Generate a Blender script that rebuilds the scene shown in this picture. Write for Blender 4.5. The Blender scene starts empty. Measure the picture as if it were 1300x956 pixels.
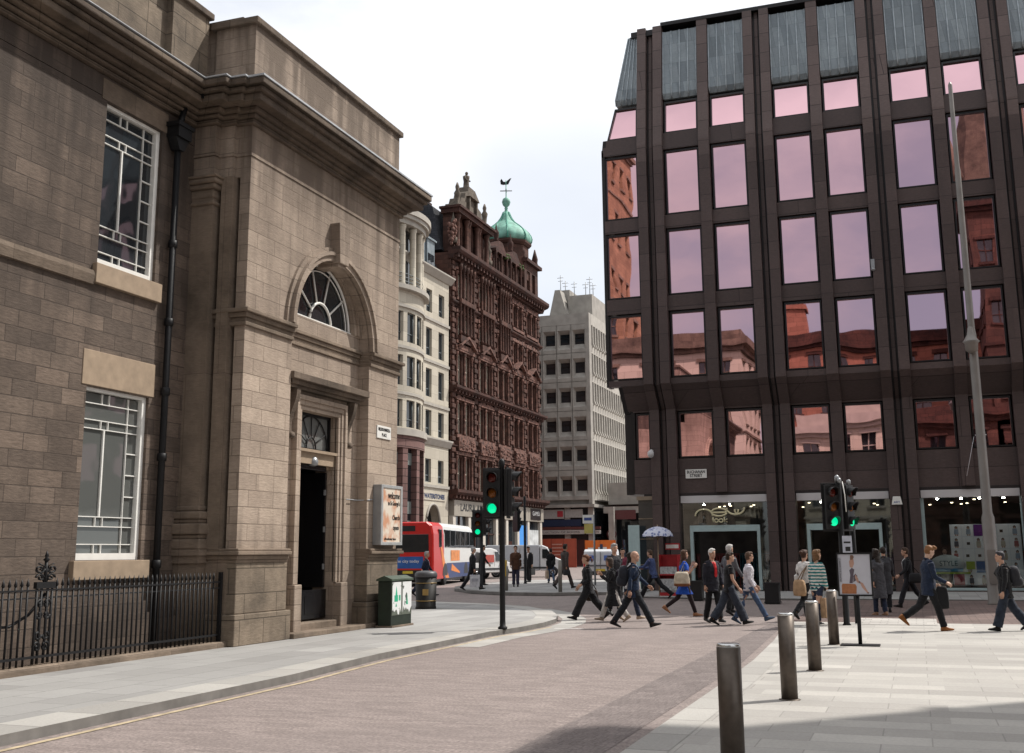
import bpy, bmesh, math, random
from mathutils import Vector, Matrix, noise
random.seed(7)
SC = bpy.context.scene
COL = SC.collection
PI = math.pi
rad = math.radians

# ------------------------------------------------------------------ mesh builder
class MB:
    def __init__(s, smooth=False):
        s.v = []; s.f = []; s.m = []; s.s = []; s.smooth = smooth
    def add(s, verts, faces, mat=0, smooth=None):
        o = len(s.v); s.v.extend([tuple(p) for p in verts])
        sm = s.smooth if smooth is None else smooth
        for f in faces:
            s.f.append([o + i for i in f]); s.m.append(mat); s.s.append(sm)
        return s
    def quad(s, a, b, c, d, mat=0): return s.add([a, b, c, d], [(0, 1, 2, 3)], mat)
    def box(s, x0, x1, y0, y1, z0, z1, mat=0):
        v = [(x0,y0,z0),(x1,y0,z0),(x1,y1,z0),(x0,y1,z0),(x0,y0,z1),(x1,y0,z1),(x1,y1,z1),(x0,y1,z1)]
        return s.add(v, [(0,3,2,1),(4,5,6,7),(0,1,5,4),(1,2,6,5),(2,3,7,6),(3,0,4,7)], mat)
    def prism(s, poly, axis, a, b, mat=0, smooth=False):
        # poly: 2D points; axis 'x': (y,z) extruded along x; 'y': (x,z); 'z': (x,y)
        def P(p, t):
            return {'x': (t, p[0], p[1]), 'y': (p[0], t, p[1]), 'z': (p[0], p[1], t)}[axis]
        n = len(poly)
        v = [P(p, a) for p in poly] + [P(p, b) for p in poly]
        o = len(s.v); s.v.extend(v)
        s.f.append(list(range(o + n - 1, o - 1, -1))); s.m.append(mat); s.s.append(False)
        s.f.append(list(range(o + n, o + 2 * n))); s.m.append(mat); s.s.append(False)
        for i in range(n):
            j = (i + 1) % n
            s.f.append([o + i, o + j, o + n + j, o + n + i]); s.m.append(mat); s.s.append(smooth)
        return s
    def loft(s, rings, mat=0, caps=True, smooth=True, closed=True):
        n = len(rings[0]); o = len(s.v)
        for r in rings: s.v.extend([tuple(p) for p in r])
        for k in range(len(rings) - 1):
            for i in range(n if closed else n - 1):
                j = (i + 1) % n
                s.f.append([o + k*n + i, o + k*n + j, o + (k+1)*n + j, o + (k+1)*n + i]); s.m.append(mat); s.s.append(smooth)
        if caps:
            s.f.append([o + i for i in range(n - 1, -1, -1)]); s.m.append(mat); s.s.append(False)
            q = o + (len(rings) - 1) * n
            s.f.append([q + i for i in range(n)]); s.m.append(mat); s.s.append(False)
        return s
    def lathe(s, c, prof, n=24, mat=0, axis='z', smooth=True):
        # prof: list of (radius, height)
        rings = []
        for r, h in prof:
            ring = []
            for i in range(n):
                a = 2 * PI * i / n
                if axis == 'z': ring.append((c[0] + r*math.cos(a), c[1] + r*math.sin(a), c[2] + h))
                elif axis == 'x': ring.append((c[0] + h, c[1] + r*math.cos(a), c[2] + r*math.sin(a)))
                else: ring.append((c[0] + r*math.sin(a), c[1] + h, c[2] + r*math.cos(a)))
            rings.append(ring)
        return s.loft(rings, mat, True, smooth)
    def tube(s, pts, r, n=8, mat=0, ry=None, smooth=True, up=(0, 0, 1)):
        # r: number or list
        pts = [Vector(p) for p in pts]; rings = []
        for i, p in enumerate(pts):
            d = (pts[min(i+1, len(pts)-1)] - pts[max(i-1, 0)]).normalized()
            u = Vector(up)
            if abs(d.dot(u)) > 0.95: u = Vector((0, 1, 0)) if abs(d.y) < 0.9 else Vector((1, 0, 0))
            a = d.cross(u).normalized(); b = a.cross(d).normalized()
            rr = r[i] if isinstance(r, (list, tuple)) else r
            r2 = rr if ry is None else (ry[i] if isinstance(ry, (list, tuple)) else ry)
            rings.append([p + a*rr*math.cos(2*PI*k/n) + b*r2*math.sin(2*PI*k/n) for k in range(n)])
        return s.loft(rings, mat, True, smooth)
    def ellipsoid(s, c, rx, ry, rz, n=14, m=8, mat=0):
        rings = []
        for j in range(m + 1):
            t = -PI/2 + PI * (j + 0.02) / (m + 0.04)
            rings.append([(c[0] + rx*math.cos(t)*math.cos(2*PI*i/n), c[1] + ry*math.cos(t)*math.sin(2*PI*i/n), c[2] + rz*math.sin(t)) for i in range(n)])
        return s.loft(rings, mat, True, True)
    def wall(s, axis, pos, sg, u0, u1, z0, z1, holes=(), depth=0.3, mat=0, rmat=None, lean=None):
        """flat wall in plane axis=pos, facing sg*axis, rectangular openings with reveals"""
        rmat = mat if rmat is None else rmat
        us = sorted(set([u0, u1] + [min(max(h[i], u0), u1) for h in holes for i in (0, 1)]))
        zs = sorted(set([z0, z1] + [min(max(h[i], z0), z1) for h in holes for i in (2, 3)]))
        def P(u, z, d=0):
            return (pos - sg*d, u, z) if axis == 'x' else (u, pos - sg*d, z)
        flip = (axis == 'x') == (sg > 0)
        def Q(a, b, c, d, m):
            s.add([a, b, c, d] if flip else [d, c, b, a], [(0, 1, 2, 3)], m)
        for i in range(len(us) - 1):
            for j in range(len(zs) - 1):
                cu = (us[i] + us[i+1]) / 2; cz = (zs[j] + zs[j+1]) / 2
                if any(h[0] < cu < h[1] and h[2] < cz < h[3] for h in holes): continue
                Q(P(us[i], zs[j]), P(us[i+1], zs[j]), P(us[i+1], zs[j+1]), P(us[i], zs[j+1]), mat)
        for h in holes:
            a, b, c, d = h[:4]
            Q(P(a, c), P(a, d), P(a, d, depth), P(a, c, depth), rmat)
            Q(P(b, d), P(b, c), P(b, c, depth), P(b, d, depth), rmat)
            Q(P(a, d), P(b, d), P(b, d, depth), P(a, d, depth), rmat)
            Q(P(b, c), P(a, c), P(a, c, depth), P(b, c, depth), rmat)
        return s
    def pieces(s):
        par = list(range(len(s.v)))
        def find(a):
            while par[a] != a: par[a] = par[par[a]]; a = par[a]
            return a
        for f in s.f:
            r = find(f[0])
            for i in f[1:]:
                q = find(i)
                if q != r: par[q] = r
        isl = {}
        for i in range(len(s.v)): isl.setdefault(find(i), []).append(i)
        keys = list(isl); k = len(keys)
        if k < 2 or k > 700: return None
        bb = []
        for q in keys:
            P = [s.v[i] for i in isl[q]]
            lo = [min(p[j] for p in P) for j in range(3)]; hi = [max(p[j] for p in P) for j in range(3)]
            bb.append((lo, hi, max(hi[j]-lo[j] for j in range(3))))
        g = list(range(k))
        def fg(a):
            while g[a] != a: g[a] = g[g[a]]; a = g[a]
            return a
        for a in range(k):
            for c in range(a+1, k):
                d = math.sqrt(sum(max(0, bb[a][0][j]-bb[c][1][j], bb[c][0][j]-bb[a][1][j])**2 for j in range(3)))
                if d <= max(.02, .5*max(bb[a][2], bb[c][2])): g[fg(c)] = fg(a)
        comp = {}
        for a in range(k): comp.setdefault(fg(a), set()).add(keys[a])
        if len(comp) < 2 or len(comp) > 60: return None
        out = []
        for ks_ in comp.values():
            m = MB(s.smooth); mp_ = {}
            for f, mi, sm in zip(s.f, s.m, s.s):
                if find(f[0]) in ks_:
                    for i in f:
                        if i not in mp_: mp_[i] = len(m.v); m.v.append(s.v[i])
                    m.f.append([mp_[i] for i in f]); m.m.append(mi); m.s.append(sm)
            out.append(m)
        out.sort(key=lambda m: -len(m.v))
        return out
    def build(s, name, mats, parent=None, world=True, bevel=0, label=None, split=True):
        if parent is not None and split:
            ps = s.pieces()
            if ps: return [p.build(name, mats, parent, world, bevel, label, False) for p in ps][0]
        me = bpy.data.meshes.new(name)
        off = Vector((0, 0, 0))
        if parent is not None and world:
            p = parent
            while p is not None:
                off += p.location; p = p.parent
        me.from_pydata([(v[0]-off.x, v[1]-off.y, v[2]-off.z) for v in s.v], [], s.f)
        if not isinstance(mats, (list, tuple)): mats = [mats]
        for m in mats: me.materials.append(m)
        me.polygons.foreach_set('material_index', s.m)
        me.polygons.foreach_set('use_smooth', s.s)
        me.update()
        o = bpy.data.objects.new(name, me); COL.objects.link(o)
        if parent is not None: o.parent = parent
        if bevel:
            md = o.modifiers.new('bevel', 'BEVEL'); md.width = bevel; md.segments = 2; md.limit_method = 'ANGLE'; md.angle_limit = rad(40)
        if label: o['label'] = label
        return o

def tag(o, label, cat, group=None):
    o['label'] = label; o['category'] = cat
    if group: o['group'] = group
    return o
def thing(name, loc, label, cat, group=None, rz=0):
    o = bpy.data.objects.new(name, None); COL.objects.link(o)
    o.location = loc; o.rotation_euler = (0, 0, rz); o.empty_display_size = 0.3
    return tag(o, label, cat, group)
def structure(o):
    o['kind'] = 'structure'; return o
def copy_thing(root, loc, rz=None, label=None):
    r = root.copy(); COL.objects.link(r); r.location = loc
    if rz is not None: r.rotation_euler = (0, 0, rz)
    if label: r['label'] = label
    for ch in root.children:
        c = ch.copy(); COL.objects.link(c); c.parent = r
        for g in ch.children:
            d = g.copy(); COL.objects.link(d); d.parent = c
    return r

# lettering as flat extruded mesh in the plane of a wall
def lettering(txt, size, loc, rot, mat, parent, world=True, depth=0.004, width=None, name='lettering', bold=0.0, shear=0, line=1.0):
    cu = bpy.data.curves.new('t', 'FONT'); cu.body = txt; cu.size = size; cu.extrude = depth
    cu.align_x = 'CENTER'; cu.align_y = 'CENTER'; cu.offset = bold; cu.shear = shear; cu.space_line = line; cu.resolution_u = 3
    t = bpy.data.objects.new('t', cu); COL.objects.link(t)
    dg = bpy.context.evaluated_depsgraph_get(); dg.update()
    me = bpy.data.meshes.new_from_object(t.evaluated_get(dg))
    bpy.data.objects.remove(t); bpy.data.curves.remove(cu)
    sx = 1.0
    if width and len(me.vertices):
        xs = [v.co.x for v in me.vertices]; sx = width / max(1e-6, max(xs) - min(xs))
    off = Vector((0, 0, 0))
    if parent is not None and world:
        p = parent
        while p is not None: off += p.location; p = p.parent
    M = Matrix.Translation(Vector(loc) - off) @ Matrix(rot).to_4x4() @ Matrix.Diagonal((sx, 1, 1, 1))
    me.transform(M); me.name = name
    me.materials.clear(); me.materials.append(mat)
    o = bpy.data.objects.new(name, me); COL.objects.link(o)
    if parent is not None: o.parent = parent
    return o
# text facing -Y : x right, z up ; facing +X : y right, z up
FACE_NY = ((1,0,0),(0,0,-1),(0,1,0))
FACE_PX = ((0,0,1),(1,0,0),(0,1,0))

# ------------------------------------------------------------------ materials
def new_mat(name):
    m = bpy.data.materials.new(name); m.use_nodes = True
    nt = m.node_tree; b = nt.nodes['Principled BSDF']
    return m, nt, b
def C4(c): return (c[0], c[1], c[2], 1)
def flat(name, c, rough=0.6, metal=0, var=0.12, scale=6, bump=0.0, spec=0.4, dirt=0.0):
    m, nt, b = new_mat(name); N = nt.nodes; L = nt.links
    b.inputs['Roughness'].default_value = rough; b.inputs['Metallic'].default_value = metal
    b.inputs['Specular IOR Level'].default_value = spec
    tc = N.new('ShaderNodeTexCoord'); nz = N.new('ShaderNodeTexNoise')
    nz.inputs['Scale'].default_value = scale; nz.inputs['Detail'].default_value = 6
    L.new(tc.outputs['Object'], nz.inputs['Vector'])
    rp = N.new('ShaderNodeMapRange'); rp.inputs[1].default_value = 0.3; rp.inputs[2].default_value = 0.7
    rp.inputs[3].default_value = 1 - var; rp.inputs[4].default_value = 1 + var
    L.new(nz.outputs['Fac'], rp.inputs[0])
    mx = N.new('ShaderNodeVectorMath'); mx.operation = 'SCALE'; mx.inputs[0].default_value = c
    L.new(rp.outputs[0], mx.inputs['Scale']); L.new(mx.outputs[0], b.inputs['Base Color'])
    if bump:
        bp = N.new('ShaderNodeBump'); bp.inputs['Strength'].default_value = bump; bp.inputs['Distance'].default_value = 0.02
        L.new(nz.outputs['Fac'], bp.inputs['Height']); L.new(bp.outputs[0], b.inputs['Normal'])
    return m
def emit(name, c, st):
    m, nt, b = new_mat(name)
    b.inputs['Base Color'].default_value = C4(c); b.inputs['Emission Color'].default_value = C4(c); b.inputs['Emission Strength'].default_value = st
    return m
def wallvec(nt, mode='wall', sx=1.0):
    N = nt.nodes; L = nt.links
    tc = N.new('ShaderNodeTexCoord'); sp = N.new('ShaderNodeSeparateXYZ'); cb = N.new('ShaderNodeCombineXYZ')
    L.new(tc.outputs['Object'], sp.inputs[0])
    if mode == 'wall':
        ad = N.new('ShaderNodeMath'); L.new(sp.outputs[0], ad.inputs[0]); L.new(sp.outputs[1], ad.inputs[1])
        L.new(ad.outputs[0], cb.inputs[0]); L.new(sp.outputs[2], cb.inputs[1])
    elif mode == 'ground':
        L.new(sp.outputs[0], cb.inputs[0]); L.new(sp.outputs[1], cb.inputs[1])
    elif mode == 'groundT':
        L.new(sp.outputs[1], cb.inputs[0]); L.new(sp.outputs[0], cb.inputs[1])
    return tc, cb
def masonry(name, c1, c2, mort, bw, rh, mode='wall', rough=0.88, ms=0.012, soot=0.5, sootc=(0.02,0.017,0.015), grain=0.12, bump=0.5, sootscale=0.35, streak=0.6, ledge=(), stretch=(1, 1, 1)):
    m, nt, b = new_mat(name); N = nt.nodes; L = nt.links
    b.inputs['Roughness'].default_value = rough; b.inputs['Specular IOR Level'].default_value = 0.25
    tc, vec = wallvec(nt, mode)
    br = N.new('ShaderNodeTexBrick'); br.offset = 0.41; br.squash = 0.72 if mode == 'wall' else 1.0; br.squash_frequency = 3
    br.inputs['Scale'].default_value = 1; br.inputs['Brick Width'].default_value = bw; br.inputs['Row Height'].default_value = rh
    br.inputs['Mortar Size'].default_value = ms; br.inputs['Mortar Smooth'].default_value = 0.25; br.inputs['Bias'].default_value = 0
    br.inputs['Color1'].default_value = C4(c1); br.inputs['Color2'].default_value = C4(c2); br.inputs['Mortar'].default_value = C4(mort)
    L.new(vec.outputs[0], br.inputs['Vector'])
    # second, coarser tone variation: per-course and patchy replaced blocks
    br2 = N.new('ShaderNodeTexBrick'); br2.offset = 0.41; br2.squash = br.squash; br2.squash_frequency = 3
    for k_, v_ in (('Scale',1),('Brick Width',bw*2),('Row Height',rh),('Mortar Size',0),('Bias',0)): br2.inputs[k_].default_value = v_
    br2.inputs['Color1'].default_value = (0.86,0.85,0.845,1); br2.inputs['Color2'].default_value = (1.12,1.115,1.105,1)
    mv = N.new('ShaderNodeVectorMath'); mv.operation = 'ADD'; mv.inputs[1].default_value = (bw*7.0, rh*38, 0)
    L.new(vec.outputs[0], mv.inputs[0]); L.new(mv.outputs[0], br2.inputs['Vector'])
    bm_ = N.new('ShaderNodeVectorMath'); bm_.operation = 'MULTIPLY'; L.new(br.outputs['Color'], bm_.inputs[0]); L.new(br2.outputs['Color'], bm_.inputs[1])
    # large grime + vertical streaks
    n1 = N.new('ShaderNodeTexNoise'); n1.inputs['Scale'].default_value = sootscale; n1.inputs['Detail'].default_value = 8; n1.inputs['Roughness'].default_value = 0.65
    L.new(tc.outputs['Object'], n1.inputs['Vector'])
    mp = N.new('ShaderNodeMapping'); mp.inputs['Scale'].default_value = (3.0, 3.0, 0.22) if mode == 'wall' else stretch
    L.new(tc.outputs['Object'], mp.inputs[0])
    n2 = N.new('ShaderNodeTexNoise'); n2.inputs['Scale'].default_value = 1.0; n2.inputs['Detail'].default_value = 6
    L.new(mp.outputs[0], n2.inputs['Vector'])
    n3 = N.new('ShaderNodeTexNoise'); n3.inputs['Scale'].default_value = 28; n3.inputs['Detail'].default_value = 8; n3.inputs['Roughness'].default_value = 0.7
    mp3 = N.new('ShaderNodeMapping'); mp3.inputs['Scale'].default_value = (0.25, 0.25, 1.2) if mode == 'wall' else (1, 1, 1)
    L.new(tc.outputs['Object'], mp3.inputs[0]); L.new(mp3.outputs[0], n3.inputs['Vector'])
    def rng(src, a, bb, lo, hi):
        r = N.new('ShaderNodeMapRange'); r.inputs[1].default_value = a; r.inputs[2].default_value = bb
        r.inputs[3].default_value = lo; r.inputs[4].default_value = hi; L.new(src, r.inputs[0]); return r.outputs[0]
    f1 = rng(n1.outputs['Fac'], 0.42, 0.72, 0, soot); f2 = rng(n2.outputs['Fac'], 0.5, 0.75, 0, streak * soot)
    mxf = N.new('ShaderNodeMath'); mxf.operation = 'MAXIMUM'; L.new(f1, mxf.inputs[0]); L.new(f2, mxf.inputs[1])
    g = N.new('ShaderNodeVectorMath'); g.operation = 'SCALE'
    L.new(bm_.outputs[0], g.inputs[0]); L.new(rng(n3.outputs['Fac'], 0.3, 0.7, 1 - grain, 1 + grain), g.inputs['Scale'])
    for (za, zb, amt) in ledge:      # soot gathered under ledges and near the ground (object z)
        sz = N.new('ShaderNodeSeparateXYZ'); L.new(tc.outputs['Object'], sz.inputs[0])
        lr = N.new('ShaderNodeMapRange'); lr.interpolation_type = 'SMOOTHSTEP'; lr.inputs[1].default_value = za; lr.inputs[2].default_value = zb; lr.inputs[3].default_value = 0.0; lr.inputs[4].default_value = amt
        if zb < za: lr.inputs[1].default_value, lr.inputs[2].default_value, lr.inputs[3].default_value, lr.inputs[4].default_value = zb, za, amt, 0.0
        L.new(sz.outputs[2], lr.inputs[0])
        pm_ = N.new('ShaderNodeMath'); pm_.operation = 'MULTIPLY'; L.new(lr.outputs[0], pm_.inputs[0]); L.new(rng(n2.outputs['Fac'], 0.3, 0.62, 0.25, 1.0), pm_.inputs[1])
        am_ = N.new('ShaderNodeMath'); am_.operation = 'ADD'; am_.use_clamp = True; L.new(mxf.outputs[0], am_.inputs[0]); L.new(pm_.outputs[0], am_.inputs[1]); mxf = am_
    if mode != 'wall':      # chewing gum and oil specks
        vo = N.new('ShaderNodeTexVoronoi'); vo.inputs['Scale'].default_value = 2.3; L.new(tc.outputs['Object'], vo.inputs['Vector'])
        sr = N.new('ShaderNodeSeparateColor'); L.new(vo.outputs['Color'], sr.inputs[0])
        rr_ = N.new('ShaderNodeMapRange'); rr_.inputs[1].default_value = 0.3; rr_.inputs[2].default_value = 1.0; rr_.inputs[3].default_value = 0.0; rr_.inputs[4].default_value = 0.11; L.new(sr.outputs[0], rr_.inputs[0])
        cmp_ = N.new('ShaderNodeMath'); cmp_.operation = 'LESS_THAN'; L.new(vo.outputs['Distance'], cmp_.inputs[0]); L.new(rr_.outputs[0], cmp_.inputs[1])
        hf = N.new('ShaderNodeMath'); hf.operation = 'MULTIPLY'; hf.inputs[1].default_value = 0.55; L.new(cmp_.outputs[0], hf.inputs[0])
        m2_ = N.new('ShaderNodeMath'); m2_.operation = 'MAXIMUM'; L.new(mxf.outputs[0], m2_.inputs[0]); L.new(hf.outputs[0], m2_.inputs[1]); mxf = m2_
    mx = N.new('ShaderNodeMix'); mx.data_type = 'RGBA'
    L.new(mxf.outputs[0], mx.inputs[0]); L.new(g.outputs[0], mx.inputs[6]); mx.inputs[7].default_value = C4(sootc)
    L.new(mx.outputs[2], b.inputs['Base Color'])
    hb = N.new('ShaderNodeMath'); hb.operation = 'MULTIPLY_ADD'; L.new(br.outputs['Fac'], hb.inputs[0]); hb.inputs[1].default_value = -1.0
    L.new(n3.outputs['Fac'], hb.inputs[2])
    bp = N.new('ShaderNodeBump'); bp.inputs['Strength'].default_value = bump; bp.inputs['Distance'].default_value = 0.02
    L.new(hb.outputs[0], bp.inputs['Height']); L.new(bp.outputs[0], b.inputs['Normal'])
    return m
def mirror_glass(name, c, rough=0.015, wave=0.02, wscale=0.5, dark=0.0):
    m, nt, b = new_mat(name); N = nt.nodes; L = nt.links
    b.inputs['Base Color'].default_value = C4(c); b.inputs['Metallic'].default_value = 1; b.inputs['Roughness'].default_value = rough
    tc = N.new('ShaderNodeTexCoord'); nz = N.new('ShaderNodeTexNoise'); nz.inputs['Scale'].default_value = wscale; nz.inputs['Detail'].default_value = 1
    L.new(tc.outputs['Object'], nz.inputs['Vector'])
    bp = N.new('ShaderNodeBump'); bp.inputs['Strength'].default_value = wave; bp.inputs['Distance'].default_value = 1.0
    L.new(nz.outputs['Fac'], bp.inputs['Height']); L.new(bp.outputs[0], b.inputs['Normal'])
    return m
def window_glass(name, c=(0.03,0.035,0.04), refl=0.5, rough=0.03, wave=0.01):
    m, nt, b = new_mat(name); N = nt.nodes; L = nt.links
    b.inputs['Base Color'].default_value = C4(c); b.inputs['Roughness'].default_value = rough; b.inputs['IOR'].default_value = 1.5
    b.inputs['Specular IOR Level'].default_value = refl
    tc = N.new('ShaderNodeTexCoord'); nz = N.new('ShaderNodeTexNoise'); nz.inputs['Scale'].default_value = 0.8
    L.new(tc.outputs['Object'], nz.inputs['Vector'])
    bp = N.new('ShaderNodeBump'); bp.inputs['Strength'].default_value = wave; bp.inputs['Distance'].default_value = 1.0
    L.new(nz.outputs['Fac'], bp.inputs['Height']); L.new(bp.outputs[0], b.inputs['Normal'])
    return m
def clear_glass(name, tint=(0.6,0.66,0.64), refl=0.16):
    m = bpy.data.materials.new(name); m.use_nodes = True; nt = m.node_tree; N = nt.nodes; L = nt.links
    N.remove(N['Principled BSDF']); out = N['Material Output']
    t = N.new('ShaderNodeBsdfTransparent'); t.inputs[0].default_value = C4(tint)
    g = N.new('ShaderNodeBsdfGlossy'); g.inputs['Roughness'].default_value = 0.02; g.inputs[0].default_value = (0.9,0.95,0.95,1)
    fr = N.new('ShaderNodeFresnel'); fr.inputs[0].default_value = 1.5
    ad = N.new('ShaderNodeMath'); ad.inputs[1].default_value = refl; L.new(fr.outputs[0], ad.inputs[0])
    mx = N.new('ShaderNodeMixShader'); L.new(ad.outputs[0], mx.inputs[0]); L.new(t.outputs[0], mx.inputs[1]); L.new(g.outputs[0], mx.inputs[2])
    L.new(mx.outputs[0], out.inputs[0]); return m

def grnd(y): return 0.15 * min(max((y - 31.0) / 12.0, 0), 1)
def ground_poly(name, pts, off, mat, side=0.0, sidemat=None, parent=None):
    """flat sheet following the gentle rise of the street; optional kerb face"""
    bm = bmesh.new()
    vs = [bm.verts.new((p[0], p[1], 0)) for p in pts]
    f = bm.faces.new(vs)
    if f.normal.z < 0 or f.calc_area() and (f.normal_update() or f.normal.z < 0): f.normal_flip()
    for yy in (31.0, 43.0):
        bmesh.ops.bisect_plane(bm, geom=bm.verts[:] + bm.edges[:] + bm.faces[:], plane_co=(0, yy, 0), plane_no=(0, 1, 0))
    if side:
        be = [e for e in bm.edges if e.is_boundary]
        r = bmesh.ops.extrude_edge_only(bm, edges=be)
        low = set(v for v in r['geom'] if isinstance(v, bmesh.types.BMVert))
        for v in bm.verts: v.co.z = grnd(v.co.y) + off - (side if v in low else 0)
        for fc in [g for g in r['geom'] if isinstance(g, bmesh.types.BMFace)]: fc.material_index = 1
    else:
        for v in bm.verts: v.co.z = grnd(v.co.y) + off
    bmesh.ops.triangulate(bm, faces=[f for f in bm.faces if len(f.verts) > 4])
    bmesh.ops.recalc_face_normals(bm, faces=bm.faces[:])
    me = bpy.data.meshes.new(name); bm.to_mesh(me); bm.free()
    me.materials.append(mat)
    if side: me.materials.append(sidemat or mat)
    o = bpy.data.objects.new(name, me); COL.objects.link(o)
    return structure(o)
# ------------------------------------------------------------------ camera, light, sky
cam = bpy.data.cameras.new('camera'); camo = bpy.data.objects.new('camera', cam); COL.objects.link(camo); SC.camera = camo
cam.sensor_fit = 'HORIZONTAL'; cam.sensor_width = 36.0; cam.lens = 1402 / 1300 * 36
cam.shift_y = -44.5 / 1300; cam.clip_start = 0.1; cam.clip_end = 6000
_p, _y, _r = rad(10.8167), rad(19.7827), rad(-0.4486)
fw = Vector((-math.sin(_y)*math.cos(_p), math.cos(_y)*math.cos(_p), math.sin(_p)))
rt = Vector((math.cos(_y), math.sin(_y), 0)); up = rt.cross(fw)
r2 = math.cos(_r)*rt + math.sin(_r)*up; u2 = -math.sin(_r)*rt + math.cos(_r)*up
camo.matrix_world = Matrix(((r2.x,u2.x,-fw.x,0),(r2.y,u2.y,-fw.y,0),(r2.z,u2.z,-fw.z,1.73),(0,0,0,1)))

SUN = Vector((0.55, 0.54, 1.0)).normalized()
sl = bpy.data.lights.new('sun', 'SUN'); sl.energy = 5.0; sl.angle = rad(0.6); sl.color = (1.0, 0.955, 0.89)
so = bpy.data.objects.new('sun', sl); COL.objects.link(so)
so.rotation_euler = SUN.to_track_quat('Z', 'Y').to_euler(); so.location = (20, 20, 60)
w = bpy.data.worlds.new('World'); SC.world = w; w.use_nodes = True
nt = w.node_tree; N = nt.nodes; L = nt.links
bg = N['Background']; bg.inputs[1].default_value = 0.1
sky = N.new('ShaderNodeTexSky'); sky.sky_type = 'NISHITA'; sky.sun_disc = False
sky.sun_elevation = math.asin(SUN.z); sky.sun_rotation = math.atan2(SUN.x, SUN.y); sky.altitude = 50; sky.dust_density = 1.5
tc = N.new('ShaderNodeTexCoord'); mp = N.new('ShaderNodeMapping'); mp.inputs['Scale'].default_value = (1.0, 1.0, 2.2); mp.inputs['Location'].default_value = (3.1, 0.4, 0.0)
L.new(tc.outputs['Generated'], mp.inputs[0])
n1 = N.new('ShaderNodeTexNoise'); n1.inputs['Scale'].default_value = 1.7; n1.inputs['Detail'].default_value = 9; n1.inputs['Roughness'].default_value = 0.55
L.new(mp.outputs[0], n1.inputs['Vector'])
mr = N.new('ShaderNodeMapRange'); mr.interpolation_type = 'SMOOTHSTEP'; mr.inputs[1].default_value = 0.28; mr.inputs[2].default_value = 0.50; mr.inputs[3].default_value = 0.45; mr.inputs[4].default_value = 1.0
sh_ = N.new('ShaderNodeMath'); sh_.operation = 'MULTIPLY_ADD'; sh_.inputs[1].default_value = 0.22; sh_.inputs[2].default_value = -0.136
sa_ = N.new('ShaderNodeMath'); L.new(n1.outputs['Fac'], sa_.inputs[0]); L.new(sh_.outputs[0], sa_.inputs[1]); L.new(sa_.outputs[0], mr.inputs[0])
lo_ = N.new('ShaderNodeMapRange'); lo_.inputs[1].default_value = -0.5; lo_.inputs[2].default_value = 0.25; lo_.inputs[3].default_value = 0.05; lo_.inputs[4].default_value = 0.62
n2 = N.new('ShaderNodeTexNoise'); n2.inputs['Scale'].default_value = 3.3; n2.inputs['Detail'].default_value = 7
L.new(mp.outputs[0], n2.inputs['Vector'])
# cloud brightness: brighter towards the sun, darker and greyer away from it
vd = N.new('ShaderNodeVectorMath'); vd.operation = 'DOT_PRODUCT'; L.new(tc.outputs['Generated'], vd.inputs[0]); vd.inputs[1].default_value = SUN
cb = N.new('ShaderNodeMapRange'); cb.inputs[1].default_value = -0.35; cb.inputs[2].default_value = 0.32; cb.inputs[3].default_value = 5.6; cb.inputs[4].default_value = 11.8
L.new(vd.outputs['Value'], cb.inputs[0]); L.new(vd.outputs['Value'], lo_.inputs[0]); L.new(lo_.outputs[0], mr.inputs[3]); L.new(lo_.outputs[0], sh_.inputs[0])
cv = N.new('ShaderNodeMapRange'); cv.inputs[1].default_value = 0.3; cv.inputs[2].default_value = 0.7; cv.inputs[3].default_value = 0.95; cv.inputs[4].default_value = 1.09
L.new(n2.outputs['Fac'], cv.inputs[0])
mu = N.new('ShaderNodeMath'); mu.operation = 'MULTIPLY'; L.new(cb.outputs[0], mu.inputs[0]); L.new(cv.outputs[0], mu.inputs[1])
cs = N.new('ShaderNodeVectorMath'); cs.operation = 'SCALE'; cs.inputs[0].default_value = (0.97, 0.99, 1.03); L.new(mu.outputs[0], cs.inputs['Scale'])
mx = N.new('ShaderNodeMix'); mx.data_type = 'RGBA'; L.new(mr.outputs[0], mx.inputs[0]); L.new(sky.outputs[0], mx.inputs[6]); L.new(cs.outputs[0], mx.inputs[7])
# a thin blue-grey gap in the cloud low over the end of the street
gd = N.new('ShaderNodeVectorMath'); gd.operation = 'DOT_PRODUCT'; L.new(tc.outputs['Generated'], gd.inputs[0]); gd.inputs[1].default_value = Vector((-0.264, 0.931, 0.252)).normalized()
gr_ = N.new('ShaderNodeMapRange'); gr_.interpolation_type = 'SMOOTHSTEP'; gr_.inputs[1].default_value = 0.982; gr_.inputs[2].default_value = 0.9993; gr_.inputs[3].default_value = 1.0; gr_.inputs[4].default_value = 0.68
L.new(gd.outputs['Value'], gr_.inputs[0])
gm_ = N.new('ShaderNodeMath'); gm_.operation = 'MULTIPLY'; L.new(mr.outputs[0], gm_.inputs[0]); L.new(gr_.outputs[0], gm_.inputs[1])
L.new(gm_.outputs[0], mx.inputs[0])
L.new(mx.outputs[2], bg.inputs[0])
SC.view_settings.view_transform = 'Standard'; SC.view_settings.look = 'None'; SC.view_settings.exposure = 0
SC.render.engine = 'CYCLES'; SC.cycles.max_bounces = 7; SC.cycles.transparent_max_bounces = 12; SC.cycles.caustics_reflective = False; SC.cycles.caustics_refractive = False

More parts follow.
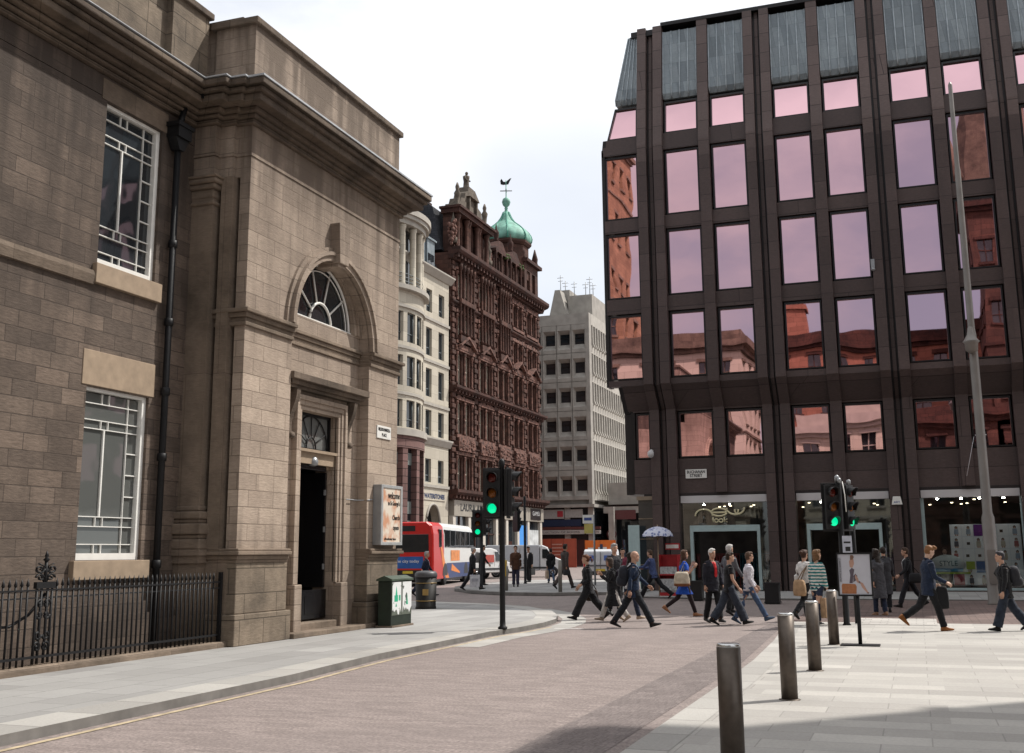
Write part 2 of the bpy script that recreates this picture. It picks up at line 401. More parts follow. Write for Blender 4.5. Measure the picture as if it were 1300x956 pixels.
# ------------------------------------------------------------------ palette
M = {}
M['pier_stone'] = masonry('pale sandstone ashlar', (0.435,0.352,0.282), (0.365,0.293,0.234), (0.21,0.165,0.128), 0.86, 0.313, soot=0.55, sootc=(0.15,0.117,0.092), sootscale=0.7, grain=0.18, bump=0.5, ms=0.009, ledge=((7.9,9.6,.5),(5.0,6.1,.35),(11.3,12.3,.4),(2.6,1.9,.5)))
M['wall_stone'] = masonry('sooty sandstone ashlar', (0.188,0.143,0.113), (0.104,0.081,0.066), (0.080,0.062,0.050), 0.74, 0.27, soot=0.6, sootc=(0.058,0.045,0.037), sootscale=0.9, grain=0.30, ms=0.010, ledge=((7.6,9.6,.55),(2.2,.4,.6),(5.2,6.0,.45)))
M['mould_stone'] = masonry('weathered sandstone moulding', (0.235,0.183,0.140), (0.19,0.147,0.112), (0.13,0.10,0.077), 1.3, 5.0, soot=0.75, sootc=(0.05,0.04,0.03), sootscale=0.9, grain=0.15, ms=0.006)
M['dark_stone'] = masonry('soot stained cornice stone', (0.17,0.132,0.10), (0.13,0.10,0.078), (0.07,0.055,0.04), 1.1, 0.5, soot=0.8, sootc=(0.028,0.023,0.019), sootscale=0.9, grain=0.18, ms=0.007)
M['clean_stone'] = flat('replaced pale sandstone', (0.31,0.235,0.165), 0.85, var=0.14, scale=5, bump=0.2)
M['white_paint'] = flat('white window paint', (0.74,0.73,0.69), 0.45, var=0.05)
M['plinth_stone'] = masonry('grimy plinth stone', (0.25,0.20,0.15), (0.19,0.152,0.115), (0.10,0.08,0.06), 1.1, 0.46, soot=0.75, sootc=(0.055,0.045,0.036), sootscale=1.0, grain=0.2)
M['glass_mid'] = window_glass('window glass with grey interior', (0.10,0.105,0.10), 0.6)
M['glass_pale'] = window_glass('pale window glass', (0.21,0.20,0.175), 0.5)  # paler glass tone for part of the red building's panes
M['black_iron'] = flat('black painted iron', (0.008,0.008,0.009), 0.55, var=0.2, scale=14, spec=0.3)
M['black_door'] = flat('black gloss door', (0.006,0.006,0.007), 0.25, var=0.1)
M['glass_dark'] = window_glass('dark window glass', (0.022,0.026,0.030), 0.7)
M['glass_room'] = window_glass('window glass over a pale blind', (0.16,0.165,0.16), 0.6)
M['lead'] = flat('grey lead flashing', (0.42,0.44,0.46), 0.5, var=0.12, scale=3)
M['grey_metal'] = flat('grey metal', (0.30,0.31,0.32), 0.4, metal=0.4, var=0.08)
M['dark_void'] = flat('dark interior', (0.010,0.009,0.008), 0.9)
M['cream'] = masonry('cream stone cladding', (0.475,0.435,0.36), (0.43,0.395,0.325), (0.26,0.235,0.19), 1.2, 0.75, soot=0.25, sootc=(0.34,0.31,0.26), grain=0.06, ms=0.012, bump=0.2)
M['cream_trim'] = flat('grey cream cornice', (0.34,0.315,0.275), 0.8, var=0.12, scale=1.5)
M['pinkstone'] = masonry('dusky pink rusticated stone', (0.20,0.115,0.105), (0.17,0.10,0.09), (0.05,0.03,0.028), 3.0, 0.55, soot=0.3, ms=0.03, bump=0.8)
M['red'] = masonry('red sandstone', (0.115,0.055,0.041), (0.068,0.036,0.028), (0.045,0.023,0.018), 0.9, 0.4, soot=0.8, sootc=(0.024,0.013,0.011), sootscale=0.45, grain=0.18, streak=0.9, ms=0.015)
M['red_dark'] = masonry('sooty red sandstone trim', (0.085,0.038,0.029), (0.06,0.028,0.022), (0.03,0.015,0.012), 0.7, 0.4, soot=0.85, sootc=(0.016,0.011,0.010), sootscale=0.8, grain=0.25, ms=0.015)
M['red_carve'] = flat('carved red sandstone', (0.125,0.062,0.047), 0.9, var=0.75, scale=3.2, bump=1.0)
M['statue_stone'] = flat('weathered brown stone', (0.11,0.09,0.07), 0.9, var=0.4, scale=3, bump=0.5)
M['slate'] = masonry('dark slate roofing', (0.035,0.038,0.045), (0.05,0.052,0.06), (0.012,0.012,0.014), 0.35, 0.22, soot=0.3, ms=0.012)
M['copper'] = flat('green verdigris copper', (0.165,0.355,0.28), 0.65, var=0.4, scale=1.6, bump=0.1)
M['copper_rib'] = flat('dark verdigris copper seam', (0.06,0.26,0.19), 0.6, var=0.25, scale=2)
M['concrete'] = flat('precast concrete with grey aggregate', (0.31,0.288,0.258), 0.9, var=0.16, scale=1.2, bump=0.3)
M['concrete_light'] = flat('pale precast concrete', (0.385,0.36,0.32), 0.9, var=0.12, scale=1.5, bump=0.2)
M['granite'] = masonry('polished brown granite panels', (0.092,0.067,0.063), (0.074,0.054,0.051), (0.02,0.014,0.014), 6.0, 1.12, rough=0.42, soot=0.55, sootc=(0.055,0.042,0.040), grain=0.25, ms=0.012, bump=0.25, streak=1.0)
M['granite_light'] = masonry('lighter weathered granite panels', (0.145,0.109,0.102), (0.115,0.087,0.082), (0.035,0.026,0.025), 6.0, 0.9, rough=0.55, soot=0.4, sootc=(0.075,0.058,0.055), grain=0.2, ms=0.014, bump=0.25, streak=1.0)
M['granite_dark'] = flat('black granite joint', (0.022,0.017,0.017), 0.4, var=0.2)
M['frame_dark'] = flat('dark bronze frame', (0.012,0.010,0.010), 0.35)
M['pink_glass'] = mirror_glass('pink solar mirror glass', (0.87,0.545,0.585), 0.012, 0.006, 0.5)
M['zinc'] = masonry('blue grey zinc sheet', (0.285,0.33,0.355), (0.185,0.22,0.245), (0.15,0.18,0.20), 0.36, 0.95, rough=0.5, soot=0.45, sootc=(0.12,0.145,0.16), sootscale=1.2, grain=0.12, ms=0.008, bump=0.15)
M['zinc_seam'] = flat('zinc standing seam', (0.34,0.385,0.41), 0.5, metal=0.2, var=0.2)
M['fascia'] = flat('off white fascia board', (0.52,0.50,0.50), 0.5, var=0.06, scale=1)
M['teal_frame'] = flat('pale aqua door frame', (0.36,0.46,0.46), 0.35, var=0.06)
M['shop_glass'] = clear_glass('shop window glass', (0.90,0.95,0.94), 0.035)
M['shop_glass_b'] = clear_glass('reflective shop glass', (0.80,0.86,0.85), 0.09)
M['road'] = masonry('reddish granite road setts', (0.255,0.213,0.198), (0.232,0.194,0.181), (0.218,0.182,0.171), 0.16, 0.09, 'ground', rough=0.85, soot=0.55, sootc=(0.165,0.138,0.13), sootscale=0.35, streak=1.0, stretch=(1.3, 0.07, 1), grain=0.55, ms=0.008, bump=0.12)
M['road_dark'] = masonry('darker drainage setts', (0.195,0.165,0.157), (0.175,0.148,0.141), (0.155,0.13,0.125), 0.11, 0.22, 'ground', rough=0.85, soot=0.3, sootc=(0.15,0.128,0.122), grain=0.45, ms=0.008)
M['slab'] = masonry('pale grey paving slabs', (0.33,0.325,0.315), (0.285,0.28,0.272), (0.17,0.165,0.16), 0.9, 0.6, 'groundT', rough=0.8, soot=0.3, sootc=(0.22,0.215,0.205), sootscale=0.6, grain=0.08, ms=0.008, bump=0.15)
M['slab_white'] = masonry('whitish granite paving slabs', (0.415,0.397,0.368), (0.355,0.34,0.317), (0.29,0.277,0.258), 1.05, 0.47, 'ground', rough=0.8, soot=0.4, sootc=(0.27,0.258,0.243), sootscale=0.9, grain=0.12, ms=0.008, bump=0.15)
M['kerb'] = masonry('granite kerb stone', (0.40,0.385,0.36), (0.35,0.34,0.32), (0.18,0.17,0.16), 9.0, 0.9, 'ground', rough=0.8, soot=0.3, sootc=(0.22,0.21,0.195), grain=0.12, ms=0.01)
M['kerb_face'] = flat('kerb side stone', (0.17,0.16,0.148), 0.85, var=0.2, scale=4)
M['pavers'] = masonry('brown red paver bricks', (0.185,0.13,0.115), (0.135,0.10,0.092), (0.075,0.06,0.055), 0.42, 0.21, 'ground', rough=0.8, soot=0.35, sootc=(0.10,0.08,0.075), grain=0.15, ms=0.012)
M['tactile'] = masonry('blister tactile paving', (0.46,0.44,0.41), (0.42,0.40,0.375), (0.28,0.265,0.25), 0.4, 0.4, 'ground', rough=0.8, soot=0.2, grain=0.06, ms=0.01)
M['yellow_line'] = flat('worn yellow road paint', (0.40,0.325,0.215), 0.8, var=0.3, scale=6)
M['white_line'] = flat('worn white road paint', (0.62,0.60,0.57), 0.8, var=0.25, scale=6)

# ------------------------------------------------------------------ ground
gm = MB()
ys = [-1500, 31, 43, 1500]
for i in range(3):
    gm.quad((-1500, ys[i], grnd(ys[i])), (1500, ys[i], grnd(ys[i])), (1500, ys[i+1], grnd(ys[i+1])), (-1500, ys[i+1], grnd(ys[i+1])))
structure(gm.build('road', M['road']))
kl = [(-8.0,-20),(-8.05,5),(-8.24,13.84),(-8.37,15.17),(-8.52,17.03),(-8.55,19.74),(-8.6,22.36),(-8.44,23.85),(-8.43,25.46),(-8.6,26.93),(-9.04,28.5),(-9.89,30.61),(-11.26,32.52),(-12.97,33.64),(-15.35,34.6),(-17.64,35.3),(-40,36.0)]
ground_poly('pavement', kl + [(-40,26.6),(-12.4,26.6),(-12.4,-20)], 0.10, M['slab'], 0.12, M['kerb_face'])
def offset(pts, d):
    out = []
    for i, p in enumerate(pts):
        a = Vector(pts[max(i-1,0)]); b = Vector(pts[min(i+1,len(pts)-1)]); t = (b - a).normalized(); n = Vector((-t.y, t.x))
        out.append((p[0] + n.x*d, p[1] + n.y*d))
    return out
ks = kl[:-1]
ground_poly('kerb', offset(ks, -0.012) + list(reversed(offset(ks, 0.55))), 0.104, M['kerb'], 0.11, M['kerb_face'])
ring = [(-8.05,13.51),(-7.95,15.78),(-8.0,20.05),(-7.75,23.29),(-7.71,25.35),(-8.19,27.34),(-9.01,29.61),(-10.14,31.4)]
for k, (d0, d1) in enumerate(((0.16, 0.24),)):
    ground_poly('road_marking', offset(kl[1:9], -d0) + list(reversed(offset(kl[1:9], -d1))), 0.006, M['yellow_line'])
ground_poly('road_marking', offset(kl[5:13], -0.75) + list(reversed(offset(kl[5:13], -0.13))), 0.005, M['kerb'])
ground_poly('road_marking', [(-8.0,24.9),(-7.3,24.9),(-7.3,25.02),(-8.0,25.02)], 0.008, M['white_line'])
isl = [(-12.0,40.9),(-12.98,40.3),(-14.98,40.54),(-16.69,41.57),(-18.3,43.6),(-19.42,46.31),(-19.9,48.5),(-20.2,51),(-20.3,56.5),(-19.6,58),(-12,58.6),(-9.9,58.6),(-9.9,41.5)]
ground_poly('pavement', isl, 0.115, M['slab'], 0.13, M['kerb_face'])
ground_poly('kerb', offset(isl[:9], 0.02) + list(reversed(offset(isl[:9], -0.3))), 0.119, M['kerb_face'], 0.1, M['kerb_face'])
rp = [(-2.5,-20),(-2.5,15.47),(-2.54,18.38),(-2.7,22.36),(-3.0,27.0),(-3.07,28.3),(40,28.3),(40,-20)]
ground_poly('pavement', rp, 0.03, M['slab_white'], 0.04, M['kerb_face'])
ground_poly('kerb', [(-2.53,-20),(-2.53,15.47),(-2.57,18.38),(-2.73,22.36),(-3.05,27.2),(-2.7,27.2),(-2.38,22.36),(-2.2,18.38),(-2.15,15.47),(-2.15,-20)], 0.034, M['kerb'])
ground_poly('road_marking', [(-3.5,-20),(-3.5,24.8),(-3.45,29.6),(-3.05,29.6),(-3.1,27.2),(-2.9,22.36),(-2.72,18),(-2.7,-20)], 0.004, M['road_dark'])
tp = MB()
ground_poly('pavement', [(-1.5,27.5),(0.3,27.5),(0.3,30.0),(-1.5,30.0)], 0.036, M['tactile'])
ground_poly('pavement', [(-3.07,28.3),(40,28.3),(40,38.6),(-3.0,38.6)], 0.024, M['pavers'])
ground_poly('pavement', [(-9.9,39.6),(-7.0,38.6),(40,38.6),(40,44.4),(-9.9,44.4)], 0.06, M['slab'], 0.05, M['kerb_face'])
# ------------------------------------------------------------------ sandstone building on the left
bank = thing('stone_building', (-14, 18, 0.1), 'brown sandstone building with arched corner entrance and black railings in front', 'building')
XW, XP = -12.9, -11.75          # window wall plane, entrance pier plane
XR = -12.03                      # recess plane behind the arch
Y0, Y1 = 17.65, 24.33            # pier extent
def win(parent, y0, y1, z0, z1, x, upper):
    """tall sash window with leaded glazing pattern, in wall facing +X"""
    f = MB()
    t = 0.055
    f.box(x-0.20, x-0.06, y0, y0+t, z0, z1); f.box(x-0.20, x-0.06, y1-0.10, y1, z0, z1)
    f.box(x-0.20, x-0.06, y0+t, y1-0.10, z1-t, z1); f.box(x-0.20, x-0.055, y0+t, y1-0.10, z0, z0+0.11)
    o = f.build('window', M['white_paint'], parent)
    b = MB(); a, c = y0+t, y1-0.10; H = z1-z0-0.185; B = z0+0.11; W = c-a
    def hbar(z, ya=a, yb=c, th=0.015): b.box(x-0.175, x-0.115, ya, yb, z-th/2, z+th/2)
    def vbar(y, za, zb, th=0.014): b.box(x-0.173, x-0.117, y-th/2, y+th/2, za, zb)
    ys_ = a + W*0.80
    for fr in (0.055, 0.165, 0.225, 0.775, 0.83, 0.935): hbar(B+H*fr)
    vbar(ys_, B, B+H)
    m1 = a + W*0.40
    vbar(m1, B+H*0.225, B+H*0.775, 0.034)
    for (q0, q1) in ((0, .055), (.165, .225), (.775, .83), (.935, 1.0)):
        vbar(m1-0.09, B+H*q0, B+H*q1); vbar(m1+0.09, B+H*q0, B+H*q1)
    for q in (0.36, 0.5, 0.64): hbar(B+H*q, ys_, c, 0.02)
    b.build('glazing_bars', M['white_paint'], o)
    g = MB(); g.quad((x-0.15,a,B),(x-0.15,c,B),(x-0.15,c,B+H),(x-0.15,a,B+H))
    g.build('pane', M['glass_dark'] if upper else M['glass_mid'], o)
    return o
wins = [(14.80,16.42,1.66,4.53),(14.86,16.40,6.66,9.60),(10.6,12.2,1.66,4.53),(10.6,12.2,6.66,9.60),(6.4,8.0,1.66,4.53),(6.4,8.0,6.66,9.60)]
b = MB()
b.wall('x', XW, 1, 3.0, 17.45, -1.5, 9.66, wins, 0.22)
b.box(-30, XW-0.6, 3.0, 24.3, -1.5, 10.9)     # core behind the facades
b.wall('y', 3.0, -1, -30, XW, -1.5, 12.4)
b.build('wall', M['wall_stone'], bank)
gl = MB()
for (a,c,d,e) in wins[:0]: pass
for i, (a,c,d,e) in enumerate(wins): win(bank, a, c, d, e, XW, i % 2 == 1)
s = MB()
for (a,c,d,e) in wins[:6:2]:
    s.box(XW-0.1, XW+0.015, a-0.13, c+0.13, e+0.02, e+0.62)          # lintel
    s.box(XW-0.2, XW+0.10, a-0.14, c+0.14, d-0.32, d-0.01)           # sill
for (a,c,d,e) in wins[1:6:2]:
    s.box(XW-0.2, XW+0.09, a-0.10, c+0.12, d-0.36, d-0.01)
s.build('window_surround', M['clean_stone'], bank, bevel=0.01)
s = MB()
for (a,c,d,e) in wins[1:6:2]:
    s.box(XW-0.1, XW+0.012, a-0.14, c+0.14, e+0.02, e+0.40)
prev = 3.0
for (a,c,d,e) in sorted(wins[1:6:2]):
    s.prism([(XW-.05,6.24),(XW+.055,6.26),(XW+.075,6.42),(XW+.055,6.50),(XW-.05,6.53)], 'y', prev, a-0.10-0.003); prev = c+0.123
s.build('string_course', M['mould_stone'], bank)
s = MB(); s.box(XW-0.05, XW+0.10, 3.0, 17.44, -1.5, 0.75); s.box(XW-.04, XW+.06, 3, 17.43, .75, .95)
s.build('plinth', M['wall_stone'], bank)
# stepped return with pilaster
b = MB()
def ret(x0, x1, y, z0, z1): b.box(x0, x1, y, Y0+0.5, z0, z1)
ret(XW-0.4, -12.42, 17.40, 1.83, 9.0); b.box(XW-.3, -12.38, 17.36, 18.0, -0.5, 1.58); b.box(XW-.3, -12.30, 17.28, 18.0, 1.72, 1.83); b.box(XW-.3, -12.34, 17.32, 18.0, 1.58, 1.72); b.box(XW-.3,-12.33,17.31,18.0,-.5,.66)
b.box(-12.32, -12.06, 17.52, 18.2, 1.83, 9.0); b.box(-12.5, -11.95, 17.86, 18.2, 1.83, 9.0); b.box(-12.40, -11.9, 17.60, 18.2, -.5, 1.58)
b.build('pilaster', M['mould_stone'], bank)
s = MB()
def mould(x0, x1, y, prof):
    """profile (projection, z) swept round a block whose front faces -Y and +X"""
    rings = []
    pass
for (p, z0, z1) in ((0.12,1.83,2.02),(0.09,2.02,2.10),(0.14,2.10,2.30),(0.07,2.30,2.38),(0.10,2.38,2.52),(0.03,2.52,2.62)):
    s.box(XW-0.3, -12.42+p, 17.40-p, 18.0, z0, z1)
for (p, z0, z1) in ((0.04,8.42,8.50),(0.02,8.56,8.74),(0.08,8.74,8.84),(0.13,8.84,8.94),(0.16,8.94,9.0)):
    s.box(XW-0.3, -12.42+p, 17.40-p, 18.0, z0, z1)
s.build('pilaster_moulding', M['mould_stone'], bank, bevel=0.03)
# entrance pier: front face with arched opening
YA, YB = 19.36, 22.80; YC = (YA+YB)/2; RA = (YB-YA)/2; ZS = 6.36
b = MB()
b.wall('x', XP, 1, Y0, YA, 0.66, 9.0); b.wall('x', XP, 1, YB, Y1, 0.66, 9.0)
nA = 40
arc = [(YC - RA*math.cos(PI*i/nA), ZS + RA*math.sin(PI*i/nA)) for i in range(nA+1)]
for i in range(nA):
    (ya, za), (yb, zb) = arc[i], arc[i+1]
    b.quad((XP,ya,za),(XP,yb,zb),(XP,yb,9.0),(XP,ya,9.0))
    b.quad((XP,yb,zb),(XP,ya,za),(XR,ya,za),(XR,yb,zb))
b.quad((XP,YA,0.1),(XR,YA,0.1),(XR,YA,ZS),(XP,YA,ZS)); b.quad((XR,YB,0.1),(XP,YB,0.1),(XP,YB,ZS),(XR,YB,ZS))
# left return of the pier (faces the camera) and right return
b.wall('y', Y0, -1, -11.98, XP, 0.66, 9.0); b.wall('x', -11.98, -1, Y0, 18.1, 0.66, 9.0); b.wall('y', Y1, 1, -20, XP, -0.5, 9.0)
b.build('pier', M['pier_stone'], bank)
# recess: wall behind with door opening + lunette
DY0, DY1, DZ0, DZ1 = 20.22, 21.80, 0.34, 4.72
LZ, LR = 6.72, 1.38
b = MB()
b.wall('x', XR, 1, YA, DY0, 0.1, LZ); b.wall('x', XR, 1, DY1, YB, 0.1, LZ); b.wall('x', XR, 1, DY0, DY1, DZ1, LZ)
lun = [(YC - LR*math.cos(PI*i/nA), LZ + LR*math.sin(PI*i/nA)) for i in range(nA+1)]
lout = [(YC - RA*math.cos(PI*i/nA), ZS + (RA+0.02)*math.sin(PI*i/nA)) for i in range(nA+1)]
for i in range(nA):
    b.quad((XR,lun[i][0],lun[i][1]),(XR,lun[i+1][0],lun[i+1][1]),(XR,lout[i+1][0],lout[i+1][1]),(XR,lout[i][0],lout[i][1]))
    b.quad((XR,lun[i+1][0],lun[i+1][1]),(XR,lun[i][0],lun[i][1]),(XR-0.4,lun[i][0],lun[i][1]),(XR-0.4,lun[i+1][0],lun[i+1][1]))
b.quad((XR,YC-LR,LZ),(XR,YC+LR,LZ),(XR-0.4,YC+LR,LZ),(XR-0.4,YC-LR,LZ))
b.quad((XR,DY0,DZ1),(XR,DY1,DZ1),(XR-0.5,DY1,DZ1),(XR-0.5,DY0,DZ1))
b.quad((XR,DY1,0.1),(XR,DY1,DZ1),(XR-0.5,DY1,DZ1),(XR-0.5,DY1,0.1)); b.quad((XR,DY0,0.1),(XR-0.5,DY0,0.1),(XR-0.5,DY0,DZ1),(XR,DY0,DZ1))
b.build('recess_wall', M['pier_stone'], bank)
# archivolt mouldings
s = MB()
for (r0, r1, px) in ((RA, RA+0.12, 0.10), (RA+0.12, RA+0.20, 0.15), (RA+0.20, RA+0.30, 0.06)):
    rings = []
    for i in range(nA+1):
        a = PI*i/nA; c_, s_ = -math.cos(a), math.sin(a)
        rings.append([(XP-0.03, YC+r0*c_, ZS+r0*s_), (XP+px, YC+r0*c_, ZS+r0*s_), (XP+px, YC+r1*c_, ZS+r1*s_), (XP-0.03, YC+r1*c_, ZS+r1*s_)])
    s.loft(rings, smooth=False)
for (r0, r1, px) in ((LR+0.02, LR+0.14, 0.05), (LR+0.14, LR+0.2, 0.09)):
    rings = []
    for i in range(nA+1):
        a = PI*i/nA; c_, s_ = -math.cos(a), math.sin(a)
        rings.append([(XR-0.03, YC+r0*c_, LZ+r0*s_), (XR+px, YC+r0*c_, LZ+r0*s_), (XR+px, YC+r1*c_, LZ+r1*s_), (XR-0.03, YC+r1*c_, LZ+r1*s_)])
    s.loft(rings, smooth=False)
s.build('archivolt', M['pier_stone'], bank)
s = MB(); s.prism([(YC-0.20,8.02),(YC+0.20,8.02),(YC+0.26,8.93),(YC-0.26,8.93)], 'x', XP-0.5, XP+0.24); s.prism([(YC-0.17,7.95),(YC+0.17,7.95),(YC+0.18,8.02),(YC-0.18,8.02)], 'x', XP-0.45, XP+0.18)
s.build('keystone', M['pier_stone'], bank, bevel=0.015)
# string course at spring of the arch + base band
s = MB()
SP = ((0.05,6.02,6.10),(0.03,6.10,6.18),(0.08,6.18,6.27),(0.14,6.27,6.35))
for (p, z0, z1) in SP:
    s.box(-12.6, XP+p, Y0-p, YA+.006, z0, z1); s.box(-12.6, XP+p, YB-.006, Y1+p, z0, z1)
    s.box(XR-0.1, XR+p*0.75, YA+0.009, YB-0.009, z0+0.03, z1+0.03)
s.build('impost_string', M['mould_stone'], bank, bevel=0.015)
s = MB()
for (p, z0, z1) in ((0.05,1.58,1.64),(0.08,1.64,1.72),(0.15,1.72,1.79),(0.12,1.79,1.84)):
    s.box(-12.9, XP+p, Y0-p, YA+.006, z0, z1); s.box(-12.6, XP+p, YB-.006, Y1+p, z0, z1)
s.build('dado_moulding', M['mould_stone'], bank, bevel=0.015)
s = MB()
s.box(-12.9, XP+0.085, Y0-0.10, YA+0.12, -0.1, 0.66); s.box(-12.5, XP+0.085, YB-0.10, Y1+0.09, -0.1, 0.66)
s.box(-12.9, XP+0.04, Y0-0.04, YA+.012, 0.66, 1.58); s.box(-12.5, XP+0.04, YB-.012, Y1+0.04, 0.66, 1.58)
s.build('plinth', M['plinth_stone'], bank, bevel=0.02)
s = MB()
s.box(XR-0.06, XR+0.19, DY0-0.33, DY0-0.035, 0.1, 1.12); s.box(XR-0.06, XR+0.19, DY1+0.035, DY1+0.33, 0.1, 1.12)
s.build('door_plinth_block', M['pier_stone'], bank, bevel=0.02)
# door architrave
s = MB()
for (o0, o1, px) in ((0.0,0.10,0.06),(0.10,0.20,0.09),(0.20,0.30,0.13)):
    s.box(XR-0.03, XR+px, DY0-o1, DY0-o0, 1.125, DZ1+o0); s.box(XR-0.03, XR+px, DY1+o0, DY1+o1, 1.125, DZ1+o0)
    s.box(XR-0.03, XR+px, DY0-o1, DY1+o1, DZ1+o0, DZ1+o1)
s.build('door_architrave', M['pier_stone'], bank, bevel=0.008)
# hood on scroll brackets
s = MB()
for (p, z0, z1) in ((0.20,5.10,5.17),(0.27,5.17,5.26),(0.36,5.26,5.40)):
    s.box(XR-0.05, XR+p, YA+0.0+(0.36-p), YB-0.1-(0.36-p), z0, z1)
s.box(XR-0.05, XR+0.10, DY0-0.3, DY1+0.3, 5.02, 5.10)
hood = s.build('door_hood', M['dark_stone'], bank, bevel=0.012)
for yc in (DY0-0.46, DY1+0.46):
    k = MB(); pr = []
    for i in range(13):
        t = i/12; pr.append((XR-0.02 + 0.07 + 0.20*(1-t)**1.6 + 0.03*math.sin(t*7), 5.095 - 1.0*t))
    poly = [(XR-0.05, 5.095)] + pr + [(XR-0.05, 4.095)]
    k.prism([(p[0], p[1]) for p in poly], 'y', yc-0.07, yc+0.07)
    k.lathe((XR+0.06, yc-0.09, 4.14), [(0.0,0),(0.075,0.0),(0.075,0.18),(0.0,0.18)], 12, axis='y')
    k.build('bracket', M['dark_stone'], hood)
# door, fanlight, lamp
s = MB(); s.box(XR-0.20, XR-0.14, DY0, DY1, 3.55, 3.62); s.box(XR-0.24, XR-0.02, DY0, DY1, 3.62, 3.86); s.box(XR-0.24, XR+0.05, DY0, DY1, 3.86, 3.92)
s.build('transom', M['clean_stone'], bank)
s = MB(); s.quad((XR-0.20,DY0,3.92),(XR-0.20,DY1,3.92),(XR-0.20,DY1,DZ1),(XR-0.20,DY0,DZ1))
fan = s.build('fanlight', M['glass_room'], bank)
s = MB(); yc = (DY0+DY1)/2
s.box(XR-0.20,XR-0.14,DY0,DY0+.05,3.92,DZ1); s.box(XR-0.20,XR-0.14,DY1-.05,DY1,3.92,DZ1); s.box(XR-0.20,XR-0.14,DY0,DY1,DZ1-.05,DZ1); s.box(XR-0.20,XR-0.14,DY0,DY1,3.92,3.97)
def arcbar(mb, x, yc, zc, ry, rz, t, n=24, a0=0, a1=PI):
    mb.tube([(x, yc - ry*math.cos(a0+(a1-a0)*i/n), zc + rz*math.sin(a0+(a1-a0)*i/n)) for i in range(n+1)], t, 6)
arcbar(s, XR-0.17, yc, 3.97, 0.70, 0.70, 0.018); arcbar(s, XR-0.17, yc, 3.97, 0.2, 0.24, 0.018)
for a in (30, 60, 90, 120, 150):
    c_, s_ = math.cos(rad(a)), math.sin(rad(a)); s.tube([(XR-.17, yc+.2*c_, 3.97+.24*s_), (XR-.17, yc+.70*c_, 3.97+.70*s_)], 0.012, 6)
s.build('glazing_bars', M['black_iron'], fan)
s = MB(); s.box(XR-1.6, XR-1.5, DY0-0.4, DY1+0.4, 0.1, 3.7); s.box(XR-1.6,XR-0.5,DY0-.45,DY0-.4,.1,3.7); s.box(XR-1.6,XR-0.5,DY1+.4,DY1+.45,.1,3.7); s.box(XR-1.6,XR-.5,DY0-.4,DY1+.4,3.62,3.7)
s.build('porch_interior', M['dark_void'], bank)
s = MB(); s.box(XR-0.44, XR-0.36, DY0, DY1, 0.34, 3.56)
s2 = MB(); s2.box(XR-0.85, XR-0.20, DY1-0.07, DY1-0.01, 1.02, 3.5)
d = s2.build('door', M['black_door'], bank, bevel=0.006)
s = MB(); s.box(XR-.97, XR-.93, DY1-.075, DY1-.03, .4, 3.5)
for z in (1.4, 2.2, 3.0): s.box(XR-.22, XR-.18, DY1-.1, DY1-.07, z, z+.12)
s.build('hinge', M['grey_metal'], d)
s = MB(); s.box(XR-0.24, XR-0.16, DY0, DY1, 0.38, 0.98)
for k_ in range(2): s.box(XR-0.162, XR-0.15, DY0+.08+k_*.6, DY0+.6+k_*.58, .48, .88)
s.build('door_gate', M['black_door'], bank, bevel=0.006)
s = MB(); s.box(XR-0.2, XR-0.1, yc-0.6, yc+0.6, 3.5, 3.62); s.build('door_head', M['black_door'], bank, bevel=0.03)
s = MB(); s.lathe((XR-0.05, yc-0.1, 3.60), [(0.05,-0.02),(0.10,0.0),(0.115,0.08),(0.08,0.16),(0.02,0.19)], 16); s.build('porch_lamp', M['grey_metal'], bank)
s = MB(); s.box(XR-0.5, XR+0.12, DY0-0.03, DY1+0.03, 0.1, 0.34); s.box(XR-0.5, XP+0.16, YA+0.13, YB+0.3, 0.06, 0.20)
s.build('doorstep', M['mould_stone'], bank, bevel=0.02)
# lunette window
s = MB(); s.add([(XR-0.11, YC, LZ)] + [(XR-0.11, p[0], p[1]) for p in lun], [(0, i+2, i+1) for i in range(nA)])
ln = s.build('lunette_window', M['glass_dark'], bank)
s = MB(); arcbar(s, XR-0.07, YC, LZ, LR-0.06, LR-0.06, 0.035, 32); arcbar(s, XR-0.06, YC, LZ, LR*0.34, LR*0.34, 0.032, 20); arcbar(s, XR-0.07, YC, LZ, LR*0.86, LR*0.86, 0.016, 32)
for a in (36, 72, 108, 144):
    c_, s_ = math.cos(rad(a)), math.sin(rad(a)); s.tube([(XR-.07, YC+LR*.34*c_, LZ+LR*.34*s_), (XR-.07, YC+LR*.93*c_, LZ+LR*.93*s_)], 0.022, 6)
s.box(XR-.10, XR-.03, YC-LR, YC+LR, LZ, LZ+.05)
s.build('glazing_bars', M['white_paint'], ln)
s = MB(); s.box(XR-0.4, XR+0.03, YA+0.004, YB-0.004, LZ-0.34, LZ-0.002); s.build('lunette_sill', M['pier_stone'], bank)
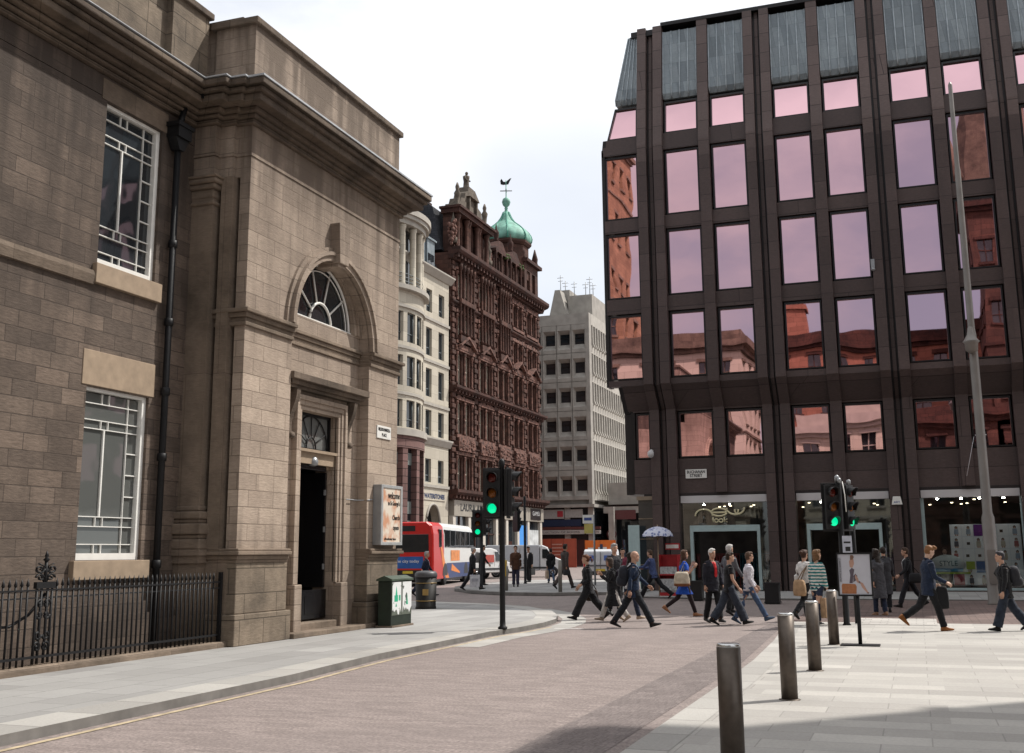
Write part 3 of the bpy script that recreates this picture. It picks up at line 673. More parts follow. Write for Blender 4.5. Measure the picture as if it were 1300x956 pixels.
# entablature: broken forward over the pier, returning along the window wall
def band(mb, p, z0, z1, pw=None, tan=0):
    """one course of the entablature following pier, return, step and wall"""
    pw = p if pw is None else pw
    mb.box(-12.6, XP+p, Y0-p, Y1+p, z0, z1)                     # over the pier
    mb.box(-12.9, -12.10+pw, 17.56-pw, 18.5, z0+.004, z1-0.004)
    mb.box(-13.2, -12.42+pw, 17.40-pw, 18.5, z0+.008, z1-0.008)
    if z1 > 9.67: wall_mb.box(-13.6, XW+pw+.003, 3.0, 17.6, max(z0, 9.66)+.012, z1-0.012)
s = MB(); wall_mb = MB()
band(s, 0.0, 9.003, 9.42); band(s, 0.02, 9.42, 9.48); band(s, 0.0, 9.48, 10.06)
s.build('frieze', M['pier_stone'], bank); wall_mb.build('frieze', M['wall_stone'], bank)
s = MB()
for (p, z0, z1) in ((0.06,9.0-.06,9.02),(0.08,10.055,10.16),(0.15,10.16,10.24),(0.24,10.24,10.34),(0.46,10.34,10.50),(0.54,10.50,10.60),(0.62,10.60,10.74)):
    wall_mb = s
    if z0 > 9: band(s, p, z0, z1)
s.build('cornice', M['dark_stone'], bank, bevel=0.025)
s = MB(); wall_mb = s; band(s, 0.64, 10.742, 10.78); s.build('lead_flashing', M['lead'], bank)
# parapet with coping
s = MB()
s.box(-12.7, XP-0.02, Y0+0.03, Y1-0.02, 10.78, 12.22)
s.box(-13.0, -12.14, 17.75, 19, 10.78, 12.30)
s.build('parapet', M['pier_stone'], bank)
s = MB(); s.box(-13.4, XW+0.10, 16.4, 17.55, 10.78, 12.42); s.box(-13.4, XW-0.05, 3.0, 16.4, 10.78, 12.40); s.box(-13.4, XW+0.10, 9.6, 11.0, 10.78, 12.42)
s.build('parapet', M['plinth_stone'], bank)
s = MB()
s.box(-12.8, XP+0.06, Y0-0.05, Y1+0.07, 12.22, 12.36); s.box(-13.1, -12.06, 17.65, 19, 12.302, 12.42)
s.box(-13.5, XW+0.18, 16.3, 17.62, 12.42, 12.56); s.box(-13.5, XW+0.03, 3.0, 16.297, 12.40, 12.53)
s.box(-12.75, XP+0.03, Y0-0.0, Y1+0.03, 10.782, 10.98)
s.build('coping', M['dark_stone'], bank, bevel=0.02)
# rain pipe
s = MB(); px_, py_ = XW+0.12, 16.72
s.tube([(px_, py_, 0.2), (px_, py_, 9.4)], 0.062, 12)
for z in (1.5, 3.4, 4.6, 5.9, 7.4): s.lathe((px_, py_, z), [(0.062,0),(0.085,0.01),(0.085,0.14),(0.062,0.15)], 12)
s.box(px_-0.14, px_+0.16, py_-0.20, py_+0.20, 9.55, 9.80); s.box(px_-0.16, px_+0.19, py_-0.24, py_+0.24, 9.76, 9.84)
s.prism([(py_-0.2,9.55),(py_+0.2,9.55),(py_+0.07,9.32),(py_-0.07,9.32)], 'x', px_-0.10, px_+0.10)
s.tube([(px_, py_, 9.75), (px_, py_+0.15, 10.25)], 0.06, 10); s.box(XW+.1, XW+.5, 16.9, 17.15, 10.42, 10.6)
s.build('rain_pipe', M['black_iron'], bank)
s = MB(); s.tube([(XR+.06, DY1+.31, 2.93), (XR+.05, YB-.02, 2.93), (XP+.012, YB+.02, 2.93), (XP+.012, 23.05, 2.95)], 0.012, 6); s.build('cable', M['lead'], bank)

# street name sign on the pier
t = thing('street_sign', (XP, 23.58, 4.54), 'small white street name plate high on the pale stone pier beside the entrance', 'sign')
s = MB(); s.box(XP-0.002, XP+0.025, 23.22, 23.95, 4.40, 4.70); s.build('plate', M['white_paint'], t, bevel=0.004)
mt_black = flat('black lettering', (0.02,0.02,0.02), 0.5)
lettering('NELSON MANDELA', 0.11, (XP+0.028, 23.585, 4.61), FACE_PX, mt_black, t, width=0.62)
lettering('PLACE', 0.11, (XP+0.028, 23.585, 4.485), FACE_PX, mt_black, t, width=0.24)
# poster case
t = thing('poster_case', (XP, 23.7, 2.6), 'grey framed glazed poster case hanging on the stone pier above the green cabinet', 'notice board')
s = MB(); y0, y1, z0, z1 = 23.10, 24.22, 1.92, 3.30
s.box(XP, XP+0.20, y0, y1, z0, z1)
s.build('case', M['grey_metal'], t, bevel=0.01)
s = MB()
s.box(XP+.20,XP+.225,y0,y0+.09,z0,z1); s.box(XP+.20,XP+.225,y1-.09,y1,z0,z1); s.box(XP+.20,XP+.225,y0+.09,y1-.09,z0,z0+.07); s.box(XP+.20,XP+.225,y0+.09,y1-.09,z1-.07,z1)
s.build('case_frame', flat('silver frame', (0.45,0.46,0.46), 0.4, metal=0.3), t, bevel=0.006)
pm, pnt, pb = new_mat('pinkish poster with pale and salmon patches')
tcp = pnt.nodes.new('ShaderNodeTexCoord'); nzp = pnt.nodes.new('ShaderNodeTexNoise'); nzp.inputs['Scale'].default_value = 4; crp = pnt.nodes.new('ShaderNodeValToRGB')
crp.color_ramp.elements[0].color = (0.55,0.28,0.17,1); crp.color_ramp.elements[0].position = 0.36; crp.color_ramp.elements[1].color = (0.68,0.60,0.50,1); crp.color_ramp.elements[1].position = 0.55
pnt.links.new(tcp.outputs['Object'], nzp.inputs['Vector']); pnt.links.new(nzp.outputs['Fac'], crp.inputs[0]); pnt.links.new(crp.outputs[0], pb.inputs['Base Color'])
s = MB(); s.quad((XP+.205,y0+.09,z0+.07),(XP+.205,y1-.09,z0+.07),(XP+.205,y1-.09,z1-.07),(XP+.205,y0+.09,z1-.07)); s.build('poster', pm, t)
lettering('welcome', 0.22, (XP+0.209, 23.78, 3.06), FACE_PX, mt_black, t, width=0.62)
lettering('to St George\'s', 0.14, (XP+0.209, 23.78, 2.88), FACE_PX, mt_black, t, width=0.62)
lettering('Church', 0.16, (XP+0.209, 23.9, 2.55), FACE_PX, mt_black, t, width=0.38)
lettering('open', 0.16, (XP+0.209, 23.9, 2.32), FACE_PX, mt_black, t, width=0.3)
lettering('all welcome here', 0.08, (XP+0.209, 23.6, 2.06), FACE_PX, mt_black, t, width=0.6)

# railings
t = thing('iron_railing', (-11.95, 14.8, 0.18), 'black spiked iron railing with ornate standard on a low stone kerb before the dark wall', 'railing')
s = MB(); xf = -11.95
s.box(xf-0.02, xf+0.02, 4.0, 17.52, 1.235, 1.26); s.box(xf-0.02, xf+0.02, 4.0, 17.52, 0.30, 0.335); s.box(xf-0.012, xf+0.012, 4.0, 17.52, 1.13, 1.15)
s.box(xf-.03,xf+.03,17.46,17.52,.2,1.42)
s.build('rail', M['black_iron'], t)
n = int((17.45-4.0)/0.115); bars = MB()
for i in range(n):
    y = 4.05 + i*0.115
    if abs(y-13.1) < 0.2: continue
    bars.tube([(xf, y, 0.20), (xf, y, 1.30)], 0.0165, 6)
    bars.lathe((xf, y, 1.30), [(0.014,0),(0.026,0.02),(0.020,0.05),(0.002,0.12)], 6)
o = bars.build('bars', M['black_iron'], t); o['kind'] = 'stuff'
s = MB(); ys0 = 13.12
for dy in (-0.15, 0.15, -.06, .06): s.tube([(xf, ys0+dy, 0.22), (xf, ys0+dy, 1.30)], 0.02, 8)
s.box(xf-.03, xf+.03, ys0-.19, ys0+.19, 1.27, 1.42)
for k in range(16):
    a0 = 2*PI*k/16
def curl(cy, cz, r, sgn, z=1):
    s.tube([(xf, cy + sgn*r*(1-i/22)*math.cos(i*0.42), cz + z*r*(1-i/22)*math.sin(i*0.42)) for i in range(19)], 0.02, 6)
for sg in (-1, 1):
    curl(ys0+sg*.10, 1.52, .09, sg); curl(ys0+sg*.12, 1.72, .10, -sg, -1); curl(ys0+sg*.08, .45, .08, sg); curl(ys0+sg*.08, .62, .07, -sg, -1); curl(ys0+sg*.07, 1.05, .07, sg); curl(ys0+sg*.07, .9, .06, sg, -1)
    s.tube([(xf, ys0+sg*.02, 1.42), (xf, ys0+sg*.10, 1.6), (xf, ys0+sg*.03, 1.78), (xf, ys0+sg*.15, 1.84)], 0.018, 6)
s.tube([(xf, ys0, 1.4), (xf, ys0, 1.9)], 0.025, 8); s.lathe((xf, ys0, 1.9), [(0.03,0),(0.05,.03),(.02,.08),(.03,.12),(.004,.24)], 8)
s.v = [(v[0], v[1], v[2] if v[2] < 1.27 else 1.27+(v[2]-1.27)*.62) for v in s.v]
s.build('standard', M['black_iron'], t, split=False)
s = MB(); s.tube([(xf-.25, 12.3, .75), (xf-.2, 12.7, .75), (xf-.15, 13.0, .9), (xf-.05, 13.2, 1.2)], .022, 6); s.build('stay', M['black_iron'], t)
t2 = MB(); t2.prism([(xf-0.2,-.3),(xf+0.16,-.3),(xf+0.16,.17),(xf+0.13,.20),(xf-0.17,.20),(xf-.2,.17)], 'y', 4.0, 17.54)
o = t2.build('kerb_stone', M['mould_stone'], t)

# green cabinet
t = thing('utility_cabinet', (-11.1, 23.3, 0.1), 'dark green metal street cabinet with torn white posters on its face, by the stone pier', 'cabinet')
mg = flat('dark green cabinet paint', (0.013,0.022,0.014), 0.55, var=0.25, scale=5)
s = MB(); s.box(-11.50,-11.17,22.93,24.00,.12,1.12); s.build('body', mg, t, bevel=0.012)
s = MB(); s.prism([(-11.53,1.12),(-11.14,1.12),(-11.14,1.16),(-11.33,1.235),(-11.53,1.16)],'y',22.89,24.04); s.build('lid', flat('weathered green lid', (0.05,0.07,0.048), 0.6, var=0.3), t)
s = MB(); s.box(-11.168,-11.160,22.95,23.46,.36,1.10); s.box(-11.168,-11.160,23.475,23.98,.36,1.10); dd = s.build('door', flat('grey green cabinet door', (0.10,0.115,0.09), 0.55, var=0.3), t)
pm, pnt, pb = new_mat('torn white flyposter with green print')
tcp = pnt.nodes.new('ShaderNodeTexCoord'); nzp = pnt.nodes.new('ShaderNodeTexNoise'); nzp.inputs['Scale'].default_value = 7; nzp.inputs['Detail'].default_value = 5; crp = pnt.nodes.new('ShaderNodeValToRGB')
crp.color_ramp.elements[0].color = (0.08,0.09,0.08,1); crp.color_ramp.elements[0].position = 0.34; crp.color_ramp.elements[1].color = (0.72,0.73,0.72,1); crp.color_ramp.elements[1].position = 0.40
pnt.links.new(tcp.outputs['Object'], nzp.inputs['Vector']); pnt.links.new(nzp.outputs['Fac'], crp.inputs[0]); pnt.links.new(crp.outputs[0], pb.inputs['Base Color'])
rr = random.Random(3)
for (a, c) in ((22.97, 23.42), (23.50, 23.97)):
    s = MB(); pts = []
    for i in range(9): pts.append((a + (c-a)*i/8, .46 + rr.uniform(-.09,.09)))
    s.prism(pts + [(c, 1.09), (a, 1.09)], 'x', -11.160, -11.156); s.build('flyposter', pm, t)
mgr = flat('bright green print', (0.03,0.36,0.20), 0.6, var=0.3)
s = MB()
s.prism([(23.07,.66),(23.25,.66),(23.25,.80),(23.22,.80),(23.17,1.0),(23.12,.80),(23.07,.80)],'x',-11.156,-11.153); s.box(-11.156,-11.153,23.3,23.38,.68,.8); s.prism([(23.68,.58),(23.78,.58),(23.73,.82)],'x',-11.156,-11.153); s.prism([(23.12,.55),(23.2,.55),(23.16,.63)],'x',-11.156,-11.153)
s.build('print', mgr, t)
s = MB(); s.box(-11.55,-11.12,22.90,24.02,.06,.14); s.build('base', M['mould_stone'], t)
# litter bin
t = thing('litter_bin', (-14.0, 31.2, 0.1), 'black street litter bin with gold bands at the building corner', 'bin')
mb_ = flat('black bin plastic', (0.012,0.011,0.010), 0.6, spec=.25); mgold = flat('gold band', (0.30,0.20,0.07), 0.4, metal=.3)
s = MB(); c = (-13.95, 31.0, 0.102)
s.lathe(c, [(0.31,0),(0.31,0.06),(0.295,0.08),(0.325,0.92)], 4 if 0 else 28); s.build('body', mb_, t)
s = MB(); s.lathe(c, [(0.295,0.22),(0.307,0.22),(0.309,0.245),(0.295,0.245)], 28); s.lathe(c, [(0.315,0.74),(0.324,0.74),(0.326,0.76),(0.315,0.76)], 28); s.build('band', mgold, t)
s = MB(); s.lathe(c, [(0.335,0.92),(0.34,0.95),(0.335,1.03),(0.28,1.09),(0.12,1.11)], 28); s.build('hood', flat('grey bin hood', (0.06,0.06,0.065), 0.45), t)
s = MB(); s.box(-13.92,-13.74,30.68,30.70,.5,.68); s.build('emblem', mgold, t)
# ------------------------------------------------------------------ office block with pink mirror windows
nl = thing('office_block', (1.5, 44.1, 0.2), 'brown granite office block with pink mirror windows and zinc roof panels over shops', 'building')
YU, YL = 43.2, 44.1
L0, WW, OFF, PER = -8.72, 1.375, 1.935, 4.49
XE0, XE1 = -11.42, 13.3
bays = []
for k in range(-1, 5):
    for j in (0, 1):
        a = L0 + k*PER + j*OFF
        if a < -12: continue
        bays.append((a, a+WW))
bays = [b_ for b_ in bays if b_[1] < XE1]
ZR = 23.9
# glass plane y as function of z (mansard lean above 18.3, jetty between 7.3 and 8.3)
def gy(z):
    if z > 18.3: return YU + (z-18.3)/(ZR-18.3)*0.75
    if z >= 8.28: return YU
    if z > 7.35: return YL + (YU-YL)*(z-7.35)/(8.28-7.35)
    return YL
core = MB()
core.prism([(YL+0.5,0.2),(YL+0.5,7.3),(YU+0.42,8.3),(YU+0.42,18.3),(YU+1.2,ZR-.05),(58,ZR-.05),(58,0.2)], 'x', XE0+0.35, XE1-.3)
# the shop storey is hollow: carve by not filling it
core = MB()
core.prism([(YL+0.45,4.0),(YL+0.45,7.3),(YU+0.42,8.3),(YU+0.42,18.3),(58,18.3),(58,4.0)], 'x', XE0+0.35, XE1-.3); core.prism([(YU+0.43,18.3),(YU+1.2,ZR-.05),(58,ZR-.05),(58,18.3)], 'x', XE0+1.45, XE1-.3); core.prism([(YU+0.44,18.3),(YU+.9,20.3),(56,20.3),(58,18.3)], 'x', XE0+.75, XE0+1.5)
core.box(XE0+1.0, XE1-.3, 52, 58, 0, 4.0)
core.build('core', M['granite_dark'], nl)
rows = [(5.41,7.26),(8.56,11.22),(11.93,14.66),(15.31,18.05),(18.86,20.30)]
ri = random.Random(5)
# spandrels: granite bands between window rows
bands = [(4.0,5.37,0.10),(7.30,7.36,0.1),(8.28,8.52,0.12),(11.26,11.89,0.12),(14.70,15.27,0.12),(18.09,18.82,0.14)]
edges = []
xs = XE0
for (a, c) in bays:
    for (z0, z1, p) in bands:
        if z1 <= 7.37 and a < -11: x0 = a + 0.75
        else: x0 = a
        y0, y1 = gy(z0)-p, gy(z1)-p
        sp = MB(); sp.prism([(y0,z0),(y1,z1),(y1+0.4,z1),(y0+0.4,z0)], 'x', x0-0.06, c+0.06); sp.build('spandrel', M['granite'], nl)
    # sloping soffit under the jetty
    x0 = a + (0.55 if a < -11 else 0)
    sp = MB(); sp.prism([(YL-0.1,7.36),(YU-0.12,8.277),(YU+.3,8.277),(YL+.3,7.36)], 'x', x0-0.06, c+0.06); sp.build('soffit', M['granite'], nl)
# windows
for (a, c) in bays:
    for ri_, (z0, z1) in enumerate(rows):
        x0 = a
        if ri_ == 0 and a < -11: x0 = a + 0.80
        tl = 0.05; fr = MB()
        xl = x0; xb, xt = x0, x0
        if ri_ == 4 and a < -11: xb, xt = x0 + 0.10, x0 + 0.42
        y0, y1 = gy(z0), gy(z1)
        def bar(xa0, xa1, xb0, xb1, za, zb):  # quad bar with slanted sides
            ya, yb = gy(za), gy(zb)
            v = []
            for (yy, zz, p0, p1) in ((ya,za,xa0,xa1),(yb,zb,xb0,xb1)):
                v += [(p0,yy-.05,zz),(p1,yy-.05,zz),(p1,yy+.10,zz),(p0,yy+.10,zz)]
            fr.add(v, [(0,3,2,1),(4,5,6,7),(0,1,5,4),(1,2,6,5),(2,3,7,6),(3,0,4,7)])
        bar(xb-.01, xb+tl, xt-.01, xt+tl, z0, z1); bar(c-tl, c+.01, c-tl, c+.01, z0, z1)
        bar(xb+tl, c-tl, xb+tl, c-tl, z0, z0+.05); bar(xt+tl, c-tl, xt+tl, c-tl, z1-.08, z1)
        w_ = fr.build('window', M['frame_dark'], nl)
        g = MB(); d1, d2, d3 = (ri.uniform(-.010,.010) for _ in range(3))
        g.quad((xb+tl, gy(z0)+.03+d1, z0+.06), (c-tl, gy(z0)+.03+d2, z0+.06), (c-tl, gy(z1)+.03+d2+d3, z1-.07), (xt+tl, gy(z1)+.03+d1+d3, z1-.07))
        g.build('pane', M['pink_glass'], w_)
# piers (single between paired windows, double ribs between pairs)
def profile(p, z0=0.2, z1=ZR):
    pts = [z for z in (7.35, 8.28, 18.3) if z0 < z < z1]
    zs_ = [z0] + pts + [z1]
    fr_ = [(gy(z)-p, z) for z in zs_]
    return fr_ + [(gy(z)+0.5, z) for z in reversed(zs_)]
def rib(x0, x1, p, z0=0.2):
    lo = MB(); lo.prism(profile(p, z0, 17.6), 'x', x0, x1); o_ = lo.build('pier', M['granite'], nl, bevel=0.012)
    hi = MB(); hi.prism(profile(p-0.01, 17.6, ZR), 'x', x0+.002, x1-.002); hi.build('pier_top', M['granite_light'], o_, bevel=0.012)
for k in range(-1, 5):
    a = L0 + k*PER
    if a + WW > -12 and k > -1 or True:
        s0, s1 = a + WW + 0.06, a + OFF - 0.06
        if k >= 0: rib(s0, s1, 0.31, 4.0)
    d0, d1 = a + OFF + WW + 0.06, a + PER - 0.06
    if d1 < XE1:
        wd = (d1 - d0)
        rib(d0, d0 + wd*0.36, 0.36); rib(d1 - wd*0.36, d1, 0.36)
        dk = MB(); dk.prism(profile(0.02), 'x', d0 + wd*.36 - .001, d1 - wd*.36 + .001); dk.build('pier_recess', M['granite_dark'], nl)
        rib(d0 + wd*0.43, d1 - wd*0.43, 0.12)
# left edge post
s = MB(); s.prism(profile(0.10, 8.28, 18.4), 'x', XE0, XE0+.14); s.prism(profile(.08, 4.0, 7.35), 'x', XE0+.75, XE0+.9); s.prism([(XE0,18.09),(XE0+.2,18.09),(XE0+.2,18.8),(XE0+.08,18.8)], 'y', YU-.1, YU+.5)
s.build('corner_post', M['frame_dark'], nl)
s = MB(); s.wall('x', XE0+.33, -1, YL+.4, 58, 8.3, 18.3); s.build('end_wall', M['granite'], nl)
# zinc panels with standing seams at the top
for (a, c) in bays:
    zn = MB(); sm = MB()
    z0, z1 = 20.42, 23.62
    e = (a < -11)
    def zy(z): return gy(z) - 0.16
    xa0 = a + (0.48 if e else -.02); xa1 = a + (1.02 if e else -.02)
    v = [(xa0, zy(z0)+.10, z0), (c+.02, zy(z0)+.10, z0), (c+.02, zy(z0), z0+.22), (xa0, zy(z0), z0+.22), (c+.02, zy(z1), z1), (xa1, zy(z1), z1), (xa0, gy(z0)+.5, z0), (c+.02, gy(z0)+.5, z0), (c+.02, gy(z1)+.5, z1), (xa1, gy(z1)+.5, z1)]
    zn.add(v, [(0,1,2,3),(3,2,4,5),(6,7,1,0),(5,4,8,9),(1,7,8,4,2),(6,0,3,5,9)])
    n_ = 4
    for i in range(n_+1):
        x = xa0 + (c+.02-xa0)*i/n_; xt_ = xa1 + (c+.02-xa1)*i/n_
        sm.tube([(x, zy(z0)+.09, z0), (x, zy(z0)-.02, z0+.22), (xt_, zy(z1)-.02, z1)], .028, 6)
    o_ = zn.build('zinc_panel', M['zinc'], nl); sm.build('panel_seam', M['zinc_seam'], o_, split=False)
s = MB()
s.box(XE0+2.6, XE1, gy(ZR)-0.32, 58, ZR-.02, ZR+.14); s.box(XE0+1.3, XE0+2.6, gy(ZR)-.3, 58, ZR-.35, ZR-.1)
s.build('roof_edge', M['frame_dark'], nl)
# shop storey
s = MB(); shopx = []
for k in range(-1, 5):
    x0 = L0 + k*PER - 0.06 if k >= 0 else XE0+1.2
    x1 = L0 + k*PER + OFF + WW + 0.06
    shopx.append((x0, x1))
    s.box(x0+.03, x1-.03, YL-0.12, YL+.10, 3.60, 3.88)
s.build('shop_fascia', M['fascia'], nl, bevel=0.01)
s = MB()
for (x0, x1) in shopx: s.box(x0, x1, YL-.10, YL+.3, 3.885, 3.998)
s.build('fascia_recess', M['granite_dark'], nl)
for i, (x0, x1) in enumerate(shopx):
    g = MB(); z0 = 0.30 if i not in (1, 2) else 2.72
    if i == 0:
        g.quad((x0+.45,YL+.05,.25),(x1,YL+.05,.25),(x1,YL+.05,3.6),(x0+.45,YL+.05,3.6))
    else:
        g.quad((x0,YL+.05,z0),(x1,YL+.05,z0),(x1,YL+.05,3.6),(x0,YL+.05,3.6))
        if z0 > 1:
            g.quad((x0,YL+.05,.3),(x0+.35,YL+.05,.3),(x0+.35,YL+.05,2.72),(x0,YL+.05,2.72)); g.quad((x1-.35,YL+.05,.3),(x1,YL+.05,.3),(x1,YL+.05,2.72),(x1-.35,YL+.05,2.72))
    sw = g.build('shop_window', M['shop_glass'] if i >= 3 else M['shop_glass_b'], nl)
    f = MB()
    if i in (1, 2):
        a, c = x0+.35, x1-.35
        f.box(a,a+.12,YL-.06,YL+.12,.24,2.6); f.box(c-.12,c,YL-.06,YL+.12,.24,2.6); f.box(a+.12,c-.12,YL-.06,YL+.12,2.48,2.60); f.box(a,c,YL-.05,YL+.11,2.6,2.72)
        f.build('door_frame', M['teal_frame'], sw, bevel=.006)
        # open glass leaves swung inwards
        d_ = MB(); d_.box(a+.13,a+.16,YL+.12,YL+1.15,.26,2.46); d_.box(c-.16,c-.13,YL+.12,YL+1.15,.26,2.46); d_.build('door_leaf', M['shop_glass'], sw)
    else:
        f.box(x0,x0+.12,YL-.02,YL+.12,.25,3.6); f.box(x1-.05,x1,YL-.02,YL+.1,.25,3.6); f.box(x0+.12,x1-.05,YL-.02,YL+.12,.25,.34)
        mid = x0+(x1-x0)*.42
        f.build('window_frame', M['teal_frame'], sw, bevel=.006)
        if i >= 3:
            p_ = MB(); p_.box(x0-.02,x1+.02,YL-.10,YL+.2,.1,.25); p_.build('stall_riser', M['granite'], nl)
# interior
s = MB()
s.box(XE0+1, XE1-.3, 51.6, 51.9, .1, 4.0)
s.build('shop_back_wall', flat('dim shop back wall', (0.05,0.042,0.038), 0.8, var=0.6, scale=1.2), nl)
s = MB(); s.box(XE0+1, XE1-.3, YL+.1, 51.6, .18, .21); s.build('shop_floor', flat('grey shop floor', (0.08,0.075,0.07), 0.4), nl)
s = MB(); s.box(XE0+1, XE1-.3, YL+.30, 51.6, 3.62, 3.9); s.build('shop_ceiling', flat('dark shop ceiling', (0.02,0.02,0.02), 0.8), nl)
s = MB()
rl = random.Random(9)
dl = emit('warm downlight', (1.0,0.82,0.55), 5)
for i in range(26):
    x, y = rl.uniform(-8, 9), rl.uniform(45.2, 51)
    s.lathe((x, y, 3.6), [(0.05,0),(0.05,-.03),(.0,-.035)], 8)
s.build('downlight', dl, nl)
s = MB()
for x in [shopx[3][0]+.6+.72*i_+.1*(i_%2) for i_ in range(5)]: s.lathe((x, YL+.2, 3.57), [(.045,0),(.045,-.03),(0,-.035)], 8)
for x in [shopx[q_][0]+.9+1.0*i_ for q_ in (1,2) for i_ in range(2)]: s.lathe((x, YL+.24, 3.55), [(.04,0),(.04,-.03),(0,-.035)], 8)
s.build('added_display_light', emit('added display lamp', (1.0,.93,.82), 75), nl)  # extra lamps added to brighten the posters and the entrances
# clothes rails inside
for i in range(12):
    x, y = rl.uniform(-8.2, 5), rl.uniform(46.4, 50)
    cl = MB()
    for k in range(9):
        cl.box(x+k*.11, x+k*.11+.07, y-.25, y+.25, rl.uniform(.5,.8), 1.55)
    cl.box(x-.05, x+1.05, y-.015, y+.015, 1.58, 1.62); cl.box(x-.05,x-.02,y-.02,y+.02,.21,1.6); cl.box(x+1.02,x+1.05,y-.02,y+.02,.21,1.6)
    c_ = rl.choice([(0.16,0.03,0.03),(0.05,0.05,0.06),(0.22,0.18,0.15),(0.10,0.05,0.09),(0.03,0.08,0.10)])
    o = cl.build('clothes_rail', flat('clothes %d' % i, c_, 0.9, var=0.6, scale=9)); tag(o, 'rail of clothes inside the dim shop behind the glass front', 'clothes rail', 'clothes rails inside the shop')
# shop lettering on the glass of the first entrance
gold = flat('pale gold lettering', (0.62,0.56,0.36), 0.4)
xc = (shopx[1][0]+shopx[1][1])/2 - .15
sgn = thing('shop_sign', (xc, YL, 3.1), 'pale gold looping shop name lettering on the glass above the left shop entrance', 'sign')
s = MB(); yg = YL - .14
def curve(pts, r=.035): s.tube(pts, r, 8)
def arcp(cx_, cz_, rx_, rz_, a0, a1, n_=18): return [(cx_+rx_*math.cos(rad(a0+(a1-a0)*i/n_)), yg, cz_+rz_*math.sin(rad(a0+(a1-a0)*i/n_))) for i in range(n_+1)]
curve(arcp(xc-.62, 3.10, .34, .24, 185, -5))
curve(arcp(xc-.02, 3.22, .30, .15, 0, 345)); curve([(xc-.30,yg,3.21),(xc+.27,yg,3.21)])
curve(arcp(xc+.62, 3.36, .34, .24, 175, 365)); curve(arcp(xc+.66, 3.32, .07, .17, 180, 360, 10))
s.build('lettering', gold, sgn)
s = MB()
for (q, w_) in enumerate((0,)): pass
zc = 2.90
def stroke(pts, r=.024): s.tube([(xc+p[0], yg, zc+p[1]) for p in pts], r, 6)
stroke([(-.27,.13),(-.27,-.07)])
stroke([(-.14+.075*math.cos(rad(i*24)), -.005+.065*math.sin(rad(i*24))) for i in range(16)]); stroke([(.04+.075*math.cos(rad(i*24)), -.005+.065*math.sin(rad(i*24))) for i in range(16)])
stroke([(.17,.13),(.17,-.07)]); stroke([(.29,.06),(.18,0),(.29,-.07)])
s.build('lettering', gold, sgn)
# poster wall in the right window
XWN = shopx[3][0]
pw = thing('window_display', (XWN+2.2, YL+.5, .3), 'grid of white fashion posters with purple, blue and red squares inside the right shop window', 'window display')
s = MB(); px0, px1, pz0, pz1 = XWN+.95, XWN+3.35, .42, 2.62
s.box(px0,px1,YL+.42,YL+.46,pz0,pz1); s.build('panel', flat('pale poster panel', (0.72,0.78,0.84), 0.6, var=0.05), pw)
cols, nr = 6, 5
cw, ch = (px1-px0)/cols, (pz1-pz0)/nr
special = {(2,4):(0.13,0.015,0.20),(2,1):(0.0,0.10,0.30),(0,0):(0.35,0.03,0.05),(1,1):None}
skin_ = flat('poster figure skin tone', (0.42,0.28,0.22), .7, var=.2); hair_ = flat('poster figure dark hair', (0.05,0.035,0.03), .8); cl_ = [flat('poster figure dress %d' % i, c_, .7, var=.2) for i, c_ in enumerate([(0.30,0.36,0.45),(0.45,0.42,0.36),(0.35,0.12,0.12),(0.10,0.10,0.12)])]
whm = flat('white poster paper', (0.82,0.86,0.90), .6, var=.04)
rp_ = random.Random(12)
for i in range(cols):
    for j in range(nr):
        x0, z0 = px0+i*cw+.015, pz0+j*ch+.015; x1, z1 = px0+(i+1)*cw-.015, pz0+(j+1)*ch-.015
        c_ = special.get((i,j))
        s = MB(); s.box(x0,x1,YL+.40,YL+.418,z0,z1)
        po = s.build('poster', flat('poster colour %d%d' % (i,j), c_, .6, var=.05) if c_ else whm, pw)
        if not c_:
            f = MB(); xm, k_ = (x0+x1)/2 + rp_.uniform(-.06,.06), rp_.random()
            yy = YL+.398
            if k_ < .75:
                zt = z1-.05
                f.add([(xm-.045,yy,zt-.10),(xm+.045,yy,zt-.10),(xm+.05,yy,zt-.03),(xm,yy,zt+.01),(xm-.05,yy,zt-.03)], [(0,1,2,3,4)], 0)
                f.add([(xm-.03,yy-.001,zt-.10),(xm+.03,yy-.001,zt-.10),(xm+.03,yy-.001,zt-.04),(xm-.03,yy-.001,zt-.04)], [(0,1,2,3)], 1)
                f.add([(xm-.08,yy,zt-.30),(xm+.08,yy,zt-.30),(xm+.07,yy,zt-.11),(xm-.07,yy,zt-.11)], [(0,1,2,3)], 2)
                f.add([(xm-.05,yy,z0+.01),(xm-.01,yy,z0+.01),(xm,yy,zt-.30),(xm-.06,yy,zt-.30)], [(0,1,2,3)], 1); f.add([(xm+.01,yy,z0+.01),(xm+.06,yy,z0+.01),(xm+.06,yy,zt-.30),(xm+.01,yy,zt-.30)], [(0,1,2,3)], 1)
            else:
                f.add([(xm-.05,yy,z0+.12),(xm+.06,yy,z0+.12),(xm+.06,yy,z0+.22),(xm-.05,yy,z0+.22)], [(0,1,2,3)], 0)
            f.build('figure', [hair_, skin_, rp_.choice(cl_)], po)
bl = thing('style_board', (XWN+1.0, YL+.3, .9), 'pale oval board reading STYLE with blue and lime bands in the right shop window', 'sign')
s = MB(); s.lathe((XWN+.78, YL+.34, 1.14), [(0,0),(.62,0),(.62,.03),(0,.03)], 28, axis='y')
for i_, v in enumerate(s.v): s.v[i_] = (v[0], v[1], 1.14 + (v[2]-1.14)*.62 if v[2] > 1.14 else 1.14 + (v[2]-1.14)*.45)
s.build('board', flat('pale style board', (0.42,0.50,0.52), .6, var=.05), bl)
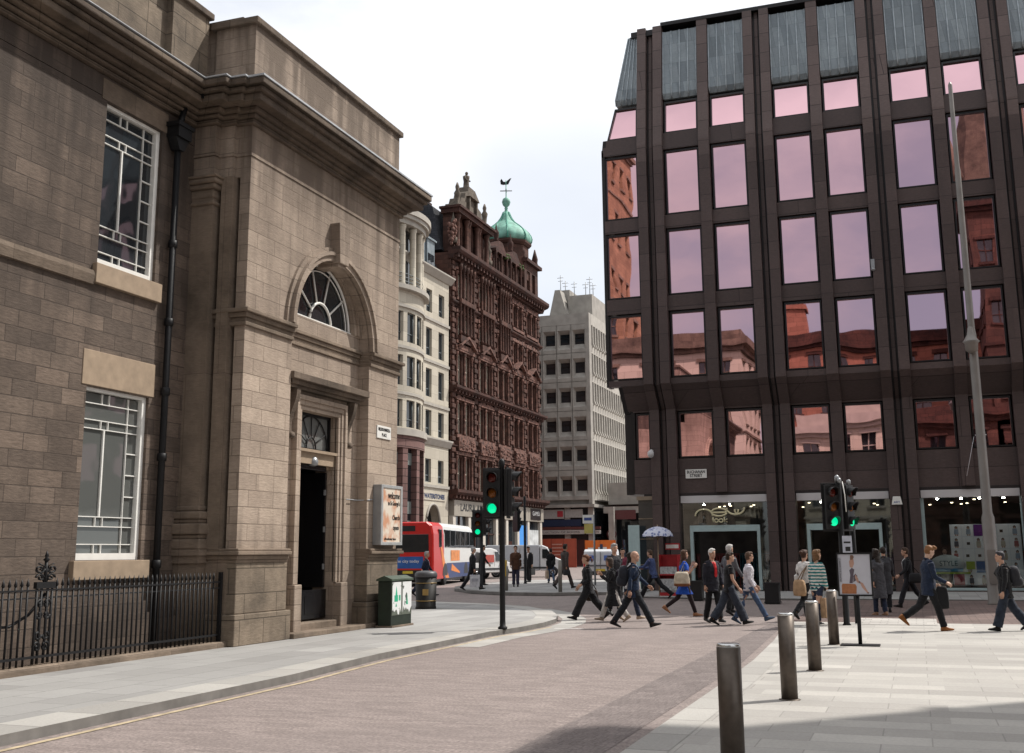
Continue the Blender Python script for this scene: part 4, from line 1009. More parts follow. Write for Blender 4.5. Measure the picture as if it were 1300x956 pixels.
s = MB(); s.box(XWN+.25,XWN+1.3,YL+.30,YL+.336,.92,1.03); s.build('blue_band', flat('bright blue band', (0.02,0.22,0.38), .6), bl)
s = MB(); s.box(XWN+.25,XWN+1.55,YL+.30,YL+.336,.83,.90); s.box(XWN+1.42,XWN+1.72,YL+.33,YL+.36,1.0,1.28); s.build('lime_band', flat('lime green card', (0.32,0.42,0.03), .6), bl)
lettering('STYLE', 0.27, (XWN+.82, YL+.325, 1.2), FACE_NY, flat('dark teal lettering', (0.03,0.10,0.13), .6), bl, width=.62)
def mannequin(x, top, lab):
    t = thing('mannequin', (x, YL+.55, .3), lab, 'mannequin')
    s = MB(); y = YL+.62
    s.loft([[(x+r*math.cos(2*PI*i/14), y+r*.7*math.sin(2*PI*i/14), z) for i in range(14)] for (r, z) in ((.22,.45),(.19,.75),(.15,1.02),(.19,1.3),(.20,1.42),(.06,1.5),(.055,1.56))])
    s.build('dress', flat('mannequin dress', top, .85, var=.4, scale=7), t)
    s = MB(); s.ellipsoid((x, y, 1.66), .085, .10, .12); s.tube([(x-.2,y,1.42),(x-.27,y-.02,1.1),(x-.2,y-.1,.9)], .035, 8); s.tube([(x+.2,y,1.42),(x+.26,y-.02,1.1),(x+.22,y-.1,.9)], .035, 8); s.tube([(x-.07,y,.46),(x-.07,y,.22)], .04, 8); s.tube([(x+.07,y,.46),(x+.07,y,.22)], .04, 8)
    s.build('body', skin_, t)
    s = MB(); s.ellipsoid((x, y+.02, 1.69), .10, .11, .12); s.build('wig', hair_, t)
mannequin(XWN+.72, (0.34,0.30,0.26), 'mannequin in a beige dress left of the poster grid')
mannequin(XWN+3.75, (0.36,0.42,0.46), 'mannequin in a pale dress right of the poster grid')
# planters
def planter(x, y, lab):
    t = MB(); t.prism([(x-.22,y-.22),(x+.22,y-.22),(x+.22,y+.22),(x-.22,y+.22)], 'z', grnd(y)+.02, grnd(y)+.60)
    t.box(x-.235,x+.235,y-.235,y+.235,grnd(y)+.60,grnd(y)+.66)
    t.box(x-.24,x+.24,y-.24,y+.24,grnd(y)+.02,grnd(y)+.08)
    o = t.build('planter', flat('black planter', (0.012,0.012,0.013), .35)); tag(o, lab, 'planter')
planter(-7.11, 37.9, 'square black planter left of the shop door'); planter(-4.43, 36.5, 'square black planter right of the shop door')
# street name plate
t = thing('street_sign', (-8.07, YL-.12, 4.75), 'white street name plate on the granite band above the left shop entrance', 'sign')
s = MB(); s.box(-8.50,-7.66,YL-.155,YL-.10,4.57,4.92); s.build('plate', M['white_paint'], t, bevel=.005)
lettering('BUCHANAN', .165, (-8.08,YL-.158,4.815), FACE_NY, mt_black, t, width=.72, bold=.004); lettering('STREET', .165, (-8.08,YL-.158,4.67), FACE_NY, mt_black, t, width=.5, bold=.004)
# alarm box and cameras
t = thing('alarm_box', (-.57, YL-.3, 3.3), 'white trapezoid alarm box on the dark pier right of the middle shop entrance', 'alarm box')
s = MB(); s.prism([(-.80,3.36),(-.42,3.36),(-.48,3.66),(-.74,3.66)], 'y', YL-.46, YL-.355); s.build('body', M['white_paint'], t, bevel=.01)
lettering('ADT', .1, (-.61, YL-.464, 3.45), FACE_NY, flat('blue logo', (0.02,0.08,0.3), .5), t, width=.22)
t = thing('dome_camera', (-9.9, YL-.5, 5.6), 'white dome security camera on a bracket at the left corner of the granite block', 'camera')
s = MB(); s.tube([(-9.75,YL-.26,5.7),(-9.78,YL-.55,5.72)], .035, 8); s.lathe((-9.78,YL-.62,5.5), [(.0,-.1),(.09,-.07),(.13,0),(.13,.12),(.06,.2)], 16); s.build('body', flat('white camera plastic', (.5,.5,.5), .4), t)
t = thing('security_light', (-.85, YU-.3, 12.4), 'tiny pale lamp on a dark pier between the upper pink windows', 'lamp')
s = MB(); s.box(-.92,-.78,YU-.42,YU-.28,12.2,12.55); s.lathe((-.85,YU-.36,12.1), [(.05,0),(.09,.06),(.07,.12)], 10); s.build('body', M['grey_metal'], t)
# glass pavilion strip left of the corner, and its aqua frame
t = thing('glass_screen', (-10.2, 43.6, .2), 'dark glass screen wall with aqua frame under the left corner of the granite block', 'glass wall')
s = MB(); s.box(-10.45,-9.75,43.9,43.96,.25,3.75); s.build('pane', M['glass_dark'], t)
s = MB(); s.box(-9.76,-9.68,43.82,43.98,.2,3.9); s.box(-10.5,-9.76,43.84,43.98,3.75,3.9)
for z in (1.2,2.2,3.0): s.box(-10.45,-9.76,43.87,43.9,z,z+.03)
s.build('frame', flat('tan metal frame', (.22,.17,.12), .5), t)
s = MB(); s.box(-10.75,-10.55,43.3,43.36,.25,2.75); s.box(-10.55,-10.3,43.3,43.36,.25,2.75); s.build('fin', M['teal_frame'], t, bevel=.005)
# ------------------------------------------------------------------ cream office building
XF = -36.0
cr = thing('cream_building', (-40, 73, 0.15), 'cream stone building with curved bay, column loggia and pink rusticated base beyond the bus', 'building')
fl = [(7.25,9.1),(10.95,13.0),(14.05,16.35),(17.4,19.7),(21.0,22.9)]
holes = []
for yc in (80.25, 82.75): holes += [(yc-.58, yc+.58, a, c) for (a, c) in fl]
for yc in (63.5, 66.0, 68.5, 71): holes += [(yc-.58, yc+.58, a, c) for (a, c) in fl]
b = MB(); b.wall('x', XF, 1, 61, 79.0, 4, 24.2, [h for h in holes if h[1] < 79], .35)
b.wall('x', XF, 1, 79.0, 84.3, 6.9, 24.2, [h for h in holes if h[0] > 79], .35)
# pointed-arch doorway wall
yc = 81.2; na = 16
def ogive(t, hw=1.55, zs=2.6, zt=5.55):   # t 0..1 along left half
    return (hw*(1-t**1.0*1.0) if False else hw*math.cos(t*PI/2)**0.85, zs+(zt-zs)*math.sin(t*PI/2)**0.9)
pts = [(yc-ogive(i/na)[0], ogive(i/na)[1]) for i in range(na+1)] + [(yc+ogive(i/na)[0], ogive(i/na)[1]) for i in range(na-1,-1,-1)]
for i in range(len(pts)-1):
    (ya,za),(yb,zb) = pts[i], pts[i+1]
    b.quad((XF,ya,za),(XF,yb,zb),(XF,yb,6.9),(XF,ya,6.9)); b.quad((XF,yb,zb),(XF,ya,za),(XF-.8,ya,za),(XF-.8,yb,zb))
b.wall('x', XF, 1, 79.0, yc-1.55, .1, 6.9); b.wall('x', XF, 1, yc+1.55, 84.3, .1, 6.9)
b.wall('y', 84.3, 1, -52, XF, .1, 24.2); b.box(-52, XF-1.3, 61, 84.2, .1, 24.2)
b.build('wall', M['cream'], cr)
s = MB(); s.box(XF-1, XF-.7, yc-1.6, yc+1.6, .1, 5.6); s.build('arched_doorway', M['dark_void'], cr)
s = MB()
for i in range(len(pts)-1):
    (ya,za),(yb,zb) = pts[i], pts[i+1]
s.tube([(XF+.03, p[0], p[1]) for p in pts], .11, 8); s.build('arch_moulding', M['cream_trim'], cr)
s = MB()
for (z, p) in ((10.3,.35),(13.35,.1),(16.85,.1),(20.3,.12),(6.85,.12),(24.2,.5)):
    h = .22 if p < .3 else .5
    if p > .3: s.prism([(XF-.3,z-.1),(XF+.1,z-.1),(XF+p,z+h-.12),(XF+p,z+h),(XF-.3,z+h)], 'y', 61, 84.3+(.3 if z > 20 else .25))
    else: s.box(XF-.3, XF+p, 61, 84.32, z, z+h)
s.build('string_course', M['cream_trim'], cr)
fmat = flat('grey window frame', (.12,.14,.15), .5)
for h in holes:
    f = MB(); (a,c,d,e) = h; x = XF-.28
    f.box(x,x+.08,a,a+.09,d,e); f.box(x,x+.08,c-.09,c,d,e); f.box(x,x+.08,a+.09,c-.09,e-.09,e); f.box(x,x+.08,a+.09,c-.09,d,d+.09); f.box(x,x+.07,a+.09,c-.09,d+(e-d)*.28,d+(e-d)*.28+.07); f.box(x,x+.06,(a+c)/2-.03,(a+c)/2+.03,d+.09,d+(e-d)*.28)
    o = f.build('window', fmat, cr); g = MB(); g.quad((x+.02,a,d),(x+.02,c,d),(x+.02,c,e),(x+.02,a,e)); g.build('pane', M['glass_dark'], o)
# curved bay: solid of revolution arc bulging from the facade
yb0, yb1 = 72.2, 79.0; ybc = (yb0+yb1)/2; hw = (yb1-yb0)/2; bul = 1.0
Rb = (hw*hw + bul*bul)/(2*bul); xbc = XF + bul - Rb; th = math.asin(hw/Rb)
def bow(t, dr=0): # t -1..1
    a = th*t; return (xbc + (Rb+dr)*math.cos(a), ybc + (Rb+dr)*math.sin(a))
def bowring(mb, z0, z1, dr, mat=0, n=24, t0=-1, t1=1):
    r0, r1 = [], []
    for i in range(n+1):
        t = t0+(t1-t0)*i/n; p = bow(t, dr); r0.append((p[0],p[1],z0)); r1.append((p[0],p[1],z1))
    poly0 = [(XF-.4, bow(t0)[1], z0)] + r0 + [(XF-.4, bow(t1)[1], z0)]
    poly1 = [(XF-.4, bow(t0)[1], z1)] + r1 + [(XF-.4, bow(t1)[1], z1)]
    mb.loft([poly0, poly1], mat, True, False)
b = MB()
tw = [(-.62,.13),(-.2,.16),(.2,.16),(.58,.13)]
prev = -1.0; segs = []
for (tc_, hw_) in tw: segs.append((prev, tc_-hw_)); prev = tc_+hw_
segs.append((prev, 1.0))
for (z0, z1) in fl[1:]+[]:
    if z1 > 21.5: continue
    for (a, c) in segs: bowring(b, z0, z1, 0, n=5, t0=a, t1=c)
for (z0, z1) in ((10.5,10.95),(13.0,14.05),(16.35,17.4),(19.7,21.6)): bowring(b, z0, z1, 0)
b.build('bay_wall', M['cream'], cr)
for (z0, z1) in fl[1:4]:
    for (tc_, hw_) in tw:
        g = MB(); p, q = bow(tc_-hw_, -.25), bow(tc_+hw_, -.25)
        g.quad((p[0],p[1],z0),(q[0],q[1],z0),(q[0],q[1],z1),(p[0],p[1],z1)); o = g.build('bay_window', M['glass_dark'], cr)
        f = MB(); zz = z0+(z1-z0)*.3
        f.tube([(p[0]+.03,p[1],z0),(p[0]+.03,p[1],z1)],.05,4); f.tube([(q[0]+.03,q[1],z0),(q[0]+.03,q[1],z1)],.05,4); f.tube([(p[0]+.03,p[1],zz),(q[0]+.03,q[1],zz)],.04,4); f.tube([(p[0]+.03,p[1],z1-.03),(q[0]+.03,q[1],z1-.03)],.05,4)
        f.build('frame', fmat, o)
s = MB()
for (z, p, h) in ((10.3,.35,.5),(13.35,.1,.22),(16.85,.1,.22),(20.0,.15,.2),(21.35,.45,.35),(26.55,.15,.4),(26.95,.4,.3),(27.25,.55,.45)): bowring(s, z, z+h, p)
s.build('bay_cornice', M['cream_trim'], cr)
s = MB()
for t in (-.9,-.48,-.05,.38,.78):
    p = bow(t, -.25); s.lathe((p[0],p[1],21.7), [(.30,0),(.30,.2),(.26,.25),(.24,4.5),(.3,4.6),(.32,4.86)], 14)
s.build('loggia_column', M['cream'], cr)
s = MB(); bowring(s, 21.7, 26.6, -.9); s.build('loggia_glass', M['glass_dark'], cr)
s = MB()
for z in (22.1,22.4,22.7): s.tube([(bow(-1+2*i/16, -.1)[0], bow(-1+2*i/16, -.1)[1], z) for i in range(17)], .03, 6)
s.build('loggia_rail', fmat, cr)
# bay base: pink rusticated piers
s = MB()
for (a, c) in ((-1,-.86),(-.5,-.34),(0.02,.18),(.55,.68),(.9,1.0)): bowring(s, .1, 9.4, .12, n=3, t0=a, t1=c)
bowring(s, 9.4, 10.3, .16)
s.build('bay_base', M['pinkstone'], cr)
s = MB(); bowring(s, .1, 9.4, -.35); s.build('bay_base_glass', M['glass_dark'], cr)
s = MB()
for z in (3.2,4.6,8.2): bowring(s, z, z+.9, -.3)
s.build('bay_base_panel', flat('grey green panel', (.16,.18,.17), .5), cr)
# mansard with dormers
s = MB(); s.prism([(XF-.5,24.65),(XF-2.4,28.4),(-52,28.4),(-52,24.65)], 'y', 61, 84.2); s.build('roof', M['slate'], cr)
for yc in (80.2, 82.2, 70, 67, 64):
    s = MB(); s.box(XF-3,XF-.75,yc-.75,yc+.75,24.7,27.6); s.box(XF-3,XF-.6,yc-.9,yc+.9,27.6,27.75); d_ = s.build('dormer', M['zinc'], cr)
    g = MB(); g.box(XF-.76,XF-.72,yc-.6,yc-.05,25.0,26.4); g.box(XF-.76,XF-.72,yc+.05,yc+.6,25.0,26.4); g.build('pane', M['glass_dark'], d_)
s = MB(); s.box(XF+.0,XF+.06,79.35,83.6,5.85,6.45); s.build('sign_board', M['cream'], cr)
lettering('WATERSTONES', .5, (XF+.07, 81.4, 6.15), FACE_PX, flat('navy lettering', (.02,.035,.09), .5), cr, width=4.0, bold=.02)

# ------------------------------------------------------------------ red sandstone building with dome
rd = thing('red_sandstone_building', (-40, 96, .15), 'ornate red sandstone building with statue topped gable and green copper dome', 'building')
RY0, RY1 = 84.6, 108.5
qy = [85.0, 90.1, 95.0, 99.3, 103.4, 107.8]
bc = [(qy[i]+qy[i+1])/2 for i in range(5)]
hs = []; lv = [(7.0,9.7),(11.7,14.35),(15.9,18.6),(19.8,21.9),(23.6,25.7)]
for i, yc in enumerate(bc):
    w_ = (qy[i+1]-qy[i])
    for j, (z0, z1) in enumerate(lv):
        hwid = .52 if j < 3 else .42
        for sg in (-1, 1): hs.append((yc+sg*w_*.17-hwid, yc+sg*w_*.17+hwid, z0, z1))
b = MB(); b.wall('x', XF, 1, RY0, RY1, 6.0, 27.2, hs, .45)
b.box(-56, XF-.6, RY0+.1, RY1-.1, .1, 27.2); b.wall('y', RY0, -1, -56, XF, 22, 27.2); b.wall('y', RY1, 1, -56, XF, .1, 27.2)
b.build('wall', M['red'], rd)
for h in hs:
    (a,c,d,e) = h; x = XF-.32
    f = MB(); f.box(x,x+.09,a,a+.09,d,e); f.box(x,x+.09,c-.09,c,d,e); f.box(x,x+.09,a+.09,c-.09,e-.09,e); f.box(x,x+.09,a+.09,c-.09,d,d+.1); f.box(x,x+.1,a+.09,c-.09,(d+e)/2-.05,(d+e)/2+.05)
    o = f.build('window', flat('cream sash', (.42,.38,.31), .6) if h is hs[0] else bpy.data.materials['cream sash'], rd)
    g = MB(); g.quad((x+.03,a,d),(x+.03,c,d),(x+.03,c,e),(x+.03,a,e)); g.build('pane', M['glass_pale'] if (int(a*7)+int(d*3)) % 3 else M['glass_dark'], o)
# window surrounds: shafts between and beside the paired windows, arched heads
for i, yc in enumerate(bc):
    w_ = qy[i+1]-qy[i]
    for j, (z0, z1) in enumerate(lv):
        s = MB()
        for dy, r in ((0,.11),(-w_*.34,.11),(w_*.34,.11)):
            s.lathe((XF+.10, yc+dy, z0-.1), [(r*1.4,0),(r*1.4,.15),(r,.22),(r*.9,z1-z0-.2),(r*1.5,z1-z0-.02),(r*1.6,z1-z0+.16)], 10)
        s.box(XF-.05, XF+.30, yc-w_*.40, yc+w_*.40, z0-.42, z0-.16)
        s.box(XF-.05, XF+.26, yc-w_*.40, yc+w_*.40, z1+.17, z1+.42)
        s.build('window_surround', M['red_carve'], rd, split=False)
# quoins
for y in qy:
    s = MB()
    for k in range(44):
        z = 6.8 + k*.46
        if z > 26.8: break
        d_ = .30 if k % 2 else .17
        s.box(XF-.05, XF+.15+(.08 if k % 2 else 0), y-d_*1.3, y+d_*1.3, z, z+.38)
    s.build('quoin', M['red'], rd, bevel=.05, split=False)
# cornices
s = MB()
def corn(z, p, h, mb=s, dent=True):
    mb.prism([(XF-.2,z),(XF+p*.3,z),(XF+p*.45,z+h*.35),(XF+p*.85,z+h*.5),(XF+p,z+h*.7),(XF+p,z+h),(XF-.2,z+h)], 'y', RY0-.1, RY1+p*.6)
    if dent:
        y = RY0
        while y < RY1:
            mb.box(XF+p*.2, XF+p*.75, y, y+.3, z+h*.1, z+h*.42); y += .75
corn(26.6, 1.0, 1.0); corn(15.0, .7, .6); corn(6.1, .8, .8); corn(10.35, .3, .25, dent=False); corn(22.6, .35, .4, dent=False); corn(19.0,.25,.3,dent=False)
s.build('cornice', M['red_dark'], rd)
# carved balcony panels + pediments + oriel shafts
rc = random.Random(4)
for i, yc in enumerate(bc):
    s = MB()
    w_ = qy[i+1]-qy[i]
    s.box(XF-.05, XF+.42, yc-w_*.36, yc+w_*.36, 10.2, 11.3)
    for k in range(40):
        s.ellipsoid((XF+.42, yc+rc.uniform(-.33,.33)*w_, rc.uniform(10.35,11.15)), .09, .17, .13, 7, 4)
    for zz in (14.45, 18.7, 22.0, 25.85, 9.8):
        s2 = MB()
        for k in range(16): s2.ellipsoid((XF+.16, yc+(-.38+.76*k/15+rc.uniform(-.01,.01))*w_, zz+rc.uniform(.12,.4)), .12, .2, .14, 7, 4)
        s2.build('carved_frieze', M['red_carve'], rd, split=False)
    s.build('carved_panel', M['red_carve'], rd, split=False)
for i, yc in enumerate(bc):
    hw_ = (qy[i+1]-qy[i])*.33; s = MB()
    s.prism([(yc-hw_,18.95),(yc+hw_,18.95),(yc+hw_,19.1),(yc,19.95),(yc-hw_,19.1)], 'x', XF-.1, XF+.3); s.prism([(yc-hw_-.1,19.1),(yc,20.0),(yc+hw_+.1,19.1),(yc+hw_+.1,19.25),(yc,20.2),(yc-hw_-.1,19.25)], 'x', XF-.1, XF+.62)
    s.build('pediment', M['red_carve'], rd)
for i, yc in enumerate(bc[:3]):
    hw_ = (qy[i+1]-qy[i])*.3; s = MB()
    for k in range(5):
        y = yc - hw_ + k*hw_/2
        s.lathe((XF+.38, y, 20.2), [(.16,0),(.16,.2),(.11,.3),(.10,2.6),(.18,2.8),(.2,3.0),(.11,3.1),(.1,5.6),(.2,5.8),(.22,6.2)], 8)
    s.box(XF-.1, XF+.5, yc-hw_*1.1, yc+hw_*1.1, 19.5, 20.1); s.box(XF-.1, XF+.55, yc-hw_*1.1, yc+hw_*1.1, 22.9, 23.3)
    s.build('oriel_shaft', M['red'], rd, split=False)
# gable storey with columns and pediment, statue on top
GA, GB = 85.3, 93.2; gc = 89.2
gab = MB()
hg = [(gc-2.9,gc-2.0,27.9,30.0),(gc-.5,gc+.5,27.9,30.0),(gc+2.0,gc+2.9,27.9,30.0)]
gab.wall('x', XF-.1, 1, GA, GB, 27.5, 30.9, hg, .4); gab.box(XF-1.0, XF-.55, GA+.1, GB-.1, 27.5, 30.88); gab.wall('y', GA, -1, XF-1, XF-.1, 27.5, 30.9); gab.wall('y', GB, 1, XF-1, XF-.1, 27.5, 30.9)
g_ = gab.build('gable', M['red'], rd)
s = MB()
for dy in (-3.5,-1.45,-1.0,1.0,1.45,3.5): s.lathe((XF+.2, gc+dy, 27.6), [(.3,0),(.3,.25),(.22,.35),(.19,2.7),(.3,2.95),(.34,3.2)], 10)
s.build('column', M['red'], g_)
s = MB(); s.box(XF-1.1, XF+.65, GA-.3, GB+.3, 30.85, 31.25); s.box(XF-1.2, XF+.85, GA-.45, GB+.45, 31.25, 31.45)
s.build('gable_cornice', M['red_dark'], g_)
s = MB()
prof = [(-3.6,31.45),(-3.4,31.9),(-2.7,32.1),(-2.4,32.7),(-1.6,32.9),(-1.35,33.5),(-.75,33.8),(-.6,34.3)]
s.prism([(gc+p[0],p[1]) for p in prof] + [(gc-p[0],p[1]) for p in reversed(prof)], 'x', XF-1.0, XF+.1)
s.box(XF-.9, XF+.35, gc-1.0, gc-.75, 31.45, 33.2); s.box(XF-.9, XF+.35, gc+.75, gc+1.0, 31.45, 33.2); s.prism([(gc-1.2,33.2),(gc+1.2,33.2),(gc,34.0)], 'x', XF-.8, XF+.45)
s.build('gable_top', M['statue_stone'], g_)
s = MB()
for dy, h_ in ((-4.2,2.8),(4.3,2.8),(-3.3,1.4),(3.3,1.4)): s.lathe((XF+.1, gc+dy, 31.3 if abs(dy)<4 else 28.0), [(.38,0),(.38,.5),(.2,.6),(.25,1.2),(.32,1.5),(.15,1.8),(.2,2.1),(.06,2.5),(.02,h_)], 8)
s.build('finial', M['statue_stone'], rd)
# carved griffin-like scrolls beside the gable
s = MB()
for k in range(70): s.ellipsoid((XF+.1+rc.uniform(-.25,.25), GA-.45+rc.uniform(-.5,.4), 27.8+rc.triangular(0,2.7,.4)), .15, .17, .2, 7, 4)
for k in range(40): s.ellipsoid((XF+.1, GB+.6+rc.uniform(-.4,.4), 27.8+rc.triangular(0,1.7,.2)), .15, .16, .2, 7, 4)
s.build('carved_scroll', M['red_carve'], rd)
st = MB(True)
bx = (XF-.4, gc)
st.loft([[(bx[0]+r*math.cos(2*PI*i/14), bx[1]+r*1.0*math.sin(2*PI*i/14), z) for i in range(14)] for (r, z) in ((.62,34.9),(.55,35.0),(.42,35.1),(.40,35.5),(.36,36.1),(.44,36.6),(.46,36.9),(.2,37.05),(.14,37.12))])
st.ellipsoid((bx[0]+.05, bx[1], 37.35), .22, .2, .27); st.tube([(bx[0], bx[1]+.42, 36.85), (bx[0]+.15, bx[1]+.52, 36.4), (bx[0]+.4, bx[1]+.3, 36.2)], .12, 8); st.tube([(bx[0], bx[1]-.42, 36.85), (bx[0]+.1, bx[1]-.55, 36.4), (bx[0]+.3, bx[1]-.4, 36.0)], .12, 8)
st.v = [(bx[0]+(v[0]-bx[0])*.68, bx[1]+(v[1]-bx[1])*.68, 34.25+(v[2]-34.9)*.62) for v in st.v]
st.build('statue', M['statue_stone'], rd, split=False)
# roof behind, second dormers
s = MB(); s.prism([(XF-.9,27.5),(XF-1.7,31.4),(XF-2.4,32.0),(XF-12,32.0),(-56,27.5)], 'y', RY0+.02, GB); s.prism([(XF-1.2,27.5),(XF-3.0,30.2),(XF-12,30.2),(-56,27.5)], 'y', GB+.01, RY1)
s.build('roof', M['slate'], rd)
for (yc, hw_) in ((96.9,1.5),(101.0,1.5)):
    d_ = MB(); d_.wall('x', XF-.1, 1, yc-hw_, yc+hw_, 27.5, 30.0, [(yc-.95,yc-.2,27.9,29.6),(yc+.2,yc+.95,27.9,29.6)], .35); d_.box(XF-3,XF-.5,yc-hw_+.1,yc+hw_-.1,27.5,29.98); d_.wall('y', yc-hw_, -1, XF-3, XF-.1, 27.5, 30.0)
    o = d_.build('dormer', M['red'], rd)
    s = MB(); s.box(XF-1.5,XF+.25,yc-hw_-.25,yc+hw_+.25,30.0,30.3); s.prism([(yc-hw_-.2,30.3),(yc+hw_+.2,30.3),(yc+.4,31.3),(yc-.4,31.3)],'x',XF-1,XF+.1); s.lathe((XF-.4,yc,31.3),[(.35,0),(.2,.3),(.28,.7),(.3,1.0),(.12,1.3),(.02,2.0)],8)
    for dy in (-hw_,0,hw_): s.lathe((XF+.1,yc+dy,27.6),[(.2,0),(.14,.2),(.13,2.1),(.22,2.4)],8)
    s.build('dormer_top', M['red_dark'], o)
    g = MB()
    for k in range(14): g.ellipsoid((XF+.1+rc.uniform(-.3,.2), yc+hw_+rc.uniform(-.6,.6), 29.9+rc.uniform(0,.5)), .18,.22,.14,6,4)
    g.build('moss', flat('moss', (.05,.075,.02), .9, var=.5), o)
# corner turret: storey bay + drum + dome
dcy, dcx, dr = 105.0, -38.3, 2.35
s = MB(); s.wall('x', XF-.05, 1, 104.2, RY1, 27.5, 31.2, [(104.9,105.9,28.2,30.4),(106.6,107.6,28.2,30.4)], .35); s.box(XF-4.5,XF-.5,104.3,RY1,27.5,31.18); s.wall('y', 104.2, -1, XF-4.5, XF-.05, 27.5, 31.2)
s.build('turret_storey', M['red'], rd)
s = MB(); s.box(XF-4.6,XF+.35,104.0,RY1+.3,31.2,31.55); s.lathe((XF-.3,RY1-.2,31.5),[(.45,0),(.3,.5),(.35,.9),(.05,2.0)],8); s.lathe((XF-.3,104.4,31.5),[(.35,0),(.25,.4),(.3,.7),(.04,1.6)],8)
s.build('turret_cornice', M['red_dark'], rd)
oct_ = lambda r, z, ph=PI/8: [(dcx+r*math.cos(ph+2*PI*i/8), dcy+r*math.sin(ph+2*PI*i/8), z) for i in range(8)]
s = MB(); s.loft([oct_(dr*.98,29.5),oct_(dr*.98,33.1)], smooth=False); s.loft([oct_(dr*1.03,33.0),oct_(dr*1.12,33.25),oct_(dr*1.12,33.45)], smooth=False); s.build('dome_drum', M['red'], rd)
prof = [(1.06,33.95),(1.12,34.2),(1.14,34.6),(1.10,35.0),(1.0,35.45),(.84,35.9),(.66,36.3),(.50,36.65),(.37,37.0),(.27,37.4),(.20,37.8),(.14,38.3)]
def bl_(a): return 1.0
prof = [(r, 33.45+(z-33.95)*.80) for r, z in prof]
# smooth gores: subdivided ring between octagon and circle
def ring16(r, z):
    out = []
    for i in range(32):
        a = 2*PI*i/32 + PI/8; k = (i % 4)/4.0
        rr_ = r*math.cos(PI/8)/math.cos((k-.5)*PI/4); rr_ = .55*rr_+.45*r
        out.append((dcx+rr_*math.cos(a), dcy+rr_*math.sin(a), z))
    return out
s = MB(); s.loft([ring16(dr*r, z) for r, z in prof]); dm = s.build('dome', M['copper'], rd)
s = MB()
for i in range(8):
    a = 2*PI*i/8+PI/8; s.tube([(dcx+dr*r*1.005*math.cos(a), dcy+dr*r*1.005*math.sin(a), z) for r, z in prof], .07, 6)
s.build('dome_seam', M['copper_rib'], dm)
s = MB(); s.lathe((dcx,dcy,36.85),[(.3,0),(.22,.1),(.14,.4),(.2,.5),(.14,.65),(.35,.85),(.46,1.2),(.35,1.55),(.12,1.7),(.06,1.8),(.05,3.6)],16); s.build('dome_finial', M['copper'], dm)
s = MB(); z=39.5
s.tube([(dcx-.6,dcy-.2,z-.2),(dcx+.6,dcy+.2,z-.2)],.05,6); s.tube([(dcx+.2,dcy-.6,z-.2),(dcx-.2,dcy+.6,z-.2)],.05,6); s.tube([(dcx,dcy,z-.4),(dcx,dcy,z+.6)],.05,6)
s.prism([(-.6,z+.6),(-.35,z+.5),(.25,z+.5),(.45,z+.9),(.6,z+1.15),(.42,z+1.1),(.2,z+.95),(.0,z+.8),(-.3,z+.85),(-.5,z+1.2),(-.65,z+1.0)],'y',dcy-.03,dcy+.03)
for i_ in range(len(s.v)-22, len(s.v)): s.v[i_] = (s.v[i_][0]+dcx, s.v[i_][1], s.v[i_][2])
s.build('weather_vane', M['black_iron'], dm)
# chimneys at the left end
s = MB(); s.box(-40.5,-38.6,84.7,86.2,28,32.0); s.box(-40.6,-38.5,84.6,86.3,32.0,32.25); s.build('chimney', M['red_dark'], rd)
# ground floor shops
s = MB(); s.box(XF-.3,XF+.25,85.0,RY1,4.75,6.05); s.build('shop_fascia', flat('stone grey fascia', (.30,.27,.225), .6, var=.1, scale=2), rd)
lettering('LAURA ASHLEY', .85, (XF+.26, 90.0, 5.45), FACE_PX, mt_black, rd, width=7.4, bold=.02)
s = MB()
for y in (85.2,88.6,92.0,95.2,97.9,101.0,104.0,107.9): s.box(XF-.2,XF+.18,y-.28,y+.28,.1,4.75)
s.build('shop_pilaster', flat('cream stall riser', (.52,.48,.42), .6), rd)
s = MB(); s.quad((XF-.1,85,.1),(XF-.1,108,.1),(XF-.1,108,4.8),(XF-.1,85,4.8)); s.build('shop_window', M['glass_dark'], rd)
s = MB()
for y in (86.8,90.3,93.6,96.6): s.box(XF-.12,XF+.0,y-.05,y+.05,.1,4.75); s.box(XF-.12,XF,y-1.5,y+1.4,3.3,3.4)
s.build('shop_mullion', M['red'], rd)
s = MB(); s.box(XF-.05,XF+.05,101.3,103.7,.8,4.3); s.build('bright_poster', emit('bright cyan window poster', (.05,.22,.55), .35), rd)
s = MB(); s.box(XF+.2,XF+.3,104.4,107.5,4.9,6.0); s.build('dark_sign', M['granite_dark'], rd)
lettering('GAMES', .6, (XF+.31, 106, 5.5), FACE_PX, flat('pale lettering', (.5,.5,.5), .5), rd, width=2.2)
s = MB(); s.box(XF-.06,XF+.04,104.6,107.4,2.2,3.9); s.box(XF-.06,XF+.045,104.7,105.9,.9,2.1); s.build('white_poster', flat('white posters', (.5,.52,.52), .6, var=.3, scale=1.5), rd)

# ------------------------------------------------------------------ grey concrete office block
GX, GY = -33.2, 118.0
gr = thing('concrete_office_block', (-38, 124, .15), 'grey precast concrete office block with square windows and vertical fins', 'building')
GL = -60
cols_ = [-34.45-1.74*k for k in range(14)]
rws = [9.0+3.3*k for k in range(6)]
hg = [(x-.56,x+.56,z-.62,z+.62) for x in cols_ for z in rws]
b = MB(); b.wall('y', GY+.45, -1, GL, GX, 6.9, 28.4, hg, .25); b.box(GL, GX-.4, GY+.8, 150, 6.9, 28.3)
